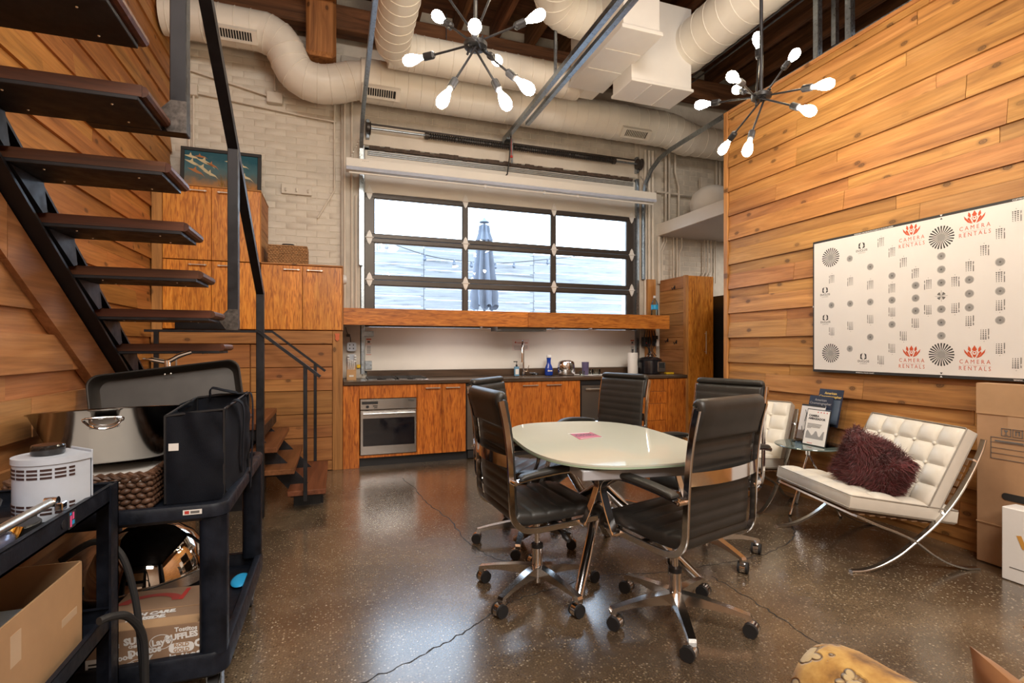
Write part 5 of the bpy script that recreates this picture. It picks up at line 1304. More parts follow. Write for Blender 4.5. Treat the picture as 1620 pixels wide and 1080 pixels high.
for i, j in dots: stick('focus_target', DOT, i*SX, j*SY)
m = MB()
for k in range(4):
    a0 = pi/4+k*pi/2-.45; q = [(.026*cos(a0+.9*i/6), .026*sin(a0+.9*i/6), 0) for i in range(7)]+[(.004*cos(a0+.45), .004*sin(a0+.45), 0)]; m.add(q, [tuple(range(8))])
m.box(-.036, .036, -.0008, .0008, 0, .0002); m.box(-.0008, .0008, -.036, .036, 0, .0002); stick('centre_target', m.mesh('centre_target', MT['ink_grey'], 0, False), 0, 0)
a_, b_ = MB(), MB()
for c, (dx, w_) in enumerate(((-.016, .006), (-.004, .0085), (.008, .0085))):
    for q in range(6): ww = w_*(.45+.11*q); yy = -.030+q*.0105; a_.box(-dx-ww/2, -dx+ww/2, yy, yy+.0058, 0, .0002)
for (dx, y0, y1) in ((.020, -.034, .005), (.0235, -.034, .002), (.020, .009, .026), (.0235, .012, .026)): b_.box(-dx-.0011, -dx+.0011, y0, y1, 0, .0002)
a_.box(-.0016, .0016, .0394, .0426, 0, .0002); BARS = two('resolution_bars', a_, 'ink', b_, 'ink_grey')
for s in (-1, 1):
    for (i, j) in ((.5, 1), (1, 2), (1.5, 3), (2, 4), (2.5, 5), (2, 1), (3, 1.5), (4, 2), (5, 2.45)):
        for u in (-1, 1): stick('resolution_bars', BARS, s*i*SX*.995, u*j*SY*.99, -s, u)
m = MB(); k = .056
def P(pts, sx=1): m.add([(sx*a*k, b*k, 0) for a, b in pts], [tuple(range(len(pts)))])
P([(0, 1.0), (.24, .55), (.16, .42), (-.16, .42), (-.24, .55)]); P([(-.12, -.05), (.12, -.05), (.17, -.16), (0, -.36), (-.17, -.16)])
for s in (1, -1):
    P([(.55, .93), (.62, .52), (.42, .26), (.33, .42), (.36, .66)], s); P([(.40, .18), (.58, .36), (.66, .16), (.40, -.20), (.16, -.33), (.30, -.10)], s)
    P([(1.0, .58), (.92, .20), (.62, -.20), (.28, -.38), (.12, -.40), (.45, -.16), (.72, .22)], s)
disc(m, 0, .17*k, .26*k, .0, 18, .20*k); disc(m, 0, .20*k, .09*k, .0002, 12)
text(m, 'C A M E R A', .036, Matrix.Translation((0, -.82*k, 0)), .0, sx=.84); text(m, 'R E N T A L S', .036, Matrix.Translation((0, -1.55*k, 0)), .0, sx=.80)
m.box(-.062, .062, -1.205*k, -1.185*k, 0, .0002); LOT = m.mesh('orange_emblem', MT['orange'], 0, False)
for x in (-.18, .18):
    for y in (.448, -.372): stick('orange_emblem', LOT, x, y)
m = MB()
for s in (-1, 1):
    m.add([(s*a, b, 0) for a, b in ((.004, .030), (.022, .022), (.024, .0), (.012, .004), (.012, .016))], [tuple(range(5))]); m.add([(s*a, b, 0) for a, b in ((.004, -.018), (.024, -.010), (.024, .0), (.012, .0), (.010, -.006))], [tuple(range(5))])
text(m, 'DUCLOS', .022, Matrix.Translation((0, -.030, 0)), .0004); text(m, 'L E N S E S', .013, Matrix.Translation((0, -.047, 0)), .0, sx=.9); DUC = m.mesh('black_emblem', MT['ink'], 0, False)
for x, y in ((-.525, .415), (-.823, .118), (-.820, -.100), (-.512, -.402), (.525, .415), (.823, .118)): stick('black_emblem', DUC, x, y)
for s_, sz, x, y in (('DESIGNED AND MANUFACTURED BY DUCLOS LENSES', .0115, -.44, .5125), ('SPHERICAL FOCUS CHART', .0115, -.50, -.517), ('COPYRIGHT', .013, .40, .5125), ('WWW.', .013, .392, -.517)):
    m = MB(); text(m, s_, sz, Matrix.Translation((0, 0, .0012)), .0002); stick('border_lettering', m.mesh('border_lettering', MT['ink_white'], 0, False), x, y)
for sy in (1, -1):
    m = MB(); m.add([(-.008, sy*.521, .0012), (.008, sy*.521, .0012), (0, sy*.509, .0012)], [(0, 1, 2)]); stick('edge_mark', m.mesh('edge_mark', MT['ink_white'], 0, False), 0, 0)
    m = MB(); m.add([(-.008, sy*.490, .0), (.008, sy*.490, .0), (0, sy*.502, .0)], [(0, 1, 2)]); stick('edge_mark', m.mesh('edge_mark', MT['ink'], 0, False), 0, 0)
m = MB(); m.add([(-.932, -.01, .0012), (-.932, .01, .0012), (-.923, 0, .0012)], [(0, 1, 2)]); stick('edge_mark', m.mesh('edge_mark', MT['ink_white'], 0, False), 0, 0)

# ---------------------------------------------------------------- picture on the wall cabinet
pf = thing('framed_picture', 'black-framed print of pale flying birds standing on the tall wall cabinet', 'picture', (-1.12, 5.95, 2.80))
PM = Matrix.Translation((-1.12, 5.955, 2.8005)) @ Matrix.Rotation(radians(-5), 4, 'X'); W2, H2 = .37, .50
m = MB(); m.box(-W2, W2, -.02, .01, 0, .035, .003, PM); m.box(-W2, W2, -.02, .01, H2-.035, H2, .003, PM); m.box(-W2, -W2+.035, -.02, .01, .035, H2-.035, .003, PM); m.box(W2-.035, W2, -.02, .01, .035, H2-.035, .003, PM)
m.build('frame', MT['ink'], pf, smooth=0)
def print_mat():
    t = NT('painted_sky_and_shore'); p = t.coords((1, 1, 1), False, 'obj'); sp = t.n('ShaderNodeSeparateXYZ'); t.l(p, sp.inputs[0]); n = t.noise(p, 9, 5)
    a = t.n('ShaderNodeMath', operation='MULTIPLY_ADD'); t.l(n, a.inputs[0]); a.inputs[1].default_value = .22; t.l(sp.outputs[2], a.inputs[2])
    t.rgb(t.ramp(a.outputs[0], [(.12, (.38, .15, .05)), (.21, (.46, .22, .08)), (.30, (.13, .15, .14)), (.40, (.08, .17, .20)), (.52, (.03, .11, .15))])); t.set(Roughness=.12); return t.m
MB().box(-W2+.034, W2-.034, -.008, 0, .034, H2-.034, 0, PM).build('print', print_mat(), pf, smooth=0)
m = MB(); Mp_ = PM @ Matrix.Translation((0, -.0085, 0)) @ Matrix.Rotation(pi/2, 4, 'X')
def bird(mb, x, y, k, rot, fl=1):
    Q = Mp_ @ Matrix.Translation((x, y, 0)) @ Matrix.Rotation(rot, 4, 'Z') @ Matrix.Diagonal((k*1.55, k*1.7*fl, 1, 1))
    mb.add([(a, b, .0004) for a, b in ((-.055, .004), (-.02, .010), (-.012, .030), (-.002, .010), (.03, .004), (.062, -.018), (.035, -.006), (.005, -.008), (-.02, -.004))], [tuple(range(9))], Q)
for x, y, k, r_ in ((-.27, .40, .9, -.1), (-.26, .335, 1.0, -.3), (-.15, .355, 1.1, -.3), (-.17, .285, 1.0, -.5), (-.10, .235, .9, -.3), (.10, .385, .9, .05), (.13, .33, .9, -.5), (.22, .235, .9, -.2), (.20, .35, .6, -.1)): bird(m, x, y, k, r_)
m.build('pale_birds', plain('cream_paint', (.62, .53, .33), .3), pf, smooth=0)
m = MB()
for x, y, k, r_ in ((-.19, .41, .7, 0), (-.09, .33, .8, -.3), (-.23, .25, 1.0, -.3)): bird(m, x, y, k, r_)
m.build('russet_birds', plain('russet_paint', (.42, .17, .06), .3), pf, smooth=0)
m = MB(); r = random.Random(9)
for i in range(30):
    x = r.uniform(-.02, .30); y = .06+r.uniform(0, .04); p = [(x, y), (x+r.uniform(-.03, .03), y+.05), (x+r.uniform(-.05, .05), y+r.uniform(.08, .15))]
    m.tube([Mp_ @ Vector((a, b, .001)) for a, b in p], [.003, .002, .001], 4)
m.build('grasses', plain('ochre_paint', (.30, .17, .04), .4), pf, smooth=0)

# ---------------------------------------------------------------- wicker
def weave(parent, x0, x1, y0, y1, z0, z1, rows, mat, nm='weave', t=.012):
    """walls of plump interlaced strands, one joined part"""
    m = MB(); h = (z1-z0)/rows; per = [((x0, y0), (x1, y0)), ((x1, y0), (x1, y1)), ((x1, y1), (x0, y1)), ((x0, y1), (x0, y0))]
    for row in range(rows):
        z = z0+h*(row+.5)
        for (a, b) in per:
            A, B = Vector((*a, z)), Vector((*b, z)); n = max(3, int((B-A).length/(h*1.5))); d = (B-A)/n; out = Vector((d.y, -d.x, 0)).normalized()
            for i in range(n):
                c = A+d*(i+(.5 if row % 2 else 0)+.25); M = frame(c, d.normalized()+Vector((0, 0, .35 if row % 2 else -.35)), out)
                m.ball((0, 0, 0), 1, 6, 4, M @ Matrix.Diagonal((d.length*.60, t, h*.56, 1)))
    return tag(m.build(nm, MT[mat], parent, smooth=60), kind='stuff')
wb_ = thing('wicker_box', 'tan wicker box with dark handle on the low wall cabinet', 'basket', (-.47, 5.82, 2.1))
MB().box(-.65, -.295, 5.74, 5.97, 2.102, 2.30, .01).build('lining', MT['wicker_pale'], wb_)
weave(wb_, -.655, -.29, 5.735, 5.975, 2.100, 2.295, 11, 'wicker_pale', t=.008)
MB().box(-.66, -.285, 5.73, 5.98, 2.297, 2.312, .005).build('lid', MT['wicker_pale'], wb_)
MB().tube(smooth_path([(-.53, 5.80, 2.313), (-.52, 5.80, 2.330), (-.43, 5.80, 2.330), (-.42, 5.80, 2.313)], 4), .007, 8).build('handle', MT['black'], wb_)

# ---------------------------------------------------------------- black plastic cart behind
k1 = thing('utility_cart', 'scuffed black plastic two-shelf utility cart, the further of the two carts', 'cart', (-.69, 2.4, 0))
X0, X1, Y0, Y1 = -1.03, -.348, 1.945, 2.87
def tray(parent, x0, x1, y0, y1, zt, rim, nm, mat='cart', fl=.018):
    m = MB(); r = .03
    m.box(x0+.03, x1-.03, y0+.03, y1-.03, zt-rim+.012, zt-rim+.012+fl)
    out = [(x+(x0+x1)/2, y+(y0+y1)/2) for x, y in round_rect(x1-x0, y1-y0, .05, 5)]; n = len(out)
    cx, cy = (x0+x1)/2, (y0+y1)/2
    def rg(k, z): return [(cx+(x-cx)*(1-2*k/(x1-x0)), cy+(y-cy)*(1-2*k/(y1-y0)), z) for x, y in out]
    R_ = [rg(.012, zt-rim), rg(0, zt-rim+.012), rg(0, zt-.012), rg(.005, zt-.002), rg(.012, zt), rg(.03, zt-.002), rg(.036, zt-.010), rg(.045, zt-rim+.03), rg(.05, zt-rim+.006)]
    vs = [p for q in R_ for p in q]; fs = [(i*n+k, i*n+(k+1) % n, (i+1)*n+(k+1) % n, (i+1)*n+k) for i in range(len(R_)-1) for k in range(n)]
    m.add(vs, fs); return m.build(nm, MT[mat], parent, smooth=40)
tray(k1, X0, X1, Y0, Y1, .735, .055, 'top_shelf'); tray(k1, X0, X1, Y0, Y1, .235, .085, 'bottom_shelf')
for x in (X0+.045, X1-.047):
    for y in (Y0+.045, Y1-.045):
        pr = round_rect(.085, .075, .025, 4); m = MB(); m.prism([(x+a, y+b) for a, b in pr], 'z', .225, .69); m.build('leg', MT['cart'], k1, smooth=40)
MB().box(X1-.13, X1-.075, Y0-.0012, Y0+.001, .706, .722).build('label', MT['paper'], k1, smooth=0)
m = MB(); m.box(X1-.108, X1-.082, Y0-.0018, Y0-.001, .710, .718); m.build('label_text', MT['ink_grey'], k1, smooth=0)
MB().box(X1-.125, X1-.112, Y0-.0018, Y0-.001, .709, .719).build('label_mark', MT['red'], k1, smooth=0)
for x in (X0+.07, X1-.055):
    for y in (Y0+.10, Y1-.09):
        m = MB(); m.tube([(x-.016, y, .064), (x+.016, y, .064)], .0625, 22); w_ = m.build('wheel', MT['rubber'], k1)
        m = MB(); m.tube([(x-.0175, y, .064), (x+.0175, y, .064)], .040, 18); m.build('wheel_hub', plain('grey_hub', (.30, .31, .32), .4), w_)
        m = MB(); m.box(x-.024, x-.020, y-.025, y+.02, .06, .150); m.box(x+.020, x+.024, y-.025, y+.02, .06, .150); m.box(x-.024, x+.024, y-.03, y+.03, .145, .152); m.build('fork', MT['galv'], k1, smooth=0)
FT = .735-.055+.012+.018+.0005       # top-shelf floor
FB = .235-.085+.012+.018+.0005
# --- on its top shelf
bk = thing('wicker_basket', 'dark brown braided wicker basket under the steel tub on the further cart', 'basket', (-.80, 2.25, FT))
weave(bk, -.975, -.595, 2.02, 2.44, FT+.006, .828, 6, 'wicker', t=.013)
MB().box(-.955, -.615, 2.035, 2.425, FT+.002, FT+.012).build('bottom', MT['wicker'], bk, smooth=0)
rp = [(-.975, 2.02, .832), (-.595, 2.02, .832), (-.595, 2.44, .832), (-.975, 2.44, .832)]
m = MB(); 
for k in range(2):
    q = []
    for (a, b) in zip(rp, rp[1:]+rp[:1]):
        A, B = Vector(a), Vector(b)
        for i in range(28): ph = i/28*2*pi*7+k*pi; q.append(A.lerp(B, i/28)+Vector((0, 0, .006*cos(ph)))+Vector((B.y-A.y, A.x-B.x, 0)).normalized()*.006*sin(ph))
    m.tube(q, .0085, 6, True)
m.build('braided_rim', MT['wicker'], bk)
pp_ = thing('paper_stack', 'stack of white papers lying inside the dark wicker basket', 'papers', (-.80, 2.22, .79))
MB().box(-.955, -.62, 2.04, 2.41, FT+.0125, .803, .002).build('sheets', MT['paper'], pp_, smooth=0)
bkl = thing('paper_booklet', 'folded white booklet wedged behind the grey transformer, beside the basket', 'paper', (-.90, 1.99, FT))
MB().box(-1.0, -.86, 1.985, 2.003, FT, FT+.085, .002).build('sheets', MT['paper'], bkl, smooth=0)
tbx = thing('steel_tub', 'wide brushed steel tub with wire handle sitting on the dark wicker basket', 'tub', (-.80, 2.30, .833))
TC = (-.800, 2.335)
prof = [(.0, .000), (.150, .000), (.165, .008), (.244, .182), (.252, .186), (.254, .190), (.248, .192), (.240, .186), (.160, .014), (.0, .012)]
TM = Matrix.Translation((TC[0], TC[1], .828)) @ Matrix.Rotation(radians(18), 4, 'Z') @ Matrix.Rotation(radians(-7.5), 4, 'X') @ Matrix.Rotation(radians(-18), 4, 'Z')
MB().lathe(prof, 56, M=TM).build('shell', MT['tub'], tbx, smooth=50)
ta = radians(-78); nrm = Vector((cos(ta), sin(ta), 0)); tg = Vector((-sin(ta), cos(ta), 0))
bc_ = TM @ (Vector((0, 0, .145))+nrm*.232); up_ = (Vector((0, 0, 1))*.86+nrm*.5).normalized()
MB().add([bc_+tg*a+up_*b+nrm*.004 for a, b in ((-.042, -.028), (.042, -.028), (.042, .022), (-.042, .022))]+[bc_+tg*a+up_*b for a, b in ((-.042, -.028), (.042, -.028), (.042, .022), (-.042, .022))], [(0, 1, 2, 3), (4, 7, 6, 5), (0, 4, 5, 1), (1, 5, 6, 2), (2, 6, 7, 3), (3, 7, 4, 0)]).build('handle_plate', MT['stainless'], tbx, smooth=0)
hp_ = [bc_+tg*a+up_*b+nrm*.012 for a, b in ((-.048, .018), (.048, .018), (.046, -.002), (.030, -.020), (0, -.027), (-.030, -.020), (-.046, -.002))]
MB().tube(smooth_path(hp_, 4, True), .0042, 8, True).build('wire_handle', MT['chrome'], tbx)
m = MB()
for a in (-.033, .033):
    for b in (-.020, .010): m.ball(bc_+tg*a+up_*b+nrm*.005, .005, 8, 5)
m.build('rivet', MT['chrome'], tbx)
# roaster with propped lid
ro = thing('roasting_pan', 'long steel roasting pan with its dark lid propped open behind the black tote', 'pan', (-.70, 2.70, FT))
RM = Matrix.Translation((-.70, 2.665, 0)) @ Matrix.Rotation(radians(9), 4, 'Z')
m = MB(); o1 = round_rect(.60, .30, .06, 5); n = len(o1)
rings = [[(x*.94, y*.90, FT) for x, y in o1], [(x, y, FT+.15) for x, y in o1], [(x*1.03, y*1.06, FT+.155) for x, y in o1], [(x*.985, y*.97, FT+.15) for x, y in o1], [(x*.92, y*.88, FT+.012) for x, y in o1]]
m.add([p for q in rings for p in q], [(i*n+k, i*n+(k+1) % n, (i+1)*n+(k+1) % n, (i+1)*n+k) for i in range(4) for k in range(n)]+[tuple(range(n))[::-1], tuple(4*n+k for k in range(n))], RM); m.build('pan', MT['stainless'], ro)
LM = RM @ Matrix.Translation((0, .10, FT+.17)) @ Matrix.Rotation(radians(-7), 4, 'Y') @ Matrix.Rotation(radians(80), 4, 'X')
o2 = round_rect(.60, .29, .05, 6); n = len(o2)
rings = [[(x*1.0, y+.145, .012) for x, y in o2], [(x*1.012, y*1.02+.145, .008) for x, y in o2], [(x*1.0, y+.145, -.004) for x, y in o2], [(x*.97, y*.95+.145, -.055) for x, y in o2], [(x*.90, y*.86+.145, -.075) for x, y in o2]]
inn = [[(x*.985, y*.975+.145, .010) for x, y in o2], [(x*.965, y*.94+.145, -.045) for x, y in o2], [(x*.90, y*.84+.145, -.066) for x, y in o2]]
allr = [inn[2], inn[1], inn[0]]+rings
m = MB(); m.add([p for q in allr for p in q], [(i*n+k, i*n+(k+1) % n, (i+1)*n+(k+1) % n, (i+1)*n+k) for i in range(len(allr)-1) for k in range(n)]+[tuple(range(n)), tuple((len(allr)-1)*n+k for k in range(n))], LM)
lid = m.build('lid', plain('dull_steel', (.055, .05, .046), .45, .5, var=.15, vs=9), ro, smooth=40)
hh = [LM @ Vector(p) for p in ((0, .290, -.05), (0, .330, -.05))]
m = MB(); m.tube([hh[0], hh[1]], .014, 12)
c_ = hh[1]; ax = (RM.to_3x3() @ Vector((1, 0, 0)))
m.tube(smooth_path([c_+ax*-.095+Vector((0, 0, .012)), c_+ax*-.05+Vector((0, 0, .004)), c_+ax*0+Vector((0, 0, -.004)), c_+ax*.05+Vector((0, 0, .024)), c_+ax*.10+Vector((0, 0, .042))], 4), [.004]*3+[.011]*11+[.010]*3, 10); m.build('lid_handle', MT['chrome'], lid)
m = MB()
for x in (-.012, .012): m.ball(LM @ Vector((x, .262, .004-.03)), .005, 8, 5)
m.build('rivet', MT['nickel'], lid)
# black tote
tt = thing('tote_bag', 'open black fabric tote bag with white label on the further cart', 'bag', (-.47, 2.27, FT))
BX0, BX1, BY0, BY1, BZ = -.562, -.365, 2.07, 2.50, 1.035
def wall(p, q, zt0, zt1, bulge, seed):
    A, B = Vector((*p, 0)), Vector((*q, 0)); nr = Vector((B.y-A.y, A.x-B.x, 0)).normalized(); L = (B-A).length
    def fn(u, v):
        z = FT+.002+(zt0+(zt1-zt0)*u-FT)*v; k = bulge*sin(pi*u)*(.6+.4*sin(pi*v))+.006*sin(9*u+seed)*sin(5*v+seed)+.004*sin(17*u*v+seed)
        return A.lerp(B, u)+nr*k+Vector((0, 0, z+.006*sin(6*u+seed)*v))
    return fn
m = MB(); C4 = [(BX0, BY0), (BX1-.02, BY0+.02), (BX1, BY1), (BX0, BY1)]; ZT = [1.02, 1.035, 1.06, 1.045]
for i in range(4): m.grid(wall(C4[i], C4[(i+1) % 4], ZT[i], ZT[(i+1) % 4], .012, i*2.1), 20, 14)
inner = [(Vector((x, y))+(Vector((-.473, 2.285))-Vector((x, y)))*.02) for x, y in C4]
m.box(BX0+.005, BX1-.025, BY0+.025, BY1-.01, FT, FT+.004); m.build('body', MT['fabric'], tt, smooth=60)
m = MB()
for i in range(4): p, q = C4[i], C4[(i+1) % 4]; m.tube([(*p, FT+.005), (*p, ZT[i])], .0045, 6); m.tube([(*p, ZT[i]), ((p[0]+q[0])/2, (p[1]+q[1])/2, (ZT[i]+ZT[(i+1) % 4])/2+.002), (*q, ZT[(i+1) % 4])], .0045, 6)
m.build('piping', MT['black'], tt)
m = MB(); m.ribbon(smooth_path([(BX0+.05, BY1, 1.04), (BX0+.06, BY1-.03, 1.085), (BX0+.11, BY1-.03, 1.075), (BX1-.04, BY1, 1.06)], 6), (0, 1, .2), .028, .003); m.build('strap', MT['fabric'], tt, smooth=40)
m = MB(); m.ribbon(smooth_path([(BX1-.035, BY0+.10, 1.035), (BX1+.003, BY0+.11, 1.055), (BX1+.02, BY0+.18, 1.02), (BX1+.012, BY0+.22, .90), (BX1+.006, BY0+.24, .76)], 6), (0, 1, 0), .030, .003); m.ribbon(smooth_path([(BX1-.01, BY1-.1, 1.05), (BX1+.024, BY1-.09, 1.06), (BX1+.028, BY1-.08, .92), (BX1+.018, BY1-.07, .66)], 6), (0, 1, 0), .030, .003); m.build('strap', MT['fabric'], tt, smooth=40)
MB().box(BX0+.012, BX0+.042, BY0-.009, BY0-.006, .90, .925).build('label', MT['paper'], tt, smooth=0)
# --- on its lower shelf
cd_ = thing('chafing_dome', 'polished round chafing dish with domed lid on the further cart lower shelf', 'chafing dish', (-.64, 2.42, FB))
DM = Matrix.Translation((-.735, 2.52, FB+.11)) @ Matrix.Rotation(radians(-8), 4, 'Y') @ Matrix.Rotation(radians(-6), 4, 'X')
MB().lathe([(.0, .235), (.06, .228), (.12, .20), (.17, .155), (.20, .10), (.212, .05), (.216, .02), (.216, .012)], 48, M=DM).build('dome', plain('mirror_steel', (.62, .58, .54), .04, 1, var=.02), cd_, smooth=60)
MB().lathe([(.205, -.035), (.222, -.032), (.224, .008), (.218, .012)], 48, M=DM).build('rim_band', MT['stainless'], cd_, smooth=40)
MB().lathe([(.0, -.10), (.17, -.10), (.20, -.05), (.205, -.035)], 40, M=DM).build('water_pan', MT['black'], cd_, smooth=40)
for a in (200, 250, 310, 60): MB().tube([DM @ Vector((.17*cos(radians(a)), .17*sin(radians(a)), -.09)), Vector((-.735+.20*cos(radians(a)), 2.52+.20*sin(radians(a)), FB+.004))], .008, 8).build('foot', MT['chrome'], cd_)
sn = thing('snack_carton', 'brown snack carton covered in white brand lettering on the further cart', 'box', (-.56, 2.1, FB))
SM = Matrix.Translation((-.585, 2.13, FB)) @ Matrix.Rotation(radians(-4), 4, 'Z')
SW, SD, SH = .165, .15, .155
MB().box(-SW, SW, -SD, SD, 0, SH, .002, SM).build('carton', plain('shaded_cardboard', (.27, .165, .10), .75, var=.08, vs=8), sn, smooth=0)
m = MB(); m.box(-SW, SW, -.02, -.0185, SH, SH+.0012, M=SM); m.box(-SW+.012, SW-.012, -SD+.0, -SD+.06, SH, SH+.0008, M=SM); m.build('flap_edge', MT['card_pale'], sn, smooth=0)
Mf = SM @ frame((-SW, -SD-.0006, 0), (1, 0, 0), (0, 0, 1)); m = MB()
def tx(s, x, y, sz, rot=0, b=.0008, sx=1): text(m, s, sz, Mf @ Matrix.Translation((x, y, 0)) @ Matrix.Rotation(rot, 4, 'Z'), b, sx=sx)
tx('Tostitos', .285, .138, .020); tx('RUFFLES', .272, .115, .026, .08, .0015); tx("Lay's", .212, .104, .028, .1, .0012); tx('SUN', .135, .118, .030, .05, .0018); tx('CHIPS', .135, .100, .012); tx('Doritos', .165, .080, .030, .1, .0015)
tx('Fritos', .285, .045, .040, .2, .0018); tx("Stacy's", .215, .043, .030, .15, .0010); tx('Tostitos', .225, .016, .026, .05, .0012); tx('SUN', .145, .035, .034, 0, .002); tx('Smartfood', .075, .065, .026, .1, .001); tx("Lay's", .065, .110, .03, 0, .001); tx('C', .322, .085, .034, 0, .002)
for (cx_, cy_, a_, b_, th) in ((.212, .104, .034, .025, .0022), (.145, .036, .030, .022, .002)):
    q = [(cx_+a_*cos(2*pi*k/24), cy_+b_*sin(2*pi*k/24)) for k in range(24)]; m.add([(*p, 0) for p in q]+[(cx_+(x-cx_)*.92, cy_+(y-cy_)*.92, 0) for x, y in q], [(k, (k+1) % 24, 24+(k+1) % 24, 24+k) for k in range(24)], Mf)
m.add([(x+.272, y+.078, 0) for x, y in round_rect(.075, .032, .014, 4)], [tuple(range(20))], Mf); m.prism([(.165, .062), (.175, .045), (.19, .068)], 'z', 0, .0002, Mf)
m.build('white_print', MT['ink_white'], sn, smooth=0, recalc=False)
m = MB(); text(m, 'ROLD\nGOLD', .017, Mf @ Matrix.Translation((.272, .078, .0006)), .0006); m.build('brown_print', MT['card'], sn, smooth=0, recalc=False)
Mt = SM @ frame((-SW, -SD, SH+.0015), (1, 0, 0), (0, 1, 0)); m = MB()
text(m, 'WITH CARE.\nY INSIDE.', .030, Mt @ Matrix.Translation((.14, .085, 0)) @ Matrix.Rotation(.05, 4, 'Z'), .002); m.build('top_print', MT['ink_white'], sn, smooth=0, recalc=False)
m = MB(); n_ = 20; m.add([(.11+q*1.5*cos(pi*(k/n_)), .19+q*sin(pi*(k/n_)), .0004) for q in (.045, .068) for k in range(n_+1)], [(k, k+1, n_+2+k, n_+1+k) for k in range(n_)], Mt); m.build('red_print', plain('dull_red_ink', (.36, .05, .04), .6), sn, smooth=0, recalc=False); m = MB(); m.box(.20, .215, .19, .28, 0, .0005, M=Mt); m.build('red_print', MT['red'], sn, smooth=0, recalc=False); m = MB()
Ms = SM @ frame((SW+.0006, -SD, 0), (0, 1, 0), (0, 0, 1)); m.box(.05, .10, .03, .14, 0, .0005, M=Ms); m.build('red_print', MT['red'], sn, smooth=0, recalc=False)
MB().box(.0, .075, .0, .075, .0002, .0006, M=Mf).build('shipping_label', MT['paper'], sn, smooth=0)
m = MB()
for q in range(6): m.box(.008+q*.011, .014+q*.011, .008, .030, .0008, .0011, M=Mf)
m.box(.008, .06, .045, .05, .0008, .0011, M=Mf); m.box(.008, .05, .056, .061, .0008, .0011, M=Mf); m.build('label_text', MT['ink'], sn, smooth=0)
bt = MB().ball((-.415, 2.62, FB+.012), .05, 20, 12, sc=(.8, 1.5, .24)).build('blue_scoop', MT['cyan']); tag(bt, 'small sky-blue plastic scoop on the further cart lower shelf', 'scoop'); origin_to_base(bt)

# ---------------------------------------------------------------- nearer cart
k2 = thing('utility_cart', 'dark steel-framed utility cart at the left edge, nearer the camera', 'cart', (-.95, 1.4, 0))
U0, U1, V0, V1 = -1.055, -.632, .85, 1.86
def shelf2(z, nm):
    m = MB(); m.box(U0, U1, V0, V1, z-.05, z-.044); m.box(U1-.004, U1, V0, V1, z-.05, z); m.box(U0, U0+.004, V0, V1, z-.05, z); m.box(U0, U1, V1-.004, V1, z-.05, z); m.box(U0, U1, V0, V0+.004, z-.05, z)
    m.box(U1-.012, U1, V0, V1, z-.002, z+.001); m.box(U0, U1, V1-.012, V1, z-.002, z+.001)
    return m.build(nm, MT['cart'], k2, smooth=0)
shelf2(.85, 'top_shelf'); shelf2(.475, 'middle_shelf'); shelf2(.13, 'bottom_shelf')
for x in (U0+.02, U1-.02):
    for y in (V0+.02, V1-.02):
        m = MB(); sx_ = 1 if x > -.8 else -1; sy_ = 1 if y > 1.3 else -1
        m.box(x+sx_*.018, x+sx_*.024, y-.03*sy_, y+.024*sy_, .10, .852); m.box(x-.03*sx_, x+.024*sx_, y+sy_*.018, y+sy_*.024, .10, .852); m.build('leg', MT['cart'], k2, smooth=0)
        m = MB(); m.tube([(x-.014, y, .05), (x+.014, y, .05)], .049, 18); m.build('wheel', MT['rubber'], k2)
        MB().box(x-.02, x+.02, y-.03, y+.03, .099, .104).build('caster_plate', MT['galv'], k2, smooth=0)
MB().cyl((U1+.0005, 1.54, .826), (U1+.002, 1.54, .826), .011, n=14).build('bolt_cap', MT['steel'], k2)
MB().box(U1, U1+.001, 1.565, 1.60, .804, .846).build('sticker', MT['ink'], k2, smooth=0)
m = MB(); m.box(U1+.001, U1+.0014, 1.572, 1.580, .808, .836); m.box(U1+.001, U1+.0014, 1.584, 1.592, .825, .842); m.build('sticker_pink', MT['pink'], k2, smooth=0)
m = MB(); m.box(U1+.001, U1+.0014, 1.582, 1.594, .812, .822); m.box(U1+.001, U1+.0014, 1.570, 1.578, .838, .844); m.build('sticker_blue', MT['cyan'], k2, smooth=0)
Z2 = .806+.0005
va = thing('variable_transformer', 'pale grey vented variable transformer with black dial on the nearer cart', 'transformer', (-.735, 1.70, Z2))
VC = Vector((-.724, 1.702)); vr = .078
out = [(VC.x+vr*cos(a), VC.y+vr*sin(a)) for a in [radians(205+130*i/14-65+0) for i in range(0, 0)]]
def vshape(r, ext):
    pts = []
    for i in range(21): a = radians(120+210*i/20-0); pts.append((VC.x+r*cos(a), VC.y+r*sin(a)))
    # flat terminal side faces the far right
    f = Vector((cos(radians(45)), sin(radians(45)))); s_ = Vector((-f.y, f.x))
    pts.append((VC.x+f.x*ext-s_.x*r*.80, VC.y+f.y*ext-s_.y*r*.80)); pts.append((VC.x+f.x*ext+s_.x*r*.80, VC.y+f.y*ext+s_.y*r*.80)); return pts
MB().prism(vshape(vr, .060), 'z', Z2+.006, Z2+.150).build('case', MT['grey_metal'], va, smooth=30)
MB().prism(vshape(vr+.003, .063), 'z', Z2+.151, Z2+.166).build('cover', MT['grey_metal'], va, smooth=30)
kn = [(.034, 0), (.036, .004), (.036, .022), (.033, .026), (.0, .026)]
MB().lathe(kn, 16, (VC.x-.008, VC.y, Z2+.167)).build('dial', plain('bakelite', (.015, .013, .012), .12, spec=.6), va, smooth=30)
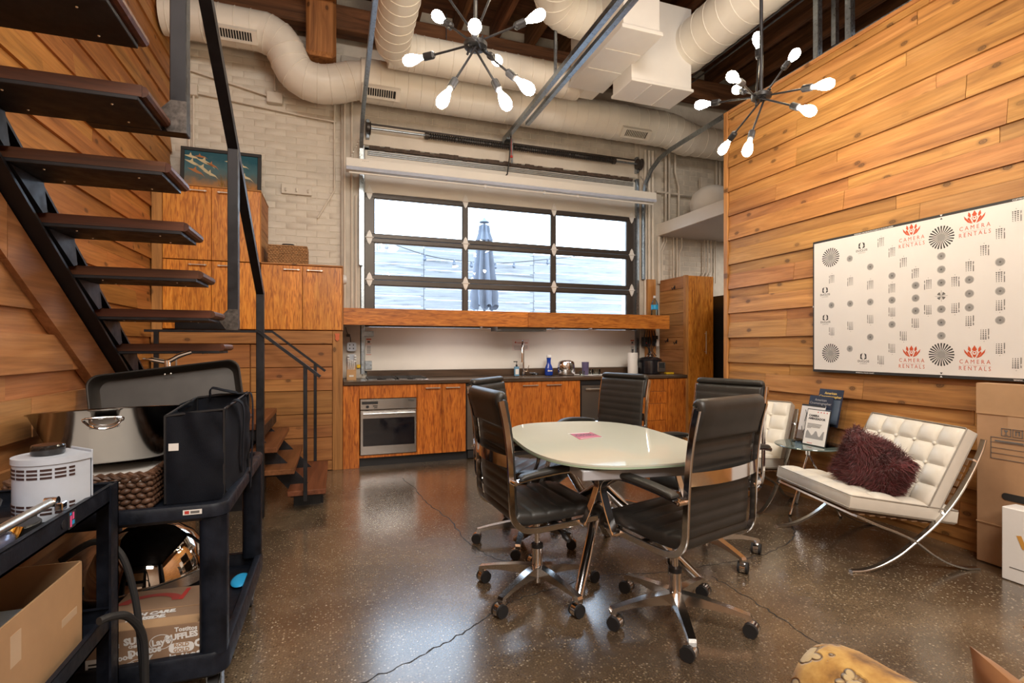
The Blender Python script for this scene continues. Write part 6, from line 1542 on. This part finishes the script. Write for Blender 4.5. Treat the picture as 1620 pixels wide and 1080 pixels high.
for a in (180, 201, 222, 243, 264, 285, 306, 324):
    for z in (.118, .128, .138, .026, .036, .046):
        m = MB(); m.ribbon([(VC.x+(vr+.0006)*cos(radians(a-(8.5 if a < 320 else 5)+(17 if a < 320 else 10)*i/4)), VC.y+(vr+.0006)*sin(radians(a-(8.5 if a < 320 else 5)+(17 if a < 320 else 10)*i/4)), Z2+z) for i in range(5)], (0, 0, 1), .0052, .0012)
        m.build('vent_slot', MT['slot'], va, smooth=0)
f = Vector((cos(radians(45)), sin(radians(45)))); s_ = Vector((-f.y, f.x)); tp = VC+f*.066
Mv = frame((tp.x+s_.x*.055, tp.y+s_.y*.055, Z2), (-s_.x, -s_.y, 0), (0, 0, 1))
MB().box(0, .110, .004, .172, -.004, 0, .001, Mv).build('terminal_plate', MT['grey_metal'], va, smooth=0)
m = MB()
for z in (.03, .07, .11): m.ball(Mv @ Vector((.100, z, .002)), .0045, 8, 5)
m.build('screw', MT['nickel'], va)
for a in (230, 320): MB().cyl((VC.x+.06*cos(radians(a)), VC.y+.06*sin(radians(a)), Z2), (VC.x+.06*cos(radians(a)), VC.y+.06*sin(radians(a)), Z2+.006), .010, n=10).build('foot', MT['rubber'], va)
tr_ = thing('tape_reel', 'black flat tape reel lying beside the transformer on the nearer cart', 'reel', (-.70, 1.50, Z2))
m = MB(); RMx = Matrix.Translation((-.742, 1.522, Z2+.001)) @ Matrix.Rotation(radians(0), 4, 'X'); m.lathe([(.022, .0), (.066, .0), (.070, .004), (.070, .032), (.066, .036), (.022, .036), (.022, 0)], 36, M=RMx); m.build('reel', MT['black'], tr_)
hdn = thing('padded_case', 'small shiny pouch with brass connectors lying in front of the tape reel', 'pouch', (-.70, 1.40, Z2))
MB().ball((-.698, 1.395, Z2+.030), .055, 16, 10, sc=(.62, 1.0, .52)).build('pouch', plain('slate_foil', (.16, .17, .26), .18, .3), hdn, smooth=70)
m = MB()
for q in ((-.680, 1.440), (-.694, 1.447)): m.cyl((q[0], q[1], Z2+.020), (q[0]+.004, q[1]+.016, Z2+.046), .0065, n=10)
m.build('connector', plain('brass', (.60, .40, .12), .25, 1), hdn)
rd = thing('chrome_rod', 'brushed metal rod with clamp end lying along the nearer cart top', 'rod', (-.665, 1.4, .856))
MB().tube([(-.672, .95, .874), (-.672, 1.58, .874)], .0105, 14).build('rod', MT['nickel'], rd)
m = MB(); m.tube([(-.685, 1.580, .874), (-.659, 1.580, .874)], .013, 12); m.box(-.662, -.645, 1.568, 1.592, .851, .872, .002); m.build('clamp', MT['chrome'], rd)
cb2 = thing('power_cable', 'coiled blue and black power cable beside the transformer on the nearer cart', 'cable', (-.80, 1.60, Z2))
cl = []
for i in range(60): a = 2*pi*i/15; cl.append((-.845+.045*cos(a), 1.585+.055*sin(a), Z2+.010+i*.0009))
MB().tube(cl, .008, 8).build('blue_cable', MT['blue'], cb2)
cl = [(-.82+.05*cos(2*pi*i/14), 1.56+.045*sin(2*pi*i/14), Z2+.070+.012*sin(i)) for i in range(15)]
MB().tube(cl, .0065, 8).build('black_cable', MT['black'], cb2)
m = MB(); m.tube([(-.90, 1.60, Z2+.085), (-.86, 1.615, Z2+.092), (-.835, 1.63, Z2+.100)], [.020, .016, .018], 8); m.build('plug', MT['blue'], cb2)
MB().tube([(-.90, 1.598, Z2+.0855), (-.882, 1.606, Z2+.089)], [.0205, .0195], 8).build('pink_band', MT['pink'], cb2)
# open carton on the middle shelf
Z3 = .475-.044+.0005
ob = thing('open_carton', 'open brown cardboard carton on the nearer cart middle shelf', 'box', (-.82, 1.3, Z3))
ox0, ox1, oy0, oy1 = -.985, -.668, .93, 1.735
m = MB(); h0 = Z3+.235
m.box(ox0, ox1, oy0, oy1, Z3, Z3+.004); m.box(ox1-.005, ox1, oy0, oy1, Z3, h0); m.box(ox0, ox0+.005, oy0, oy1, Z3, h0); m.box(ox0, ox1, oy1-.005, oy1, Z3, h0); m.box(ox0, ox1, oy0, oy0+.005, Z3, h0)
m.build('carton', MT['card_pale'], ob, smooth=0)
m = MB(); m.box(ox1, ox1+.0006, 1.62, 1.70, Z3+.105, Z3+.125); m.box(ox1, ox1+.0006, 1.40, 1.44, Z3+.13, Z3+.20); m.build('tape_scuff', plain('pale_scuff', (.55, .40, .27), .6), ob, smooth=0)
bp = MB().box(ox0+.01, ox1-.02, 1.05, 1.50, Z3+.005, Z3+.13, .01).build('black_pouch', MT['fabric']); tag(bp, 'black padded pouch inside the open carton on the nearer cart', 'pouch'); origin_to_base(bp)
nb_ = thing('notebook', 'grey notebook with pink tab inside the open carton', 'notebook', (-.76, 1.60, Z3))
MB().box(-.82, -.71, 1.54, 1.67, Z3+.005, Z3+.150, .003).build('pages', MT['grey_metal'], nb_, smooth=0); MB().box(-.715, -.695, 1.61, 1.64, Z3+.140, Z3+.180, .001).build('tab', MT['pink'], nb_, smooth=0)
bl = MB().tube(smooth_path([(-.72, 1.2, .100), (-.69, 1.5, .15), (-.70, 1.70, .22), (-.72, 1.76, .16), (-.75, 1.6, .105)], 6), .011, 8).build('purple_cable', plain('violet_rubber', (.10, .06, .30), .4)); tag(bl, 'violet cable looped on the nearer cart bottom shelf', 'cable'); origin_to_base(bl)
cbl = thing('black_cable', 'thick black cable hanging in a loop between the two carts', 'cable', (-.60, 1.88, 0))
MB().tube(smooth_path([(-.618, 1.70, .505), (-.60, 1.73, .50), (-.575, 1.78, .47), (-.555, 1.83, .38), (-.555, 1.85, .22), (-.555, 1.86, .10), (-.56, 1.87, .013)], 8), .011, 10).build('cable', MT['rubber'], cbl)
MB().tube(smooth_path([(-.78, 1.885, .62), (-.70, 1.892, .665), (-.635, 1.897, .62), (-.598, 1.90, .48), (-.580, 1.90, .30), (-.572, 1.90, .10), (-.58, 1.88, .013)], 8), .010, 10).build('cable', MT['rubber'], cbl)

# ---------------------------------------------------------------- on the worktop
WZ = .9035; WY = 5.86
def simple(nm, lab, cat, loc): return thing(nm, lab, cat, loc)
f_ = simple('faucet', 'tall chrome gooseneck faucet with pull-down head behind the sink', 'faucet', (2.235, 6.055, WZ))
m = MB(); m.cyl((2.235, 6.055, WZ), (2.235, 6.055, WZ+.05), .024, n=18); m.tube(smooth_path([(2.235, 6.055, WZ+.05), (2.235, 6.055, WZ+.33), (2.232, 6.045, WZ+.40), (2.21, 6.0, WZ+.435), (2.185, 5.955, WZ+.40), (2.175, 5.93, WZ+.32), (2.172, 5.92, WZ+.26)], 6), .013, 12); m.build('gooseneck', MT['chrome'], f_)
MB().tube([(2.172, 5.92, WZ+.28), (2.170, 5.915, WZ+.17)], [.015, .020], 14).build('spray_head', MT['chrome'], f_)
m = MB(); m.cyl((2.235, 6.055, WZ+.045), (2.29, 6.03, WZ+.055), .014, n=12); m.tube([(2.28, 6.035, WZ+.055), (2.30, 6.025, WZ+.13)], [.006, .004], 8); m.build('lever', MT['chrome'], f_)
s_o = simple('soap_dispenser', 'small blue soap bottle with black pump left of the faucet', 'soap', (2.09, 5.98, WZ))
MB().prism([(2.15+x-.025, 6.0+y) for x, y in round_rect(.062, .042, .012, 4)], 'z', WZ, WZ+.115).build('bottle', plain('blue_soap', (.16, .33, .50), .25), s_o, smooth=40)
MB().prism([(2.125+x, 5.979+y) for x, y in round_rect(.045, .002, .0009, 1)], 'z', WZ+.02, WZ+.085).build('label', MT['paper'], s_o, smooth=0)
m = MB(); m.cyl((2.125, 6.0, WZ+.115), (2.125, 6.0, WZ+.14), .013, n=12); m.cyl((2.125, 6.0, WZ+.14), (2.125, 6.0, WZ+.175), .004, n=8); m.box(2.085, 2.135, 5.992, 6.008, WZ+.170, WZ+.182, .003); m.build('pump', MT['black'], s_o)
b_o = simple('detergent_bottle', 'dark blue spray dish soap bottle right of the faucet', 'bottle', (2.56, 6.0, WZ)); BLx = (2.56, 6.0)
MB().lathe([(.0, 0), (.048, 0), (.054, .01), (.054, .075), (.045, .11), (.028, .145), (.026, .19), (.030, .215), (.030, .235), (.0, .235)], 24, (*BLx, WZ), sy=.7).build('bottle', plain('deep_blue_bottle', (.008, .04, .30), .15), b_o, smooth=50)
MB().lathe([(.031, .0), (.033, .01), (.033, .028), (.022, .034), (.0, .034)], 20, (*BLx, WZ+.225)).build('cap', MT['white'], b_o, smooth=40)
m = MB(); text(m, 'dawn', .030, frame((BLx[0], BLx[1]-.0385, WZ+.06), (1, 0, 0), (0, 0, 1)), .0015); m.build('lettering', MT['ink_white'], b_o, smooth=0)
to = simple('toaster', 'rounded polished chrome toaster on the worktop by the sink', 'toaster', (2.755, 5.85, WZ))
pr = [(-.112, .008), (-.112, .12), (-.105, .155), (-.085, .178), (-.05, .186), (.05, .186), (.085, .178), (.105, .155), (.112, .12), (.112, .008)]
MB().lathe([(.104, .008), (.112, .016), (.114, .12), (.108, .158), (.094, .178), (.06, .187), (.0, .189)], 40, (2.755, 5.89, WZ), sy=.72).build('shell', MT['chrome'], to, smooth=50)
m = MB(); m.box(2.675, 2.835, 5.84, 5.94, WZ, WZ+.0075); m.box(2.71, 2.80, 5.86, 5.875, WZ+.186, WZ+.191); m.box(2.71, 2.80, 5.905, 5.92, WZ+.186, WZ+.191); m.build('slot', MT['black'], to, smooth=0)
MB().box(2.64, 2.648, 5.87, 5.91, WZ+.09, WZ+.105, .002).build('lever', MT['black'], to)
cu_ = MB().lathe([(.0, 0), (.036, 0), (.040, .005), (.046, .16), (.046, .168), (.042, .168), (.038, .01), (.0, .01)], 24, (2.995, 5.84, WZ)).build('plastic_tumbler', MT['purple'], smooth=50); tag(cu_, 'mauve plastic tumbler right of the chrome toaster', 'tumbler'); origin_to_base(cu_)
def mug(nm, lab, x, y, r, h, lie=False):
    g = simple(nm, lab, 'glass', (x, y, WZ)); MM = Matrix.Translation((x, y, WZ)) @ (Matrix.Translation((0, 0, r)) @ Matrix.Rotation(pi/2, 4, 'Y') if lie else Matrix.Identity(4))
    MB().lathe([(.0, .0), (r*.9, 0), (r, .005), (r, h), (r-.004, h), (r-.005, .008), (.0, .008)], 24, M=MM).build('bowl', MT['clear'], g, smooth=50)
    MB().tube([MM @ Vector(p) for p in smooth_path([(-r, 0, h*.8), (-r-.022, 0, h*.7), (-r-.022, 0, h*.35), (-r, 0, h*.2)], 4)], .005, 8).build('handle', MT['clear'], g)
mug('glass_mug', 'wide clear glass mug at the right, near the paper towels', 3.16, 5.86, .055, .075); mug('glass_mug', 'small clear glass mug right behind the mauve tumbler', 3.085, 5.95, .040, .075); mug('glass_mug', 'overturned clear glass mug in front of the mauve tumbler', 2.90, 5.74, .032, .06)
dr_ = simple('drying_cloth', 'pale cloth spread under the glass mugs on the worktop', 'cloth', (3.08, 5.85, WZ)); MB().grid(lambda u, v: (2.87+.42*u, 5.70+.36*v, WZ+.002+.004*abs(sin(9*u+4*v))), 20, 12).build('cloth', MT['paper'], dr_, smooth=60)
sp_ = simple('steel_strainer', 'crumpled steel strainer at the sink edge', 'strainer', (2.36, 6.06, WZ)); MB().lathe([(.0, 0), (.030, .004), (.042, .03), (.038, .03), (.026, .008), (.0, .006)], 18, (2.40, 6.06, WZ)).build('bowl', MT['galv'], sp_)
MB().tube([(2.36, 6.05, WZ+.03), (2.31, 6.03, WZ+.035)], .006, 8).build('handle', MT['galv'], sp_)
pt = simple('paper_towel_roll', 'white paper towel roll on a stand at the worktop right end', 'paper towel', (3.69, 5.85, WZ)); PTc = (3.69, 5.84)
MB().lathe([(.018, .012), (.064, .012), (.066, .018), (.066, .278), (.064, .284), (.018, .284), (.018, .012)], 32, (*PTc, WZ)).build('roll', MT['paper'], pt, smooth=40)
m = MB(); m.lathe([(.0, 0), (.075, 0), (.075, .008), (.0, .010)], 24, (*PTc, WZ)); m.cyl((*PTc, WZ+.01), (*PTc, WZ+.31), .006, n=10); m.ball((*PTc, WZ+.318), .012, 10, 6); m.tube(smooth_path([(PTc[0]+.072, PTc[1]-.01, WZ+.01), (PTc[0]+.072, PTc[1]-.012, WZ+.13), (PTc[0]+.070, PTc[1]-.012, WZ+.20), (PTc[0]+.052, PTc[1]-.045, WZ+.21), (PTc[0]+.040, PTc[1]-.052, WZ+.16), (PTc[0]+.052, PTc[1]-.045, WZ+.11), (PTc[0]+.070, PTc[1]-.014, WZ+.10)], 5), .004, 6); m.build('stand', MT['steel'], pt)
po = simple('pressure_cooker', 'black electric pressure cooker with steel control panel by the pantry', 'cooker', (3.96, 5.86, WZ)); PC = (3.965, 5.86)
MB().lathe([(.0, 0), (.135, 0), (.148, .012), (.150, .165), (.146, .185), (.0, .185)], 40, (*PC, WZ)).build('body', plain('cooker_black', (.012, .011, .014), .2, spec=.6), po, smooth=40)
MB().lathe([(.152, .175), (.156, .18), (.156, .195), (.148, .20), (.10, .222), (.03, .232), (.0, .232)], 40, (*PC, WZ)).build('lid', plain('lid_black', (.018, .017, .02), .25), po, smooth=40)
m = MB(); m.tube(smooth_path([(PC[0]-.05, PC[1], WZ+.225), (PC[0]-.03, PC[1], WZ+.262), (PC[0]+.03, PC[1], WZ+.262), (PC[0]+.05, PC[1], WZ+.225)], 4), .010, 8); m.build('lid_handle', MT['chrome'], po)
cp_ = MB().box(3.985, 4.105, 5.705, 5.73, WZ+.03, WZ+.165, .006).build('control_panel', MT['stainless'], po); MB().box(4.005, 4.085, 5.7035, 5.705, WZ+.085, WZ+.15).build('display', MT['ink'], cp_, smooth=0)
m = MB()
for s in (-1, 1): m.box(PC[0]+s*.145-.012, PC[0]+s*.145+.024*max(s, 0)+.012, PC[1]-.03, PC[1]+.03, WZ+.155, WZ+.175, .004)
m.box(PC[0]-.178, PC[0]-.14, PC[1]-.03, PC[1]+.03, WZ+.155, WZ+.175, .004); m.build('side_handle', MT['black'], po)
yl = MB().box(4.13, 4.25, 5.72, 5.78, WZ, WZ+.022, .006).build('yellow_sponge_tray', MT['yellow']); tag(yl, 'small yellow plastic tray right of the pressure cooker', 'tray'); origin_to_base(yl); yl.name = 'sponge_tray'
kb = simple('knife_block', 'light wooden knife block with white-handled knives at the worktop left corner', 'knife block', (.155, 5.85, WZ))
KM = Matrix.Translation((.155, 5.88, WZ)) 
MB().prism([(5.80, WZ), (5.96, WZ), (5.93, WZ+.155), (5.80, WZ+.105)], 'x', .107, .205).build('block', plain('pale_beech', (.52, .30, .13), .5, var=.1), kb, smooth=0)
MB().box(.132, .178, 5.797, 5.80, WZ+.035, WZ+.055).build('plate', MT['nickel'], kb, smooth=0)
for i in range(4):
    for j in range(2): MB().tube([(.120+i*.020, 5.83+j*.05, WZ+.108+j*.02), (.124+i*.020, 5.80+j*.05, WZ+.185+j*.03)], [.0065, .0075], 8).build('knife_handle', MT['white'], kb)
el = simple('power_outlet', 'grey steel outlet box with plugs on the pier above the knife block', 'outlet', (.155, BY-.05, 1.2))
oc = [(-.05, -.035), (-.035, -.05), (.035, -.05), (.05, -.035), (.05, .035), (.035, .05), (-.035, .05), (-.05, .035)]
MB().prism([(.165+x, 1.265+z) for x, z in oc], 'y', BY-.115, BY-.055).build('box', MT['grey_metal'], el, smooth=0)
MB().prism([(.165+x, 1.13+z) for x, z in oc], 'y', BY-.115, BY-.055).build('box', MT['grey_metal'], el, smooth=0)
m = MB()
for z in (1.245, 1.285): 
    for x in (.145, .185): m.box(x-.005, x+.005, BY-.1165, BY-.115, z-.008, z+.008)
m.build('socket', MT['ink'], el, smooth=0)
m = MB()
for z in (1.10, 1.13, 1.16): m.box(.118, .142, BY-.145, BY-.1155, z-.010, z+.010, .004); m.box(.19, .214, BY-.145, BY-.1155, z-.010, z+.010, .004)
m.build('plug', MT['white'], el)
m = MB(); m.tube(smooth_path([(.155, BY-.08, 1.317), (.15, BY-.075, 1.38), (.12, BY-.07, 1.42), (.10, BY-.07, 1.49)], 5), .004, 6); m.box(.11, .15, BY-.09, BY-.055, 1.38, 1.41, .004); m.build('cord', MT['black'], el)
lv = MB().box(.222, .262, BY-.08, BY-.055, 1.02, 1.06, .003).build('tester', MT['yellow']); tag(lv, 'tiny yellow and black gadget fixed beside the knife block', 'gadget'); origin_to_base(lv)
nt = thing('notice_card', 'small white printed notice stuck on the white panel behind the faucet', 'notice', (2.24, yf, 1.2)); MB().box(2.13, 2.365, yf-.0015, yf-.0003, 1.215, 1.365).build('sheet', plain('pinkish_paper', (.74, .64, .60), .6), nt, smooth=0)
m = MB(); Mn = frame((2.2475, yf-.002, 1.29), (1, 0, 0), (0, 0, 1))
for q in range(5): m.box(-.095+.01*(q == 4), .095-.03*(q == 4), -.015-q*.012, -.010-q*.012, 0, .0003, M=Mn)
m.build('small_print', MT['ink_mid'], nt, smooth=0)
m = MB(); text(m, 'PLEASE CLEAN', .022, Mn @ Matrix.Translation((.025, .025, 0)), .0006); m.prism([(-.085, .03), (-.07, .045), (-.055, .03), (-.07, .02)], 'z', 0, .0003, Mn); m.build('red_print', MT['orange'], nt, smooth=0, recalc=False)
wbt = thing('water_bottle', 'clear blue-capped plastic water bottle on the right end of the ledge', 'bottle', (3.98, 5.8, 1.669))
MB().lathe([(.0, 0), (.042, 0), (.046, .01), (.044, .06), (.046, .12), (.044, .16), (.030, .20), (.016, .225), (.015, .24)], 24, (3.985, 5.78, 1.6685)).build('bottle', MT['clearblue'], wbt, smooth=50); MB().cyl((3.985, 5.78, 1.9085), (3.985, 5.78, 1.94), .016, n=14).build('cap', MT['white'], wbt)
MB().lathe([(.0465, .09), (.0465, .15), (.0455, .15)], 24, (3.985, 5.78, 1.6685)).build('label', MT['cyan'], wbt, smooth=40)
tsn = thing('wall_thermostat', 'small white domed sensor on the pier beside the low wall cabinet', 'sensor', (.09, 5.9, 2.0)); MB().lathe([(.0, 0), (.05, 0), (.055, .012), (.045, .035), (.0, .04)], 24, M=Matrix.Translation((.0685, 5.80, 1.99)) @ Matrix.Rotation(pi/2, 4, 'Y')).build('dome', MT['white'], tsn, smooth=50)
op_ = thing('bottle_opener', 'orange bottle opener screwed to the boarded front below the low cabinet', 'opener', (.01, 5.54, 1.36))
MB().prism([(-.015+.0, 1.40), (.035, 1.40), (.028, 1.375), (.03, 1.34), (.01, 1.32), (-.01, 1.34), (-.008, 1.375)], 'y', 5.528, 5.5445).build('body', plain('orange_enamel', (.60, .12, .03), .4), op_, smooth=0)
# meters and cords under the ledge end
eb = thing('control_box', 'black control boxes with hanging cords under the ledge right end', 'controls', (4.0, 6.0, 1.2))
m = MB(); m.box(4.005, 4.10, 6.03, 6.12, 1.27, 1.40, .005); m.box(4.14, 4.21, 6.02, 6.055, 1.28, 1.42, .005); m.build('box', MT['black'], eb)
m = MB()
for i, x in enumerate((3.99, 4.02, 4.05, 4.09, 4.13)): m.tube(smooth_path([(x, 6.0, 1.49), (x+.012*(i-2), 5.99, 1.35), (x-.02*(i-2), 5.98, 1.22), (x+.015, 5.97, 1.14)], 5), .006, 6)
m.build('cord', MT['rubber'], eb)
m = MB(); m.box(4.16, 4.20, 5.98, 6.015, 1.27, 1.37, .005); m.box(4.05, 4.075, 5.985, 6.0, 1.12, 1.20, .004); m.build('remote', MT['white'], eb)
m = MB(); m.box(4.02, 4.035, 6.022, 6.03, 1.31, 1.325); m.box(4.065, 4.08, 6.022, 6.03, 1.285, 1.30); m.build('indicator', MT['red'], eb, smooth=0)
